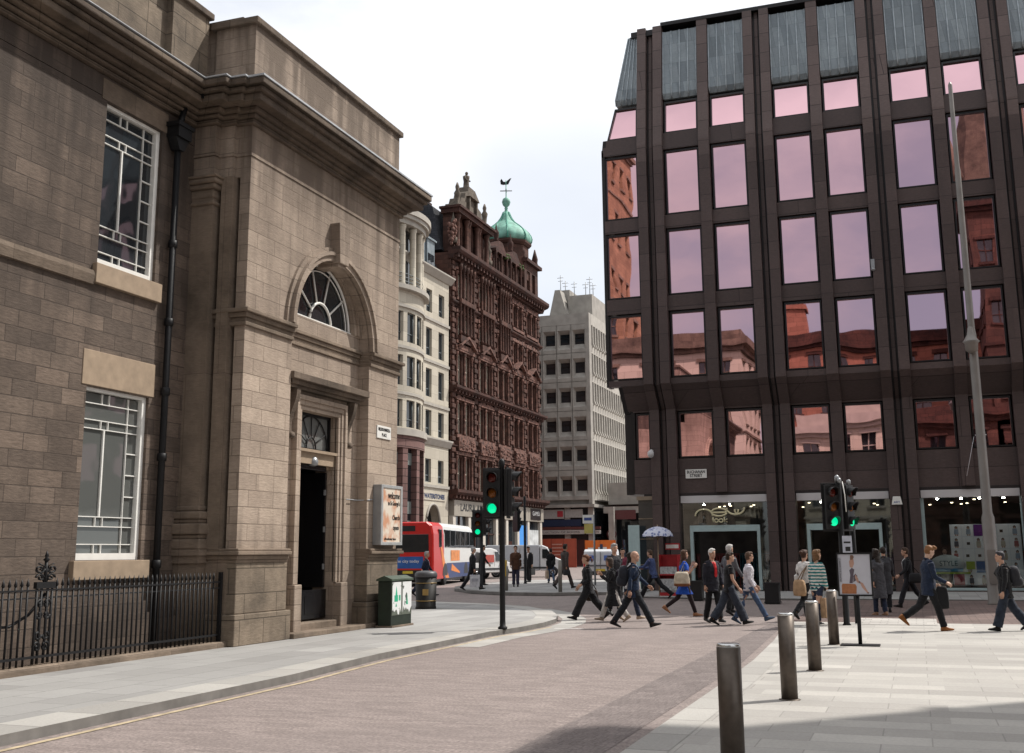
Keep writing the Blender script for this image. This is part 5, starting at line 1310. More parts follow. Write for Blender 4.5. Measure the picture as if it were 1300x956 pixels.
# bevelled panel rims around each window
for x in cols_:
    for z in rws:
        o = [(x-.84,z-1.62),(x+.84,z-1.62),(x+.84,z+1.62),(x-.84,z+1.62)]; m_ = [(x-.74,z-1.2),(x+.74,z-1.2),(x+.74,z+1.0),(x-.74,z+1.0)]; n_ = [(x-.57,z-.63),(x+.57,z-.63),(x+.57,z+.63),(x-.57,z+.63)]
        for i in range(4):
            j = (i+1) % 4
            b.quad((o[i][0],GY,o[i][1]),(o[j][0],GY,o[j][1]),(m_[j][0],GY,m_[j][1]),(m_[i][0],GY,m_[i][1]))
            b.quad((m_[i][0],GY,m_[i][1]),(m_[j][0],GY,m_[j][1]),(n_[j][0],GY+.45,n_[j][1]),(n_[i][0],GY+.45,n_[i][1]))
        b.quad((x-.86,GY+.05,z-1.65),(x+.86,GY+.05,z-1.65),(x+.86,GY+.05,z-1.62),(x-.86,GY+.05,z-1.62))
b.box(GX-.42,GX,GY-.02,GY+.9,6.9,28.4); b.box(GL,GX-.42,GY-.02,GY+.5,27.13,28.4)
b.build('front_wall', M['concrete'], gr)
for h in hg[:6*6]:
    g = MB(); g.quad((h[0],GY+.62,h[2]),(h[1],GY+.62,h[2]),(h[1],GY+.62,h[3]),(h[0],GY+.62,h[3])); o = g.build('window', M['glass_dark'], gr)
    f = MB(); f.box(h[0],h[1],GY+.56,GY+.61,h[2],h[2]+.07); f.box(h[0],h[1],GY+.56,GY+.61,(h[2]+h[3])/2+.1,(h[2]+h[3])/2+.16); f.box(h[0],h[0]+.06,GY+.56,GY+.61,h[2],h[3]); f.box(h[1]-.06,h[1],GY+.56,GY+.61,h[2],h[3]); f.build('frame', M['frame_dark'], o)
# sunlit side with fins
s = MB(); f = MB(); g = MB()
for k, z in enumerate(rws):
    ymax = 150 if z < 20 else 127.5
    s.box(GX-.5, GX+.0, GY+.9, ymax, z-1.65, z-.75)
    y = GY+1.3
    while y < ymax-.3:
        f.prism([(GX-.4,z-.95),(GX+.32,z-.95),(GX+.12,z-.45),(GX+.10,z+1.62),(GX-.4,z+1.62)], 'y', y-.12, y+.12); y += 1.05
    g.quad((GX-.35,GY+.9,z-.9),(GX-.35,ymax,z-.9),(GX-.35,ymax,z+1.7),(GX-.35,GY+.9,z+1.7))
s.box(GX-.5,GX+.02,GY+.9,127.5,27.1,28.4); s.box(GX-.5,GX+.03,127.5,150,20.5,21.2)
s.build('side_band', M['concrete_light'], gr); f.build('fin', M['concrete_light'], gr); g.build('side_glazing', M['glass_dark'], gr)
s = MB(); s.box(GL,GX+.25,GY-.25,150,6.55,6.88); s.build('base_slab', M['concrete'], gr)
s = MB(); s.box(-38.2,-36.6,122,126,28.3,32.2); s.box(-36.5,-33.6,121,128,28.3,31.2); s.prism([(-38.6,28.3),(-36.2,28.3),(-37.2,31.8),(-37.8,31.8)],'y',120,122); s.build('plant_room', M['concrete'], gr)
s = MB()
for (x, h_) in ((-38,34.3),(-37.4,33.6),(-36.3,33.4),(-34.9,33.2),(-34.4,33.8),(-34.0,33.0)):
    s.tube([(x,123,31),(x,123,h_)],.05,5); s.tube([(x-.4,123,h_-.3),(x+.4,123,h_-.3)],.035,5); s.tube([(x-.3,123,h_-.7),(x+.3,123,h_-.7)],.03,5)
s.build('aerial', M['grey_metal'], gr)
# street level of the concrete block
s = MB(); s.quad((GL,GY+.6,.1),(GX,GY+.6,.1),(GX,GY+.6,6.6),(GL,GY+.6,6.6)); s.quad((GX-.1,GY+.6,.1),(GX-.1,150,.1),(GX-.1,150,6.6),(GX-.1,GY+.6,6.6)); s.build('shopfront_glass', M['glass_dark'], gr)
s = MB()
for x in (-33.5,-31.2+0,-36.2,-40.2): s.box(x-.3,x+.3,GY+.2,GY+.58,.1,6.55)
s.build('column', M['concrete'], gr)
s = MB(); s.box(-39.0,-36.55,GY+.1,GY+.3,5.35,6.35); s.box(-36.45,-34.4,GY+.1,GY+.3,5.45,6.35); s.build('first_floor_board', flat('pale grey board', (.34,.33,.31), .6), gr)
s = MB(); s.box(-37.3,-36.65,GY+.07,GY+.099,5.55,6.2); s.build('red_panel', flat('red panel', (.35,.03,.04), .6), gr)
s = MB(); s.box(-40,-34.6,GY+.1,GY+.3,4.5,5.25); s.build('blue_board', flat('dark blue board', (.015,.025,.06), .5), gr)
s = MB(); s.box(-40,-34.2,GY-.1,GY+.3,3.65,4.1); s.box(-34.0,-32.4,GY-.1,GY+.3,3.65,4.05); s.build('sign_board', flat('pale sign board', (.42,.40,.37), .6), gr)
lettering('SELECTION OF BOOKS', .3, (-37,GY-.11,3.87), FACE_NY, flat('grey lettering', (.08,.08,.08), .5), gr, width=4.6)
lettering('STATION', .3, (-33.2,GY-.11,3.85), FACE_NY, bpy.data.materials['grey lettering'], gr, width=1.3)
s = MB(); s.box(-40,-32.4,GY-.05,GY+.3,4.15,4.45); s.build('brown_band', flat('brown red band', (.10,.03,.025), .6), gr)
# paler low wing with flat canopy to the right
lw = thing('low_wing', (-29, 122, .15), 'low concrete wing with projecting flat canopy behind the granite block corner', 'building')
s = MB(); s.box(-32.2,-22,121,150,6.9,9.3); s.box(-32.4,-22,119.5,121,5.9,6.6); s.build('canopy', M['concrete'], lw)
s = MB(); s.box(-32,-22,122,150,.1,6.9); s.build('glazing', M['glass_dark'], lw)
s = MB()
for x in (-31.6,-28,-25): s.box(x-.25,x+.25,120.4,120.9,.1,5.9)
s.build('column', M['concrete'], lw)
s = MB(); s.lathe((-31.5,119.3,3.6),[(0,0),(.55,0),(.55,.1),(0,.1)],20,axis='y'); s.box(-31.0,-28.7,119.2,119.3,5.2,6.2); d_ = s.build('round_sign', flat('dark clock sign', (.10,.03,.03), .5), lw)
s = MB(); s.lathe((-31.5,119.27,3.6),[(0,0),(.38,0),(.38,.02),(0,.02)],20,axis='y'); s.build('face', M['white_paint'], d_)
# orange hoardings
def hoarding(x0, x1, y, z1, lab, col_):
    t = thing('hoarding', ((x0+x1)/2, y, .15), lab, 'hoarding')
    s = MB(); s.box(x0,x1,y,y+.15,.15,z1); s.build('panel', flat('hoarding paint '+lab[:12], col_, .55, var=.1, scale=1.5), t)
    s = MB(); n_ = max(2,int((x1-x0)/1.2))
    for i in range(n_+1): s.box(x0+(x1-x0)*i/n_-.03,x0+(x1-x0)*i/n_+.03,y-.03,y-.002,.15,z1)
    s.build('joint', flat('hoarding joint '+lab[:12], tuple(v*.7 for v in col_), .6), t)
    return t
h1 = hoarding(-37.4,-33.4,112,3.1,'long red orange site hoarding with pale text lines below the concrete block',(.38,.075,.04))
s = MB()
for k, z in enumerate((2.45,2.1,1.75,1.4)): s.box(-36.0,-34.9+.1*(k%2),111.93,111.968,z,z+.13)
s.build('text_line', flat('faded hoarding text', (.50,.25,.2), .6), h1)
h2 = hoarding(-32.4,-29.2,112,2.9,'bright orange site hoarding with white panel behind the white van',(.70,.16,.025))
s = MB(); s.box(-31.0,-30.1,111.93,111.968,1.2,2.2); s.box(-32.1,-31.5,111.93,111.968,1.9,2.15); s.box(-32.1,-31.5,111.93,111.968,1.5,1.7); s.build('white_panel', M['white_paint'], h2)
s = MB(); s.box(-30.8,-30.5,111.89,111.929,1.4,2.5); s.build('figure_panel', flat('navy figure', (.03,.05,.1), .6), h2)

# ------------------------------------------------------------------ buildings across the street, seen mirrored in the pink glass
def block(name, lab, x0, x1, y0, y1, zt, wallm, trimm, front='y+', floors=5, first=1.0, ww=1.1, wh=1.9, gap=3.0, cornice=.6, framem=None):
    t = thing(name, ((x0+x1)/2, (y0+y1)/2, 0), lab, 'building')
    fh = (zt-1.2-first)/floors
    b = MB(); s = MB(); g = MB()
    b.box(x0+.5,x1-.5,y0+.5,y1-.5,0,zt-.02)
    for (ax, pos, sg, u0, u1) in (('y',y1,1,x0,x1),('x',x1,1,y0,y1),('y',y0,-1,x0,x1),('x',x0,-1,y0,y1)):
        n_ = max(1,int((u1-u0)/gap)); hs_ = []
        for i in range(n_):
            uc = u0+(u1-u0)*(i+.5)/n_
            for k in range(floors):
                z = first+k*fh+fh*.28; hs_.append((uc-ww/2,uc+ww/2,z,min(z+wh,z+fh*.62)))
        b.wall(ax,pos,sg,u0,u1,0,zt,hs_,.3)
        for h in hs_:
            if ax == 'y': g.quad((h[0],pos-sg*.28,h[2]),(h[1],pos-sg*.28,h[2]),(h[1],pos-sg*.28,h[3]),(h[0],pos-sg*.28,h[3]))
            else: g.quad((pos-sg*.28,h[0],h[2]),(pos-sg*.28,h[1],h[2]),(pos-sg*.28,h[1],h[3]),(pos-sg*.28,h[0],h[3]))
            # glazing cross + surround
            um, zm = (h[0]+h[1])/2, (h[2]+h[3])/2
            def bx(a,c,d,e,o0,o1):
                if ax == 'y': s.box(a,c,min(pos+sg*o0,pos+sg*o1),max(pos+sg*o0,pos+sg*o1),d,e)
                else: s.box(min(pos+sg*o0,pos+sg*o1),max(pos+sg*o0,pos+sg*o1),a,c,d,e)
            bx(um-.04,um+.04,h[2],h[3],-.25,-.2); bx(h[0],h[1],zm-.04,zm+.04,-.25,-.19); bx(h[0]-.2,h[1]+.2,h[3]+.003,h[3]+.28,-.05,.12); bx(h[0]-.15,h[1]+.15,h[2]-.22,h[2]-.003,-.05,.15)
    b.build('wall', wallm, t); g.build('window_glass', M['glass_dark'], t); s.build('window_trim', framem or trimm, t)
    c = MB()
    for k in range(1,floors,2): c.box(x0-.12,x1+.12,y0-.12,y1+.12,first+k*fh-.1,first+k*fh+.12)
    c.box(x0-cornice*.4,x1+cornice*.4,y0-cornice*.4,y1+cornice*.4,zt-1.0,zt-.6); c.box(x0-cornice,x1+cornice,y0-cornice,y1+cornice,zt-.6,zt+.05); c.box(x0+.1,x1-.1,y0+.1,y1-.1,zt+.05,zt+.9)
    c.build('cornice', trimm, t)
    return t
R_ = M['red']; RL = masonry('bright red sandstone', (.31,.145,.10), (.25,.115,.08), (.15,.08,.055), .9, .4, soot=.5, sootc=(.12,.05,.035), grain=.15)
RO = masonry('orange sandstone', (.36,.225,.14), (.29,.18,.112), (.18,.11,.07), .9, .4, soot=.6, sootc=(.10,.055,.035), grain=.15)
t1 = block('red_sandstone_block','red sandstone block with tall chimney, mirrored in the pink windows',-11.2,9.0,-36,-24,21.8,RL,M['red_dark'],floors=6,gap=2.6)
s = MB(); s.prism([(-10.4,21.8),(-7.6,21.8),(-7.9,25.2),(-10.1,25.2)],'y',-27.4,-25.2); s.box(-10.35,-7.65,-27.6,-25.0,25.2,25.7); s.box(-10.0,-8.0,-27.3,-25.3,25.7,26.3); s.build('chimney', RL, t1)
t2 = block('pale_classical_building','pale cream classical building low down in the mirrored view',-9.0,-1.8,-20,-12,12.6,M['cream'],M['cream_trim'],floors=3,gap=2.4,ww=1.2,wh=2.2)
t3 = block('red_brick_building','dark red building beside the pale one in the mirrored view',-1.4,9.0,-21,-13,13.2,M['red'],M['red_dark'],floors=3,gap=2.5,ww=1.3,wh=2.2)
t4 = block('church_tower','dark sandstone church tower with spire at the right of the mirrored view',6.6,13.5,-20.8,-13,31,M['red'],M['red_dark'],floors=5,gap=2.3)
s = MB(); s.loft([[(10+r*math.cos(PI/4+i*PI/4),-17+r*math.sin(PI/4+i*PI/4),z) for i in range(8)] for (r,z) in ((3.4,31),(2.9,34),(.25,52),(.05,53))], smooth=False); s.build('spire', M['dark_stone'], t4)
for (x,y) in ((6.9,-13.3),(13.2,-13.3),(6.9,-20.5),(13.2,-20.5)):
    s = MB(); s.lathe((x,y,31),[(.7,0),(.7,2.5),(.85,2.6),(.1,6)],8); s.build('pinnacle', M['dark_stone'], t4)
t5 = block('sandstone_tower','tall orange sandstone tower at the left of the mirrored view',-32.0,-26.7,-29.5,-20,44.5,RO,M['mould_stone'],floors=8,gap=2.6)
t6 = block('pale_corner_building','pale stone building with curved roofline left in the mirrored view',-32,-13.4,-18,-6,19.5,M['cream'],M['dark_stone'],floors=5,gap=2.7)
t7 = block('street_corner_building','tall stone building off to the right casting its shadow over the near pavement',12.0,24,8,25,27,RO,M['mould_stone'],floors=6,gap=3)
# ------------------------------------------------------------------ street furniture
steel = flat('brushed dark steel', (.105,.085,.07), .45, metal=.6, var=.2, scale=12)
steel_top = flat('polished steel cap', (.55,.55,.54), .25, metal=.9)
def bollard(x, y, lab, h=.98, r=.095):
    z = grnd(y)+.03
    t = thing('bollard', (x, y, z), lab, 'bollard', 'brushed steel bollards along the pavement edge')
    s = MB(); s.lathe((x,y,z), [(r,0),(r,h-.03)], 24); s.build('post', steel, t)
    s = MB(); s.lathe((x,y,z), [(r,h-.03),(r*.97,h-.008),(r*.85,h)], 24); s.build('cap', steel_top, t)
    s = MB(); s.lathe((x,y,z), [(r+.03,0),(r+.03,.006),(r,.012)], 24); s.build('base_ring', steel, t)
bollard(-1.47, 9.1, 'nearest steel bollard, cut off low at the bottom of the picture')
bollard(-1.52, 13.64, 'steel bollard second from the viewer')
bollard(-1.51, 16.95, 'steel bollard third from the viewer, in front of the paper bag')
bollard(-1.56, 21.6, 'farthest of the four steel bollards, beside the poster stand')
def post(x, y, h, lab, r=.075):
    z = grnd(y)+.115
    t = thing('steel_post', (x, y, z), lab, 'post')
    s = MB(); s.lathe((x,y,z), [(r,0),(r,h-.02),(r*.8,h)], 16); s.build('post', flat('pale steel', (.25,.235,.21), .4, metal=.5), t); return t
t = post(-15.4, 41.93, .95, 'grey post with yellow push button box on the island behind the near traffic light')
s = MB(); s.box(-15.62,-15.38,41.75,42.0,grnd(42)+.115+.55,grnd(42)+.115+1.18); s.build('push_button_box', flat('yellow box', (.60,.38,.03), .5), t, bevel=.02)
post(-12.86, 40.95, 1.2, 'grey steel post on the island beside the man in the brown suit')

red_l = flat('dark red lens', (.10,.012,.008), .2, var=.3, scale=20); amb_l = flat('dark amber lens', (.22,.07,.01), .2, var=.3, scale=20)
grn_l = emit('lit green lens', (0.0,.62,.27), 1.3); blk = flat('black signal housing', (.012,.012,.013), .45, var=.1)
vis_in = flat('visor lip', (.32,.32,.31), .5)
def signal_head(parent, c, yaw, w_=.36, h_=1.02, lit=(False,False,True), r=.105):
    """three lens head; local frame: front = -Y rotated by yaw"""
    cx_, cy_, cz_ = c; co, si = math.cos(yaw), math.sin(yaw)
    def X(p): return (cx_+p[0]*co-p[1]*si, cy_+p[0]*si+p[1]*co, cz_+p[2])
    def put(mb, name, m, par, **k):
        mb.v = [X(v) for v in mb.v]; return mb.build(name, m, par, **k)
    s = MB(); s.box(-w_/2,w_/2,0,.17,-h_/2,h_/2); s.box(-w_/2-.05,w_/2+.05,.10,.115,-h_/2-.05,h_/2+.05)
    hd = put(s, 'signal_head', blk, parent, bevel=.012)
    for i, (m, on) in enumerate(zip((red_l, amb_l, grn_l), lit)):
        z = h_*.33*(1-i)
        s = MB(); s.lathe((0,0,z), [(0,-.035),(r*.6,-.028),(r,-.005),(r,.02),(0,.02)], 20, axis='y')
        put(s, 'lens', m if (i < 2 or on) else flat('dark green lens',(.01,.06,.03),.2), hd)
        s = MB(); ro, ri2 = [], []
        for (q, d0) in ((0,0),):
            pass
        n_ = 18
        for rr_, nm in ((r+.018,'o'),):
            rings = []
            for i_ in range(n_+1):
                a = rad(-35)+rad(250)*i_/n_; ca, sa = math.cos(a), math.sin(a)
                ln_ = .20*(.45+.55*max(0,sa))
                rings.append([(rr_*ca,0,z+rr_*sa),(rr_*ca,-ln_,z+rr_*sa),((rr_-.012)*ca,-ln_,z+(rr_-.012)*sa),((rr_-.012)*ca,0,z+(rr_-.012)*sa)])
            s.loft(rings, smooth=False)
        put(s, 'visor', blk, hd)
    return hd
vy = rad(19.8)
# near left signal
t = thing('traffic_light', (-8.56, 23.06, .1), 'tall black traffic light showing green on the left pavement corner', 'traffic light')
s = MB(); s.lathe((-8.56,23.06,.1), [(.10,0),(.10,.05),(.066,.07),(.062,.2),(.06,3.5),(.07,3.52),(.07,3.62),(.03,3.68)], 16); s.build('pole', M['black_iron'], t)
signal_head(t, (-8.74,22.93,3.02), rad(10)); signal_head(t, (-8.28,23.02,3.02), rad(100), lit=(False,False,False))
s = MB(); s.box(-8.75,-8.3,23.02,23.08,3.40,3.44); s.box(-8.75,-8.3,23.02,23.08,2.58,2.62); s.build('bracket', M['black_iron'], t)
# near right signal
x0, y0 = -1.66, 27.2
t = thing('traffic_light', (x0, y0, .03), 'black traffic light with two green heads behind the poster stand', 'traffic light')
s = MB(); s.lathe((x0,y0,.03), [(.10,0),(.07,.05),(.066,3.3),(.05,3.36)], 16); s.lathe((x0+.22,y0+.6,.03), [(.07,0),(.066,3.2)], 14); s.build('pole', M['black_iron'], t)
signal_head(t, (x0-.14,y0-.14,2.72), rad(34)); signal_head(t, (x0+.24,y0+.30,2.72), rad(62), w_=.30)
s = MB(); s.lathe((x0-.02,y0,3.3), [(.05,0),(.06,.08),(.05,.14),(.0,.17)], 10); s.lathe((x0+.03,y0-.08,3.33),[(.03,-.06),(.055,0),(.03,.06)],10); s.lathe((x0+.22,y0+.3,3.25),[(.05,0),(.05,.1),(0,.12)],8); s.build('sensor', M['grey_metal'], t)
s = MB(); s.box(x0+.02,x0+.23,y0-.11,y0-.09,1.50,2.05); s.build('notice', flat('white blue notice', (.50,.52,.60), .6), t)
s = MB(); s.box(x0+.08,x0+.19,y0-.115,y0-.111,1.70,1.80); s.box(x0+.05,x0+.2,y0-.115,y0-.111,1.88,1.92); s.build('notice_print', mt_black, t)
s = MB(); s.tube([(x0+.1,y0-.1,3.3),(x0+.14,y0-.14,3.0),(x0+.15,y0-.12,2.6)],.012,6); s.build('cable', M['white_paint'], t)
# far signals on the island
def far_signal(x, y, h, lab, heads, extra=None):
    z = grnd(y)+.115
    t = thing('traffic_light', (x,y,z), lab, 'traffic light')
    s = MB(); s.lathe((x,y,z), [(.10,0),(.065,.06),(.06,h),(.03,h+.05)], 12); s.build('pole', M['black_iron'], t)
    for (dx, dz, yaw, lit) in heads: signal_head(t, (x+dx,y-.12,z+dz), yaw, lit=lit)
    return t
far_signal(-16.95, 43.2, 3.3, 'traffic light on the island in front of the bus end with small green lamp', [(-.12,2.65,vy,(False,False,True)),(.3,2.7,rad(100),(False,False,False))])
far_signal(-17.76, 51.0, 4.1, 'slim dark traffic light pole behind the man carrying a briefcase', [(-.32,3.0,rad(150),(False,False,False))])
# tall lamp column
t = thing('lamp_column', (2.0, 36.6, .06), 'very tall grey lamp column with bell lamp in front of the pink windows', 'lamp post')
lg = flat('grey galvanised column', (.21,.195,.18), .5, metal=.3, var=.12, scale=2)
x, y = 2.05, 36.6
s = MB(); s.lathe((x,y,.05), [(.22,0),(.22,.1),(.195,.15),(.185,2.6),(.14,2.75),(.13,8.2),(.105,8.4),(.09,13.6),(.075,13.7),(.065,16.5),(.03,16.6)], 18); s.build('column', lg, t)
s = MB(); s.lathe((x-.05,y-.2,7.75), [(.05,.75),(.08,.7),(.11,.5),(.22,.3),(.26,.28),(.20,.22),(.18,.0),(.06,-.1)], 18); s.tube([(x,y,8.1),(x-.05,y-.2,8.1)],.05,8); s.build('lamp', lg, t)
s = MB(); s.box(x-.12,x+.12,y-.215,y-.2,.7,1.7); s.build('hatch', lg, t); s = MB(); s.tube([(x-.2,y-.1,5.1),(x-.4,y-.2,4.3),(x-.5,y-.2,3.9)],.008,4); s.tube([(x-.16,y,5.15),(x+.16,y,5.15)],.02,6); s.build('ribbon', flat('white tape', (.5,.48,.5), .6), t)
# poster stand
x, y = -1.10, 21.5
t = thing('poster_stand', (x, y, .03), 'framed advert of a seated woman with a tan bag, on a slim post', 'poster stand')
s = MB(); s.tube([(x,y+.04,.05),(x,y+.04,1.0)],.035,10); s.box(x-.34,x+.34,y-.16,y+.24,.03,.05); s.build('stand', M['black_iron'], t)
s = MB(); px0,px1,pz0,pz1 = x-.30,x+.26,.93,1.65
s.box(px0-.03,px0,y-.02,y+.03,pz0-.03,pz1+.03); s.box(px1,px1+.03,y-.02,y+.03,pz0-.03,pz1+.03); s.box(px0,px1,y-.02,y+.03,pz0-.03,pz0); s.box(px0,px1,y-.02,y+.03,pz1,pz1+.03); s.box(px0,px1,y+.005,y+.03,pz0,pz1); s.build('frame', M['black_iron'], t)
s = MB(); s.box(px0,px1,y-.004,y+.004,pz0,pz1); s.build('poster', flat('pale lilac poster', (.47,.47,.52), .5, var=.04), t)
s = MB(); Y_ = y-.006
def pq(pts, mat): s.add([(px0+p[0]*.56, Y_-mat*.0006, pz0+p[1]*.72) for p in pts], [tuple(range(len(pts)))], mat)
pq([(.07,.02),(.52,.02),(.54,.20),(.50,.26),(.10,.27),(.07,.22)],0)            # bag
pq([(.32,.28),(.42,.28),(.47,.52),(.50,.62),(.42,.66),(.34,.60),(.36,.48)],1)   # torso dark
pq([(.36,.68),(.44,.66),(.50,.76),(.49,.88),(.40,.90),(.35,.82)],2)            # shoulders skin
pq([(.38,.86),(.46,.86),(.51,.93),(.47,.98),(.39,.97)],3)                       # head hair
pq([(.44,.30),(.55,.36),(.58,.46),(.52,.52),(.46,.46)],1); pq([(.55,.36),(.66,.32),(.74,.22),(.60,.30)],1)
pq([(.64,.32),(.74,.28),(.90,.04),(.86,.03),(.70,.18)],2); pq([(.52,.50),(.60,.40),(.62,.28),(.56,.30),(.50,.42)],2); pq([(.84,.05),(.92,.06),(.88,.015)],3)
pq([(.02,.30),(.10,.30),(.10,.92),(.02,.92)],4)
s.build('advert_print', [flat('tan leather print', (.33,.13,.055), .6, var=.2, scale=20), flat('advert dark clothing', (.09,.07,.09), .6), flat('advert skin', (.42,.25,.19), .6), flat('advert hair', (.18,.10,.07), .6), flat('poster side strip', (.40,.40,.45), .6)], t)
lettering('BROWNS BUCHANAN ST', .05, (px0+.032, Y_-.004, pz0+.44), ((0,-1,0),(0,0,-1),(1,0,0)), mt_black, t, width=.42, depth=.001)
# umbrella over the newspaper stand
x, y = -8.75, 39.6; z = grnd(y)
t = thing('parasol', (x, y, z), 'open blue and white patterned umbrella on a pole over the newspaper stand', 'umbrella')
s = MB(); n_ = 32; rings = []
for j, (r, h) in enumerate(((.02,2.50),(.16,2.48),(.32,2.42),(.45,2.34),(.54,2.22),(.57,2.13))):
    rings.append([(x+r*(1-.06*(j==5)*abs(math.sin(4*2*PI*i/n_)))*math.cos(2*PI*i/n_), y+r*math.sin(2*PI*i/n_), z+h-(.0 if j<5 else -.03*abs(math.sin(4*2*PI*i/n_)))) for i in range(n_)])
s.loft(rings, caps=False)
um, unt, ub = new_mat('blue white patterned umbrella cloth'); vt = unt.nodes.new('ShaderNodeTexVoronoi'); vt.inputs['Scale'].default_value = 9; cr_ = unt.nodes.new('ShaderNodeValToRGB'); tcu = unt.nodes.new('ShaderNodeTexCoord')
cr_.color_ramp.elements[0].color = (.10,.13,.30,1); cr_.color_ramp.elements[0].position=.3; cr_.color_ramp.elements[1].color = (.5,.52,.62,1); cr_.color_ramp.elements[1].position=.48
unt.links.new(tcu.outputs['Object'], vt.inputs['Vector']); unt.links.new(vt.outputs['Distance'], cr_.inputs[0]); unt.links.new(cr_.outputs[0], ub.inputs['Base Color'])
s.build('canopy', um, t)
s = MB(); s.tube([(x,y,z+.05),(x,y,z+2.56)],.018,8)
for i in range(8): a = 2*PI*i/8; s.tube([(x,y,z+2.0),(x+.3*math.cos(a),y+.3*math.sin(a),z+2.40)],.006,4)
s.build('pole', flat('tan pole', (.30,.22,.14), .5), t)
x, y = -8.45, 40.0; z = grnd(y)+.05
t = thing('newspaper_stand', (x, y, z), 'red newspaper stand with stacked papers under the patterned umbrella', 'kiosk')
rdm = flat('red stand paint', (.40,.025,.03), .5, var=.15)
s = MB(); s.box(x-.36,x+.36,y-.22,y+.25,z,z+.12); s.box(x-.36,x-.33,y-.2,y+.25,z+.12,z+1.45); s.box(x+.33,x+.36,y-.2,y+.25,z+.12,z+1.45); s.box(x-.33,x+.33,y+.2,y+.25,z+.12,z+1.45); s.box(x-.36,x+.36,y-.2,y+.25,z+.72,z+.77); s.box(x-.1,x+.40,y-.1,y+.05,z+1.62,z+1.85)
s.build('frame', rdm, t)
s = MB(); s.box(x-.3,x+.3,y-.2,y+.18,z+.77,z+1.02); s.box(x-.3,x+.3,y-.18,y+.18,z+.13,z+.42); s.box(x-.3,x+.3,y-.225,y-.215,z+.2,z+.6); s.build('papers', flat('newsprint', (.42,.42,.42), .8, var=.4, scale=14), t)
s = MB(); s.box(x-.08,x+.38,y-.105,y-.1,z+1.67,z+1.8); s.build('header', M['white_paint'], t)
# bus stop flag on the island
x, y = -13.6, 48.5; z = grnd(y)+.115
t = thing('bus_stop', (x, y, z), 'slim bus stop pole with white and yellow flag above the man in the brown suit', 'bus stop')
s = MB(); s.tube([(x,y,z),(x,y,z+3.1)],.045,10); s.build('pole', M['grey_metal'], t)
s = MB(); s.box(x-.52,x+.0,y-.03,y+.03,z+2.72,z+3.1); s.build('flag', M['white_paint'], t); s = MB(); s.box(x-.45,x-.05,y-.035,y+.035,z+2.28,z+2.70); s.build('timetable', flat('pale yellow panel', (.5,.42,.12), .6), t)
s = MB(); s.box(x-.45,x-.1,y-.034,y-.0301,z+2.85,z+2.98); s.build('flag_print', flat('blue print', (.05,.08,.25), .6), t)
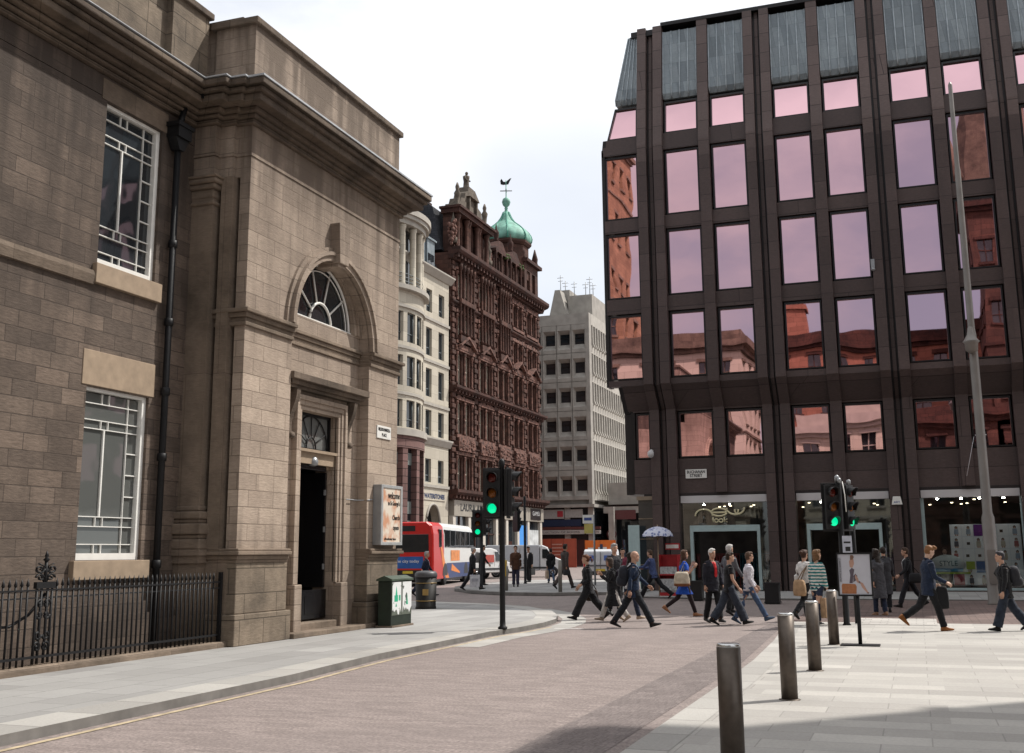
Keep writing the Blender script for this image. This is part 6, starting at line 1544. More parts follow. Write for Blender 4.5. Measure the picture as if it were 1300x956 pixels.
# ------------------------------------------------------------------ vehicles
tyre = flat('black tyre rubber', (.012,.012,.012), .85); rim = flat('silver wheel', (.30,.30,.31), .35, metal=.6)
vglass = window_glass('vehicle glass', (.015,.018,.02), .7)
def wheel(parent, x, y, r, w_=.22, out=1):
    s = MB(); s.lathe((x,y,r), [(r*.6,-w_/2),(r*.93,-w_/2),(r,-w_*.35),(r,w_*.35),(r*.93,w_/2),(r*.6,w_/2)], 22, axis='x'); o = s.build('wheel', tyre, parent, world=False)
    s = MB(); s.lathe((x+out*w_*.3,y,r), [(0,-.04),(r*.62,-.05),(r*.62,.05),(r*.3,.03),(0,.05)], 18, axis='x'); s.build('rim', rim, o, world=False)
def bus():
    L_, W_, H_ = 11.4, 2.5, 3.08
    t = thing('bus', (-21.86, 49.42, .15), 'red single deck bus seen from behind with white, orange and blue side', 'bus', rz=math.atan2(2.41, 11.39))
    # local: rear right corner at origin, +Y forward, body spans x -W..0
    red_ = flat('bus red', (.52,.022,.018), .3, var=.06); wht = flat('bus white', (.62,.62,.60), .35, var=.05); blu = flat('bus dark blue', (.02,.045,.15), .35); org = flat('bus orange', (.75,.22,.03), .35); blk_ = flat('bus black trim', (.015,.015,.016), .4)
    def sec(y, top=H_, ins=0.0):
        x0, x1 = -W_+ins, -ins
        return [(x0,y,.32),(x1,y,.32),(x1+.0,y,1.2),(x1-.02,y,2.5),(x1-.10,y,top-.18),(x1-.30,y,top),(x0+.30,y,top),(x0+.10,y,top-.18),(x0+.02,y,2.5),(x0,y,1.2)]
    s = MB(); s.loft([sec(0,H_-.05,.08), sec(.10,H_), sec(2.6,H_)], smooth=False); s.build('rear_body', red_, t, world=False, bevel=.03)
    s = MB(); s.loft([sec(2.602,H_-.004), sec(L_-.3,H_-.004), sec(L_,H_-.2,.12)], smooth=False); s.build('body', wht, t, world=False, bevel=.03)
    s = MB(); s.loft([[(p[0],p[1],p[2]) for p in [(-W_+.3,2.6,H_+.003),(-.3,2.6,H_+.003),(-.28,2.6,H_-.01),(-W_+.28,2.6,H_-.01)]],[(p[0],p[1],p[2]) for p in [(-W_+.3,L_-.4,H_+.003),(-.3,L_-.4,H_+.003),(-.28,L_-.4,H_-.01),(-W_+.28,L_-.4,H_-.01)]]], smooth=False); s.build('roof', wht, t, world=False)
    # right side: blue skirt, orange swoosh, windows
    s = MB(); s.quad((.006,2.62,.33),(.006,L_-.5,.33),(.006,L_-.5,1.08),(.006,3.2,1.08)); s.build('blue_skirt', blu, t, world=False)
    s = MB(); s.add([(.009,1.9,2.0),(.009,2.9,1.05),(.009,3.7,.45),(.009,3.9,.34),(.009,3.0,.34),(.009,2.2,1.0),(.009,1.6,2.0)],[(0,1,2,3,4,5,6)]); s.add([(.012,4.6,1.04),(.012,6.8,.6),(.012,6.8,.52),(.012,4.4,.7)],[(0,3,2,1)]); s.build('orange_swoosh', org, t, world=False)
    s = MB(); s.quad((.010,4.3,1.18),(.010,6.8,1.18),(.010,6.8,1.72),(.010,4.3,1.72)); s.build('side_advert', flat('orange red advert', (.62,.22,.06), .5, var=.4, scale=3), t, world=False)
    n_ = 6
    for i in range(n_):
        y0 = 2.75+i*1.42
        s = MB(); s.prism([(y0,1.86),(y0+1.28,1.86),(y0+1.28,2.74),(y0,2.74)],'x',-.06,.014); w_ = s.build('side_window', vglass, t, world=False, bevel=.02)
    s = MB(); s.prism([(1.35,1.86),(1.95,1.86),(1.95,2.74),(1.35,2.74)],'x',-.06,.014); s.build('side_window', vglass, t, world=False, bevel=.02)
    s = MB()
    for i in range(n_-1): y0 = 2.75+i*1.42+1.28; s.box(-.03,.012,y0,y0+.14,1.86,2.74)
    s.build('window_pillar', blk_, t, world=False)
    # rear: window, engine grille, advert, lamps
    s = MB(); s.prism([(-W_+.22,1.62),(-.22,1.62),(-.24,2.48),(-W_+.24,2.48)],'y',-.008,.1); s.build('rear_window', vglass, t, world=False, bevel=.02)
    s = MB(); s.box(-1.6,-.9,-.01,.1,2.62,2.88); s.build('route_box', blk_, t, world=False)
    s = MB(); s.box(-W_+.14,-.5,-.006,.1,.86,1.42); ad = s.build('rear_advert', flat('blue rear advert', (.025,.10,.32), .45, var=.3, scale=2), t, world=False)
    lettering('see the city today', .2, (-1.45,-.012,1.2), FACE_NY, M['white_paint'], ad, world=False, width=1.5)
    s = MB(); s.box(-W_+.12,-.2,-.004,.1,.45,.78); s.build('engine_grille', blk_, t, world=False)
    for x in (-W_+.1,-.32):
        s = MB(); s.box(x,x+.2,-.015,.05,.92,1.5 if x < -1 else 1.4); s.build('tail_lamp', flat('red tail lamp', (.45,.01,.01), .2), t, world=False)
    s = MB(); s.box(-W_+.05,-.05,-.08,.3,.30,.46); s.build('bumper', blk_, t, world=False, bevel=.03)
    s = MB(); s.box(-1.5,-1.0,-.015,0,.62,.74); s.build('number_plate', flat('yellow plate', (.6,.45,.05), .5), t, world=False)
    for y in (2.85, 8.7):
        wheel(t, -.15, y, .48, .3); wheel(t, -W_+.15, y, .48, .3, -1)
        s = MB(); s.prism([(y-.62*math.cos(PI*i/12),.48+.60*math.sin(PI*i/12)) for i in range(13)],'x',-.2,.011); s.build('wheel_arch', blk_, t, world=False)
    s = MB(); s.box(-W_+.1,-.1,.3,L_-.3,.2,.34); s.build('underside', blk_, t, world=False)
bus()
def van(loc, rz, lab, col_, L_=4.2, W_=1.75, H_=1.85, kind='small', cab_col=None):
    """local: centre at origin, forward = +Y"""
    t = thing('van', loc, lab, 'van', rz=rz)
    paint = flat('van paint '+lab[:14], col_, .3, var=.05); trim = flat('van trim '+lab[:14], (.03,.03,.032), .6)
    h = L_/2
    if kind == 'small': top = [(-h,.35),(-h+.02,1.0),(-h+.10,H_-.12),(-h+.30,H_),(h-2.0,H_),(h-1.55,H_-.10),(h-.95,1.15),(h-.25,.95),(h-.02,.75),(h,.40)]
    else: top = [(-h,.40),(-h,1.0),(-h+.06,H_-.08),(-h+.2,H_),(h-1.5,H_),(h-1.15,H_-.15),(h-.65,1.25),(h-.15,1.05),(h,.85),(h,.42)]
    s = MB(); n_ = len(top)
    xs_ = [(-W_/2,.0),(-W_/2+.02,.0),(-W_/2+.10,.06),(W_/2-.10,.06),(W_/2-.02,.0),(W_/2,.0)]
    def row(x, tum): # tumblehome
        return [(x*(1-max(0,(z-1.0))*.10) if abs(x) > .5 else x, y, z) for (y, z) in top]
    if cab_col:
        yc_ = h-1.62; back = [p for p in top if p[0] <= yc_] ; cut = [(yc_, H_), (yc_, .42)]
        front_ = [p for p in top if p[0] > yc_]; full = top
        top = back[:4] + cut; s.loft([row(-W_/2,0), row(W_/2,0)], smooth=False); s.build('cargo_body', paint, t, world=False, bevel=.05)
        top = [(yc_+.02,.42),(yc_+.02,H_-.03)] + front_; s = MB(); s.loft([row(-W_/2,0), row(W_/2,0)], smooth=False); s.build('cab', flat('van cab white', cab_col, .3, var=.05), t, world=False, bevel=.06); top = full
    else:
        s.loft([row(-W_/2,0), row(W_/2,0)], closed=True, smooth=False)
        s.build('body', paint, t, world=False, bevel=.06)
    for sg in (-1, 1):
        s = MB(); x = sg*W_/2; fx = lambda z: sg*(W_/2*(1-max(0,z-1.0)*.10)+.008)
        q = [(h-1.70,1.08),(h-1.02,1.08),(h-1.48,H_-.22),(h-1.78,H_-.22)] if kind == 'small' else [(h-1.45,1.2),(h-.72,1.2),(h-1.12,H_-.28),(h-1.45,H_-.28)]
        s.add([(fx(z),y,z) for y, z in q],[(0,1,2,3)] if sg > 0 else [(3,2,1,0)]); s.build('side_window', vglass, t, world=False)
        s = MB(); yd = h-1.85 if kind == 'small' else h-1.6
        for yy in (yd, yd-.95 if kind == 'small' else yd-1.3): s.add([(fx(.5),yy,.5),(fx(.5),yy+.02,.5),(fx(H_-.2),yy+.02,H_-.2),(fx(H_-.2),yy,H_-.2)],[(0,1,2,3)])
        s.box(min(fx(.55)-.01*sg,fx(.55)+.012*sg),max(fx(.55)-.01*sg,fx(.55)+.012*sg),-h+.9,h-1.1,.55,.66); s.build('side_trim', trim, t, world=False)
        s = MB(); s.box(*sorted((sg*(W_/2+.02),sg*(W_/2+.16))),h-1.15,h-1.0,1.08,1.26); s.build('mirror', trim, t, world=False, bevel=.02)
        for y in (-h+.75, h-.80):
            wheel(t, sg*(W_/2-.09), y, .31, .19, sg)
            s = MB(); s.prism([(y-.39*math.cos(PI*i/12),.31+.39*math.sin(PI*i/12)) for i in range(13)],'x',*sorted((sg*(W_/2-.15),sg*(W_/2+.004)))); s.build('wheel_arch', trim, t, world=False)
        s = MB(); s.box(*sorted((sg*(W_/2-.16),sg*(W_/2-.02))),-h-.012,-h+.06,.75,1.25); s.build('tail_lamp', flat('red lamp',(.45,.012,.012),.2), t, world=False)
        s = MB(); s.box(*sorted((sg*(W_/2-.38),sg*(W_/2-.06))),h-.12,h+.01,.68,.86); s.build('headlamp', rim, t, world=False, bevel=.02)
    s = MB(); q = [(h-1.50,H_-.16),(h-.99,1.20)] if kind == 'small' else [(h-1.10,H_-.2),(h-.68,1.28)]
    s.quad((-W_/2*.78,q[0][0]+.02,q[0][1]),(W_/2*.78,q[0][0]+.02,q[0][1]),(W_/2*.86,q[1][0]+.02,q[1][1]),(-W_/2*.86,q[1][0]+.02,q[1][1])); s.build('windscreen', vglass, t, world=False)
    s = MB(); s.box(-W_/2,W_/2,-h-.06,-h+.1,.30,.52); s.box(-W_/2,W_/2,h-.1,h+.04,.30,.52); s.build('bumper', trim, t, world=False, bevel=.03)
    s = MB(); s.box(-.012,.012,-h-.006,-h+.05,.55,H_-.15); s.build('door_gap', trim, t, world=False)
    s = MB(); s.box(-.26,.26,-h-.075,-h-.05,.52,.64); s.build('number_plate', flat('yellow plate 2',(.6,.45,.05),.5), t, world=False)
    return t
t = van((-25.3,64.4,.15), rad(-20), 'small white van with red panel on its side, ahead of the bus', (.62,.62,.61))
s = MB(); s.box(.885,.9,-1.2,.2,1.0,1.45); s.build('red_mark', flat('red van mark',(.45,.08,.06),.5), t, world=False)
t = van((-24.2,69.5,.15), rad(-74), 'silver grey panel van with white cab behind the man with the briefcase', (.40,.41,.43), L_=5.2, W_=1.9, H_=2.05, kind='large', cab_col=(.60,.60,.60))
t = van((-17.2,63.0,.15), rad(12), 'white van seen from behind beyond the woman with the ponytail', (.60,.61,.63), L_=4.3, W_=1.95, H_=1.72)
s = MB(); s.box(-.78,-.35,-2.165,-2.13,1.1,1.38); s.box(.2,.62,-2.165,-2.13,1.1,1.38); s.build('blue_mark', flat('blue van mark',(.08,.15,.45),.5), t, world=False)
s = MB(); s.box(-.86,.86,-2.175,-2.13,.78,.86); s.build('door_strip', flat('dark strip',(.1,.1,.11),.5), t, world=False)
# ------------------------------------------------------------------ people
def cloth(name, c, rough=.85, stripe=None):
    if name in bpy.data.materials: return bpy.data.materials[name]
    m, nt, b = new_mat(name); N_ = nt.nodes; L_ = nt.links
    b.inputs['Roughness'].default_value = rough; b.inputs['Specular IOR Level'].default_value = .2
    b.inputs['Sheen Weight'].default_value = .08
    tc_ = N_.new('ShaderNodeTexCoord'); nz = N_.new('ShaderNodeTexNoise'); nz.inputs['Scale'].default_value = 9; nz.inputs['Detail'].default_value = 4
    L_.new(tc_.outputs['Object'], nz.inputs['Vector'])
    mr_ = N_.new('ShaderNodeMapRange'); mr_.inputs[1].default_value=.3; mr_.inputs[2].default_value=.7; mr_.inputs[3].default_value=.75; mr_.inputs[4].default_value=1.25; L_.new(nz.outputs['Fac'], mr_.inputs[0])
    sc = N_.new('ShaderNodeVectorMath'); sc.operation='SCALE'; L_.new(mr_.outputs[0], sc.inputs['Scale'])
    if stripe:
        wv = N_.new('ShaderNodeTexWave'); wv.bands_direction='Z'; wv.inputs['Scale'].default_value=4.2; wv.inputs['Distortion'].default_value=1.2; wv.inputs['Detail'].default_value=1; wv.inputs['Detail Scale'].default_value=3
        L_.new(tc_.outputs['Object'], wv.inputs['Vector']); cr_ = N_.new('ShaderNodeValToRGB'); cr_.color_ramp.interpolation='CONSTANT'
        cr_.color_ramp.elements[0].color=C4(c); cr_.color_ramp.elements[1].color=C4(stripe); cr_.color_ramp.elements[1].position=.5
        L_.new(wv.outputs['Fac'], cr_.inputs[0]); L_.new(cr_.outputs[0], sc.inputs[0])
    else: sc.inputs[0].default_value = c
    L_.new(sc.outputs[0], b.inputs['Base Color']); return m
SKIN = flat('skin', (.46,.27,.19), .55, var=.10, scale=9); SKIN_P = flat('pale skin', (.55,.36,.27), .55, var=.08, scale=9); SKIN_T = flat('tan skin', (.34,.19,.125), .55, var=.1, scale=9)
EYE = flat('dark eye', (.03,.022,.02), .3); LIP = flat('lip', (.34,.13,.11), .5)
def remesh(mb, name, vox, smooth, mats, parent, wrinkle=0.0, paint=None, seed=0):
    me = bpy.data.meshes.new(name); me.from_pydata(mb.v, [], mb.f); me.update()
    o = bpy.data.objects.new(name, me); COL.objects.link(o)
    r = o.modifiers.new('r', 'REMESH'); r.mode = 'VOXEL'; r.voxel_size = vox; r.use_smooth_shade = True
    s = o.modifiers.new('s', 'SMOOTH'); s.factor = .5; s.iterations = smooth
    dg = bpy.context.evaluated_depsgraph_get(); dg.update()
    m2 = bpy.data.meshes.new_from_object(o.evaluated_get(dg)); o.modifiers.clear(); o.data = m2; bpy.data.meshes.remove(me); m2.name = name
    if wrinkle:
        nrm = [v.normal.copy() for v in m2.vertices]
        for v, n_ in zip(m2.vertices, nrm):
            p = v.co
            d = noise.noise((p.x*8+seed, p.y*8, p.z*5)) + .7*noise.noise((p.x*17, p.y*17+seed, p.z*22)) + .4*noise.noise((p.x*30+seed, p.y*30, p.z*40))
            v.co = p + n_*d*wrinkle
    m2.materials.clear()
    for m in mats: m2.materials.append(m)
    if paint:
        for f in m2.polygons:
            k = paint(f.center, f.normal)
            if k: f.material_index = k
    for f in m2.polygons: f.use_smooth = True
    o.parent = parent; return o
def hand(mb, w, d, side, inward, curl, s=1.0):
    """w wrist, d forearm direction, side = thumb-side direction, inward = palm normal"""
    d = Vector(d).normalized(); side = Vector(side); side = (side - d*side.dot(d)).normalized(); n = Vector(inward); n = (n - d*n.dot(d) - side*n.dot(side)).normalized()
    w = Vector(w)
    rings = []
    for t, wd, th_ in ((-.01,.024,.02),(.02,.034,.017),(.06,.043,.016),(.088,.042,.012)):
        c = w + d*t*s; rings.append([c + side*wd*s*math.cos(2*PI*i/10) + n*th_*s*math.sin(2*PI*i/10) for i in range(10)])
    mb.loft(rings)
    for k, (off, ln_) in enumerate(((.031,.074),(.0105,.083),(-.0105,.077),(-.031,.060))):
        p = w + d*.08*s + side*off*s; pts = [p - d*.02*s]; ang = rad(curl*.35)+rad(4*k)
        dd = d*math.cos(ang)+n*math.sin(ang)
        for seg in (.45,.32,.23):
            pts.append(p.copy()); p = p + dd*ln_*seg*s; ang += rad(curl*.75); dd = d*math.cos(ang)+n*math.sin(ang)
        pts.append(p)
        mb.tube(pts, [.0085*s,.0088*s,.0083*s,.0077*s,.006*s], 6)
    p = w + d*.022*s + side*.03*s; dd = (d*.72+side*.55+n*.35).normalized(); d2 = (d*.95+side*.05+n*.45).normalized()
    mb.tube([p-side*.012*s, p+dd*.012*s, p+dd*.036*s, p+dd*.036*s+d2*.026*s, p+dd*.036*s+d2*.046*s], [.011*s,.012*s,.0105*s,.009*s,.0065*s], 6)
def person(label, loc, facing, h, top, bottom, hair, skin=SKIN, shoes=(.012,.011,.011), legs=(22,8,-20,25), arms=((-20,6,20),(18,6,20)), lean=3, head=(0,0), female=False, group=None, fine=True, foot=(0,25), glasses=False, tie=None, shirt=None):
    """facing: degrees, 0 looks along +Y, counter-clockwise. arms: ((left fwd, out, elbow),(right ...)); legs: (left hip fwd, left knee, right hip, right knee)"""
    t = thing('person', loc, label, 'person', group, rz=rad(facing))
    S = h/1.75; fm = female
    HZ = .91
    sw = .158 if fm else .182
    def leg(side, a, k):
        hip = Vector((side*.085, 0, HZ)); a, k = rad(a), rad(k)
        kn = hip + Vector((side*.005, math.sin(a), -math.cos(a)))*.43; an = kn + Vector((0, math.sin(a-k), -math.cos(a-k)))*.405
        return hip, kn, an
    Lg = [leg(-1, legs[0], legs[1]), leg(1, legs[2], legs[3])]
    def footpts(an, pitch):
        c, s_ = math.cos(rad(pitch)), math.sin(rad(pitch))
        def F(y, z): return Vector((an.x, an.y + y*c + z*s_ , an.z - (y*s_) + z*c))   # pitch>0: toe down
        return F
    lowest = min(min(footpts(L_[2], fp)(y, -.075).z for y in (-.06,.19)) for L_, fp in zip(Lg, foot))
    dz = -lowest
    HZ2 = HZ + dz
    Lg = [tuple(p + Vector((0,0,dz)) for p in L_) for L_ in Lg]
    la = rad(lean); cl, sl_ = math.cos(la), math.sin(la)
    def T(x, y, z): return Vector((x, y*cl + z*sl_, HZ2 - y*sl_ + z*cl))      # z above hip
    def ell(z, rx, ry, y=0, n=16): return [T(rx*math.cos(2*PI*i/n), y+ry*math.sin(2*PI*i/n), z) for i in range(n)]
    SH = .485
    def arm(side, fwd, out, elb):
        s0 = T(side*sw, -.005, SH); f, o_, e = rad(fwd), rad(out), rad(elb)
        d1 = Vector((side*math.sin(o_), math.sin(f+la*.3)*math.cos(o_), -math.cos(f+la*.3)*math.cos(o_)))
        el = s0 + d1*.285
        d2 = Vector((side*math.sin(o_)*.4, math.sin(f+e)*1, -math.cos(f+e))).normalized()
        return s0, el, el + d2*.25, d2
    Ar = [arm(-1, *arms[0]), arm(1, *arms[1])]
    hy, hp = rad(head[0]), rad(head[1])
    Rh = Matrix.Rotation(hy, 3, 'Z') @ Matrix.Rotation(hp, 3, 'X'); hc0 = T(0, .01, .645)
    def Hd(x, y, z): return hc0 + Rh @ Vector((x, y+.018, z+.09))
    def hell(mb, c, rx, ry, rz, n=14, m=9):
        mb.loft([[Hd(c[0]+rx*math.cos(q)*math.cos(2*PI*i/n), c[1]+ry*math.cos(q)*math.sin(2*PI*i/n), c[2]+rz*math.sin(q)) for i in range(n)] for q in [(-PI/2+PI*(j+.03)/(m+.06)) for j in range(m+1)]])
    # --- body
    b = MB(True)
    wst = .118 if fm else .142
    b.loft([ell(-.10,.10,.09), ell(-.04,.152,.105), ell(.04,.160,.112), ell(.14,.14,.10), ell(.22,wst,.095), ell(.34,.145,.108), ell(.43,.158,.108), ell(.50,.13,.085), ell(.55,.065,.06)])
    b.tube([T(0,-.005,.50), T(0,.0,.57), Hd(0,-.03,-.03)], [.062,.055 if not fm else .047,.056], 12)
    for L_ in Lg: b.tube([L_[0]+Vector((0,0,.03)), L_[0]*.5+L_[1]*.5, L_[1], L_[1]*.65+L_[2]*.35, L_[2]], [.088,.076,.056,.056,.038], 12)
    for A in Ar: b.tube([A[0]+Vector((0,0,.01)), A[0]*.5+A[1]*.5, A[1], A[1]*.65+A[2]*.35, A[2]], [.05,.045,.038,.037,.026], 10)
    hell(b, (0,-.012,.025), .077, .097, .098); hell(b, (0,.022,-.045), .057, .066, .072); hell(b, (0,.083,-.012), .013, .024, .026, 8, 5); hell(b, (0,.078,-.057), .024,.014,.012,8,5); hell(b, (0,.062,-.098), .024,.022,.018,8,5)
    hell(b, (0,.070,.028),.05,.02,.012,10,5)
    for sx in (-1,1): hell(b, (sx*.077,-.008,-.002), .012,.022,.032,8,5)
    e1, e2, mo = Hd(-.031,.086,.012), Hd(.031,.086,.012), Hd(0,.088,-.056)
    def pnt(c, n_):
        if (c-e1).length < .0145 or (c-e2).length < .0145: return 1
        if abs((c-mo).z) < .009 and (c-mo).length < .025: return 2
        return 0
    bo = remesh(b, 'body', .0105 if fine else .014, 3, [skin, EYE, LIP], t, paint=pnt)
    hb = MB(True)
    for A, sd in zip(Ar, (-1, 1)): hand(hb, A[2], A[3], (-sd*.25, .9, .2), (-sd, 0, 0), 38)
    me2 = bpy.data.meshes.new('h'); me2.from_pydata(hb.v, [], hb.f); bm = bmesh.new(); bm.from_mesh(bo.data); bm.from_mesh(me2)
    for f in bm.faces: f.smooth = True
    bm.to_mesh(bo.data); bm.free(); bpy.data.meshes.remove(me2)
    # --- trousers / skirt
    vx = .0115 if fine else .015
    kind, colr = bottom[0], bottom[1]
    sd_ = random.random()*50
    if kind in ('trousers','jeans','leggings','wide'):
        g = MB(True); th_, kn_, an_ = {'trousers':(.098,.078,.072),'jeans':(.094,.068,.066),'leggings':(.098,.067,.050),'wide':(.105,.10,.105)}[kind]
        g.loft([ell(-.11,.11,.10), ell(-.04,.172,.124), ell(.05,.172,.125), ell(.13,.155,.115)])
        for L_ in Lg:
            hem = L_[1]*.04 + L_[2]*.96
            g.tube([L_[0]+Vector((0,0,.03)), L_[0]*.5+L_[1]*.5, L_[1], L_[1]*.5+L_[2]*.5, hem], [th_,(th_+kn_)/2,kn_,(kn_+an_)/2,an_], 12)
        remesh(g, 'leggings' if kind == 'leggings' else 'trousers', vx, 3, [cloth('%s cloth %s' % (kind, str(colr)), colr)], t, wrinkle=.0 if kind == 'leggings' else .010, seed=sd_)
    # --- shoes
    for L_, fp in zip(Lg, foot):
        F = footpts(L_[2], fp); s = MB(True); rings = []
        for (y, w_, z0, z1) in ((-.075,.022,-.075,-.02),(-.055,.036,-.078,.03),(-.01,.038,-.078,.045),(.05,.041,-.078,.005),(.11,.046,-.078,-.022),(.165,.040,-.078,-.034),(.195,.018,-.074,-.05)):
            zc_, hz = (z0+z1)/2, (z1-z0)/2
            rings.append([F(y, zc_) + Vector((w_*math.cos(2*PI*i/12),0,0)) + (F(y, zc_+max(-hz, min(hz, hz*1.25*math.sin(2*PI*i/12)))) - F(y, zc_)) for i in range(12)])
        s.loft(rings); s.build('shoe', cloth('shoe leather %s' % str(shoes), shoes, .5), t, world=False)
    # --- top
    tk, tc_ = top[0], top[1]; stripe = top[2] if len(top) > 2 else None
    g = MB(True)
    ex = {'jacket':.028,'coat':.034,'tshirt':.014,'shirt':.018,'dress':.016,'tunic':.02}[tk]
    stride = abs(Lg[0][1].y - Lg[1][1].y)
    R0 = [ell(.02,.165+ex,.112+ex), ell(.14,.147+ex,.105+ex), ell(.22,wst+ex+.008,.10+ex), ell(.34,.150+ex,.112+ex), ell(.43,.160+ex,.110+ex), ell(.50,.140+ex*.7,.09+ex*.5), ell(.545,.075,.066)]
    if tk == 'coat': low = [ell(-.46,.205,.17+stride*.28), ell(-.3,.20,.155+stride*.16), ell(-.12,.192,.145)]
    elif tk == 'dress': low = [ell(-.30,.20,.165+stride*.25), ell(-.15,.19,.145+stride*.05)]
    elif tk == 'tunic': low = [ell(-.22,.19,.15+stride*.1), ell(-.1,.18,.135)]
    elif tk == 'jacket': low = [ell(-.17,.187,.142+stride*.05), ell(-.07,.182,.135)]
    else: low = [ell(-.10,.172,.126), ell(-.04,.170,.122)]
    g.loft(low + R0)
    for A in Ar: g.tube([T(0,-.005,.515), A[0]*.45+T(0,-.005,.525)*.55, A[0]+Vector((0,0,.012))], [.062,.062,.060], 12)
    sl_in = {'tshirt':.55,'dress':.6}.get(tk, 2)
    for A in Ar:
        if sl_in < 1: g.tube([A[0]+Vector((0,0,.008)), A[0]*(1-sl_in*.5)+A[1]*sl_in*.5, A[0]*(1-sl_in)+A[1]*sl_in], [.062,.061,.062], 12)
        else: g.tube([A[0]+Vector((0,0,.008)), A[0]*.5+A[1]*.5, A[1], A[1]*.5+A[2]*.5, A[1]*.05+A[2]*.95], [.064,.059,.053,.047,.043], 12)
    vcol = [cloth('%s cloth %s' % (tk, str(tc_)), tc_, stripe=stripe)]
    pf = None
    if shirt:
        vcol.append(cloth('shirt front %s' % str(shirt), shirt))
        def pf(c, n_):
            zz = c.z - HZ2
            if n_.y > .3 and .22 < zz < .56 and abs(c.x) < (zz-.20)*.17: return 1
            return 0
    remesh(g, {'jacket':'jacket','coat':'coat','tshirt':'t_shirt','shirt':'shirt','dress':'dress','tunic':'tunic'}[tk], vx, 3, vcol, t, wrinkle=.0105, paint=pf, seed=sd_+9)
    if tk in ('jacket','coat'):
        g = MB(True); g.tube([T(.062*math.cos(a), -.006+.06*math.sin(a), .56-.02*math.sin(a)) for a in [rad(-210+ i*24) for i in range(11)]], .016, 8, ry=.024); g.build('collar', vcol[0], t, world=False)
    if tie:
        g = MB(True); g.loft([[T(x, .118+ex+dy, z) for x in (-w_,w_)] + [T(x,.10+ex+dy,z) for x in (w_,-w_)] for (z, w_, dy) in ((.53,.018,-.035),(.49,.016,-.008),(.40,.026,.022),(.28,.034,.02),(.2,.036,.012),(.17,.006,.01))], smooth=False)
        g.build('tie', cloth('tie %s' % str(tie), tie, .5), t, world=False)
    # --- hair
    hk, hcol = hair
    if hk != 'bald':
        g = MB(True); hm = cloth('hair %s' % str(hcol), hcol, .6)
        hell(g, (0,-.022,.045), .086, .098, .088); hell(g, (0,-.045,.0), .082,.075,.088)
        hell(g, (0,.035,.095), .066,.05,.035)
        if hk in ('long','bob'):
            for sx in (-1,1): hell(g, (sx*.062,-.02,-.03), .032,.06,.10 if hk=='bob' else .12)
            hell(g, (0,-.065,-.06), .08,.045,.11)
            if hk == 'long': g.loft([[T(.08*math.cos(2*PI*i/10),-.10+.03*math.sin(2*PI*i/10),.40) for i in range(10)], [Hd(.085*math.cos(2*PI*i/10),-.085+.035*math.sin(2*PI*i/10),-.12) for i in range(10)], [Hd(.08*math.cos(2*PI*i/10),-.07+.035*math.sin(2*PI*i/10),-.02) for i in range(10)]])
        if hk == 'ponytail':
            g.tube([Hd(0,-.10,.05),Hd(0,-.15,.06),Hd(0,-.175,.0),Hd(0,-.165,-.10)], [.03,.04,.042,.012], 8)
        if hk == 'bun': hell(g, (0,-.135,.06), .045,.042,.042)
        if hk == 'curly':
            rr_ = random.Random(int(h*1000))
            for k in range(40):
                a, q = rr_.uniform(0,2*PI), rr_.uniform(-.3,1.4); hell(g, (.085*math.cos(q)*math.cos(a), -.03+.095*math.cos(q)*math.sin(a)*(1 if math.sin(a)<.35 else .5), .03+.095*math.sin(q)), .026,.026,.026,7,4)
        if hk == 'quiff': hell(g, (.01,.05,.12), .06,.06,.035); hell(g,(-.02,.085,.105),.045,.025,.025)
        remesh(g, 'hair', .009 if fine else .013, 2, [hm], t, wrinkle=.011, seed=sd_)
    if hk == 'bald':
        pass
    if glasses:
        g = MB(True)
        for sx in (-1,1): g.tube([Hd(sx*.031+.022*math.cos(2*PI*i/10), .098, .012+.017*math.sin(2*PI*i/10)) for i in range(11)], .0025, 5)
        g.tube([Hd(-.01,.1,.014),Hd(.01,.1,.014)],.0025,5); g.build('glasses', mt_black, t, world=False)
    t.scale = (S, S, S)
    info = dict(S=S, Ar=Ar, T=T, Hd=Hd, rz=rad(facing), loc=Vector(loc), HZ=HZ2)
    def W(p): return Vector(loc) + Matrix.Rotation(rad(facing), 3, 'Z') @ (Vector(p)*S)
    info['W'] = W
    return info
def held(name, info, base, label, cat):
    """thing placed at a local point of the person (base), axes aligned with the person"""
    p = info['W'](base); o = thing(name, p, label, cat, rz=info['rz']); o.scale = (info['S'],)*3; return o, Vector(base)
def loc_build(mb, base, name, m, par, bevel=0):
    mb.v = [tuple(Vector(v)-base) for v in mb.v]; return mb.build(name, m, par, world=False, bevel=bevel)
def backpack(info, label, col_, name='backpack'):
    T = info['T']; t, b0 = held(name, info, T(0,-.2,.1), label, 'backpack')
    s = MB(True)
    for (cz, rz_, ry) in ((.30,.23,.115),(.18,.12,.13)):
        s.loft([[T(.145*math.cos(q)**.5*math.copysign(abs(math.cos(2*PI*i/16))**.6, math.cos(2*PI*i/16)), -.235+ry*math.cos(q)**.5*math.copysign(abs(math.sin(2*PI*i/16))**.7, math.sin(2*PI*i/16)) - (.03 if rz_<.2 else 0), cz+rz_*math.sin(q)) for i in range(16)] for q in [(-PI/2+PI*(j+.1)/8.2) for j in range(9)]])
    loc_build(s, b0, 'bag', cloth(name+' '+str(col_), col_, .7), t)
    s = MB(True)
    for sx in (-1,1): s.tube([T(sx*.10,-.15,.46),T(sx*.115,-.06,.545),T(sx*.115,.07,.50),T(sx*.13,.145,.38),T(sx*.17,.06,.24),T(sx*.16,-.12,.14)], .012, 6, ry=.022)
    loc_build(s, b0, 'strap', cloth('strap black', (.02,.02,.022)), t)
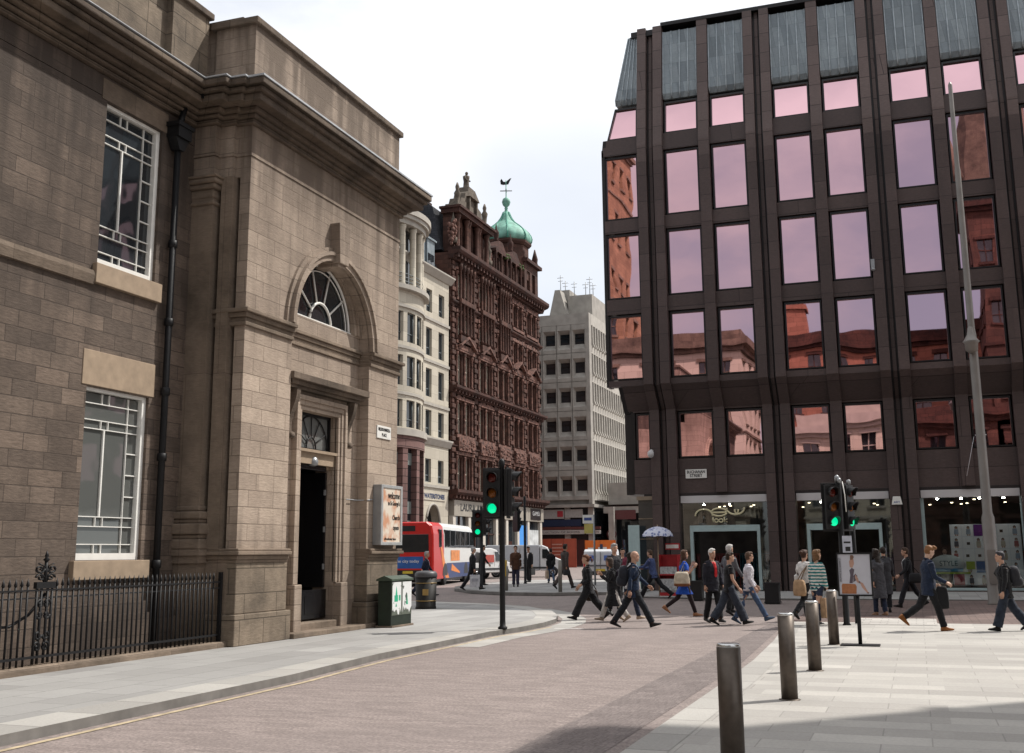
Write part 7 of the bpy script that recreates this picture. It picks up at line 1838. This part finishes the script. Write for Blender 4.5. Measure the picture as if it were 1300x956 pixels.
def softbag(info, centre, size, label, col_, strap=None, name='handbag', trim=None):
    c = Vector(centre); t, b0 = held(name, info, c - Vector((0,0,size[2]/2)), label, 'bag')
    s = MB(True); sx, sy, sz = [v/2 for v in size]
    s.loft([[c+Vector((sx*k*math.copysign(abs(math.cos(2*PI*i/18))**.55, math.cos(2*PI*i/18)), sy*k*math.copysign(abs(math.sin(2*PI*i/18))**.55, math.sin(2*PI*i/18)), z*sz)) for i in range(18)] for (k, z) in ((.6,-1),(.95,-.93),(1.0,-.5),(.97,.1),(.86,.7),(.7,.97),(.5,1))])
    o = loc_build(s, b0, 'bag', cloth(name+' '+str(col_), col_, .7), t)
    if trim:
        s = MB(True); s.loft([[c+Vector((sx*k*math.copysign(abs(math.cos(2*PI*i/18))**.55, math.cos(2*PI*i/18)), sy*k*math.copysign(abs(math.sin(2*PI*i/18))**.55, math.sin(2*PI*i/18)), z*sz)) for i in range(18)] for (k, z) in ((.62,-1.01),(.98,-.94),(1.03,-.62),(1.0,-.6))]); loc_build(s, b0, 'base_trim', cloth('bag trim', trim), t)
    if strap:
        s = MB(True); k = Vector((0,sy*.8,0))
        s.tube([c+Vector((0,sy*.7,sz*.9))] + [Vector(p) for p in strap] + [c+Vector((0,-sy*.7,sz*.9))], .008, 6, ry=.014); loc_build(s, b0, 'strap', cloth('strap '+str(col_), tuple(v*.6 for v in col_)), t)
    return t
def flatbag(info, hand_pt, size, label, col_, print_=None, name='shopping_bag'):
    """stiff carrier bag hanging from a hand"""
    p = Vector(hand_pt); sx, sy, sz = [v/2 for v in size]; top = p.z - .13
    t, b0 = held(name, info, (p.x, p.y, top - size[2]), label, 'bag')
    s = MB(); s.loft([[(p.x+a*sx*k, p.y+b_*sy*k2, z) for a, b_ in ((-1,-1),(1,-1),(1,1),(-1,1))] for z, k, k2 in ((top-size[2],.95,.95),(top-size[2]*.5,1,1.02),(top,.75,1.0))], smooth=False)
    loc_build(s, b0, 'bag', cloth('bag '+str(col_), col_, .8), t, bevel=.006)
    s = MB(True)
    for a in (-1,1): s.tube([(p.x+a*sx*.6,p.y-sy*.4,top),(p.x+a*.01,p.y-.03,p.z-.01),(p.x+a*.01,p.y+.03,p.z-.01),(p.x+a*sx*.6,p.y+sy*.4,top)], .005, 5)
    loc_build(s, b0, 'handle', cloth('bag handle', (.3,.24,.17)), t)
    if print_:
        s = MB()
        for a in (-1,1): s.box(*sorted((p.x+a*(sx+.003),p.x+a*(sx+.006))), p.y-sy*.6, p.y+sy*.6, top-size[2]*.55, top-size[2]*.3)
        loc_build(s, b0, 'print', cloth('bag print', print_), t)
def palm(info, i, along=.085): A = info['Ar'][i]; return A[2] + A[3]*along

R_IMG, L_IMG, AWAY, TOWARD = -70, 110, 20, 200
K = (.012,.012,.014); NAVY = (.014,.019,.038); CHAR = (.035,.035,.04); DENIM = (.06,.095,.17); DKDENIM = (.022,.03,.055)
BRN = (.06,.035,.02); DKH = (.018,.012,.009); GREY = (.32,.31,.30)
def g11(x, y, o=.115): return (x, y, grnd(y)+o)
# --- far group on and around the island
p = person('grey haired man in dark suit striding past the litter bin', (-17.85,39.6,grnd(39.6)), R_IMG, 1.74, ('jacket',NAVY), ('trousers',NAVY), ('short',GREY), legs=(-30,12,26,4), arms=((24,5,15),(-26,5,15)), foot=(35,-12), fine=False, shirt=(.6,.6,.6))
p = person('grey haired man in dark suit on the island kerb holding a white carrier bag', g11(-16.8,41.8), R_IMG-0, 1.72, ('jacket',K), ('trousers',K), ('short',GREY), legs=(26,4,-22,14), arms=((-8,6,10),(4,10,8)), foot=(-10,28), fine=False, shirt=(.35,.25,.4))
flatbag(p, palm(p,1), (.12,.40,.48), 'white paper carrier bag in the hand of the grey haired man on the island', (.48,.48,.50), (.3,.3,.33))
p = person('dark coated pedestrian with grey rucksack just behind the grey haired man', g11(-18.1,46.2), R_IMG+10, 1.73, ('coat',K), ('trousers',K), ('short',DKH), legs=(8,2,-8,6), fine=False)
backpack(p, 'grey rucksack on the back of the dark coated pedestrian on the island', (.16,.15,.14))
p = person('pedestrian in brown jacket standing behind the yellow push button box', g11(-16.6,46.4), TOWARD, 1.74, ('jacket',(.075,.035,.02)), ('trousers',(.03,.028,.05)), ('short',BRN), legs=(4,0,-4,2), fine=False, foot=(0,0))
p = person('man in dark suit standing by the slim signal pole on the island', g11(-18.5,53.7), L_IMG+60, 1.74, ('jacket',K), ('trousers',K), ('short',DKH), skin=SKIN_T, legs=(4,0,-4,2), arms=((3,8,6),(3,8,6)), foot=(0,0), fine=False, shirt=(.5,.5,.5))
flatbag(p, palm(p,0), (.12,.42,.30), 'black briefcase held by the man in dark suit at the signal pole', (.015,.015,.016), name='briefcase')
p = person('man in black jacket and blue jeans walking away across the island', g11(-16.5,51.1), AWAY+10, 1.62, ('jacket',K), ('jeans',DENIM), ('short',DKH), legs=(14,4,-14,14), foot=(0,22), fine=False)
flatbag(p, palm(p,0), (.14,.34,.42), 'white and brown shopping bag beside the man in blue jeans on the island', (.40,.30,.22))
softbag(p, p['T'](.10,-.16,.12), (.22,.1,.2), 'small black sling bag with tan strap on the man in blue jeans', (.02,.02,.02), strap=[p['T'](-.05,-.17,.34), p['T'](-.12,0,.56), p['T'](0,.16,.30)], name='sling_bag')
p = person('man in brown suit walking across the island past the steel post', g11(-13.5,43.6), R_IMG+35, 1.80, ('jacket',(.05,.038,.034)), ('trousers',(.052,.04,.035)), ('short',DKH), skin=SKIN_T, legs=(-24,16,24,3), arms=((16,6,14),(-18,6,14)), foot=(38,-8), fine=False)
softbag(p, palm(p,1)+Vector((.02,0,-.12)), (.12,.34,.22), 'black bag in the hand of the man in the brown suit', (.02,.02,.022))
# --- walking group in the road
p = person('woman in black suit with auburn ponytail striding left', (-8.15,28.35,0), L_IMG, 1.71, ('jacket',K), ('wide',K), ('ponytail',(.10,.035,.015)), female=True, legs=(28,3,-30,14), arms=((-10,6,70),(10,6,30)), foot=(-14,38), lean=2)
softbag(p, p['T'](.27,-.12,-.22), (.12,.34,.30), 'brown leather handbag on the shoulder of the woman with auburn ponytail', (.035,.022,.016), strap=[p['T'](.25,-.10,.1), p['T'](.20,-.02,.53), p['T'](.25,-.14,.1)])
p = person('older woman in black coat and white trousers with hand raised to her face', (-7.3,27.6,0), L_IMG, 1.58, ('coat',K), ('trousers',(.45,.42,.39)), ('bob',(.05,.035,.028)), female=True, skin=SKIN_T, legs=(-22,14,24,4), arms=((20,8,115),(22,8,110)), foot=(32,-10), shoes=(.35,.27,.2), glasses=True)
backpack(p, 'dark rucksack with pink trim on the older woman in black coat', (.022,.016,.028))
p = person('tall grey curly haired person seen mostly behind the older woman', (-7.95,30.3,0), TOWARD+20, 1.86, ('jacket',(.03,.03,.034)), ('trousers',K), ('curly',(.26,.25,.24)), legs=(6,0,-6,4), fine=False)
p = person('dark haired young woman in white top half hidden behind the bald man', (-7.0,28.2,0), R_IMG+10, 1.68, ('shirt',(.55,.54,.56)), ('jeans',DKDENIM), ('long',DKH), female=True, legs=(-16,8,16,3), arms=((8,8,30),(-4,8,25)), foot=(24,-6), shoes=(.4,.3,.22))
softbag(p, p['T'](.22,.06,-.02), (.12,.34,.28), 'white shoulder bag on the dark haired young woman in the white top', (.45,.40,.38), strap=[p['T'](.22,.05,.2), p['T'](.17,0,.54), p['T'](.22,-.03,.2)])
p = person('bald man in navy jacket and black trousers striding right at the front', (-6.29,25.68,0), R_IMG-4, 1.80, ('jacket',(.018,.030,.060)), ('trousers',(.014,.016,.02)), ('bald',K), skin=SKIN, legs=(-30,6,30,3), arms=((30,6,18),(-20,10,16)), foot=(20,-16), lean=3, head=(-8,0), shirt=(.10,.16,.26))
backpack(p, 'small black rucksack on the back of the bald man', (.018,.02,.028))
p = person('news vendor in dark clothes leaning and stepping by the newspaper stand', (-8.72,38.6,grnd(38.6)), R_IMG+150, 1.80, ('shirt',(.05,.07,.16)), ('trousers',K), ('short',BRN), legs=(34,6,-36,18), arms=((40,6,45),(30,6,55)), foot=(-10,40), lean=8, fine=False)
p = person('passer by in dark clothes far behind, beside the glass screen', (-9.2,36.2,grnd(36.2)), TOWARD, 1.70, ('jacket',(.16,.03,.05)), ('trousers',K), ('short',DKH), legs=(8,0,-8,6), fine=False)
p = person('woman in bright blue dress and dark leggings with hand at her ear', (-6.05,30.5,0), R_IMG, 1.78, ('dress',(.015,.07,.38)), ('leggings',(.022,.014,.016)), ('long',(.075,.038,.022)), female=True, legs=(-24,30,20,3), arms=((24,6,125),(14,8,125)), foot=(34,-4), shoes=(.30,.14,.07), lean=1)
softbag(p, p['T'](.27,-.10,.10), (.18,.42,.38), 'large cream canvas bag with brown base carried by the woman in blue dress', (.46,.40,.31), strap=[p['T'](.24,-.05,.3), p['T'](.17,0,.54), p['T'](.24,-.12,.3)], trim=(.16,.065,.03))
p = person('white haired man in dark suit with bright red tie', (-4.82,27.85,0), TOWARD+25, 1.76, ('jacket',(.022,.022,.030)), ('trousers',K), ('short',(.62,.60,.57)), legs=(12,2,-10,8), arms=((4,8,12),(-4,8,12)), foot=(0,12), shirt=(.45,.05,.05), tie=(.60,.02,.025), lean=1)
p = person('young man in black t-shirt and dark jeans striding right', (-4.28,26.95,0), R_IMG, 1.72, ('tshirt',K), ('wide',(.03,.036,.05)), ('short',(.03,.018,.012)), legs=(-24,10,26,4), arms=((-8,8,20),(6,8,28)), foot=(24,-12))
p = person('woman in white shirt and blue jeans walking beside the man in black t-shirt', (-3.9,27.5,0), R_IMG, 1.69, ('shirt',(.58,.56,.60)), ('jeans',DENIM), ('short',(.10,.06,.04)), female=True, legs=(-18,14,30,3), arms=((10,8,30),(-6,8,35)), foot=(26,-18), shoes=(.05,.08,.13))
p = person('pedestrian in grey hat half hidden behind the man in black t-shirt', (-4.9,31.0,grnd(31)), R_IMG+30, 1.82, ('jacket',(.10,.10,.11)), ('trousers',K), ('short',(.42,.40,.38)), legs=(8,0,-8,4), fine=False)
# --- right hand side
p = person('brown haired woman in white top with tan shoulder bag, seen from behind', (-2.72,28.9,0), AWAY-55, 1.74, ('tunic',(.58,.56,.54)), ('trousers',K), ('bun',(.055,.025,.015)), female=True, legs=(14,3,-24,26), foot=(0,36))
softbag(p, p['T'](.05,-.24,-.08), (.36,.16,.40), 'big tan shoulder bag on the woman in the white top', (.36,.23,.13), strap=[p['T'](.12,-.16,.3), p['T'](.16,0,.54), p['T'](.10,-.2,.3)])
p = person('woman with wavy light brown hair in teal and white striped jumper', (-2.28,27.2,0), AWAY-50, 1.72, ('shirt',(.60,.58,.54),(.015,.16,.17)), ('jeans',DKDENIM), ('bob',(.16,.085,.04)), female=True, legs=(10,2,-14,10), arms=((2,6,12),(3,9,6)), foot=(0,16), head=(-30,0))
flatbag(p, palm(p,1), (.16,.44,.46), 'large brown paper bag carried by the woman in the striped jumper', (.34,.22,.13))
p = person('woman with long dark hair in grey coat and jeans standing behind the poster stand', (-1.05,31.5,grnd(31.5)), AWAY+15, 1.72, ('coat',(.055,.055,.062)), ('jeans',DKDENIM), ('long',DKH), female=True, legs=(5,0,-6,4), foot=(0,6), shoes=(.30,.17,.10))
p = person('companion in dark grey coat beside the woman with long dark hair', (-.92,32.7,grnd(32.7)), AWAY-20, 1.70, ('coat',(.04,.04,.045)), ('trousers',K), ('short',DKH), legs=(6,0,-6,4), fine=False)
p = person('man in dark suit with bag walking left along the shop front', (-.32,34.9,grnd(34.9)+.024), L_IMG-10, 1.74, ('jacket',K), ('trousers',(.016,.016,.02)), ('short',(.05,.028,.018)), legs=(24,6,-26,14), arms=((14,6,40),(-6,8,20)), foot=(-8,26), shirt=(.5,.5,.5), fine=False)
softbag(p, p['T'](-.26,-.14,-.02), (.14,.36,.28), 'black messenger bag on the man walking along the shop front', (.016,.016,.018), strap=[p['T'](-.24,-.05,.25), p['T'](-.05,0,.57), p['T'](.0,-.16,.3)], name='messenger_bag')
p = person('young man with quiffed hair in navy blazer and tan shoes, looking down', (.15,25.7,.03), L_IMG+180, 1.80, ('jacket',(.014,.022,.045)), ('trousers',K), ('quiff',(.20,.095,.04)), skin=SKIN_P, legs=(-26,32,18,4), arms=((6,6,45),(12,6,50)), foot=(40,-4), shoes=(.25,.095,.025), head=(0,-24), lean=2)
softbag(p, p['T'](.10,.24,-.20), (.10,.26,.46), 'black folded garment hanging over the forearm of the man in the navy blazer', (.010,.010,.012), name='folded_jacket')
p = person('person in black jacket and dark cap with rucksack walking left at the picture edge', (1.67,26.0,.03), L_IMG-8, 1.66, ('jacket',K), ('wide',(.022,.028,.042)), ('short',(.04,.038,.045)), legs=(20,4,-24,14), arms=((6,8,10),(-4,8,10)), foot=(-6,26))
backpack(p, 'black and grey rucksack worn by the person in the dark cap', (.025,.025,.03))
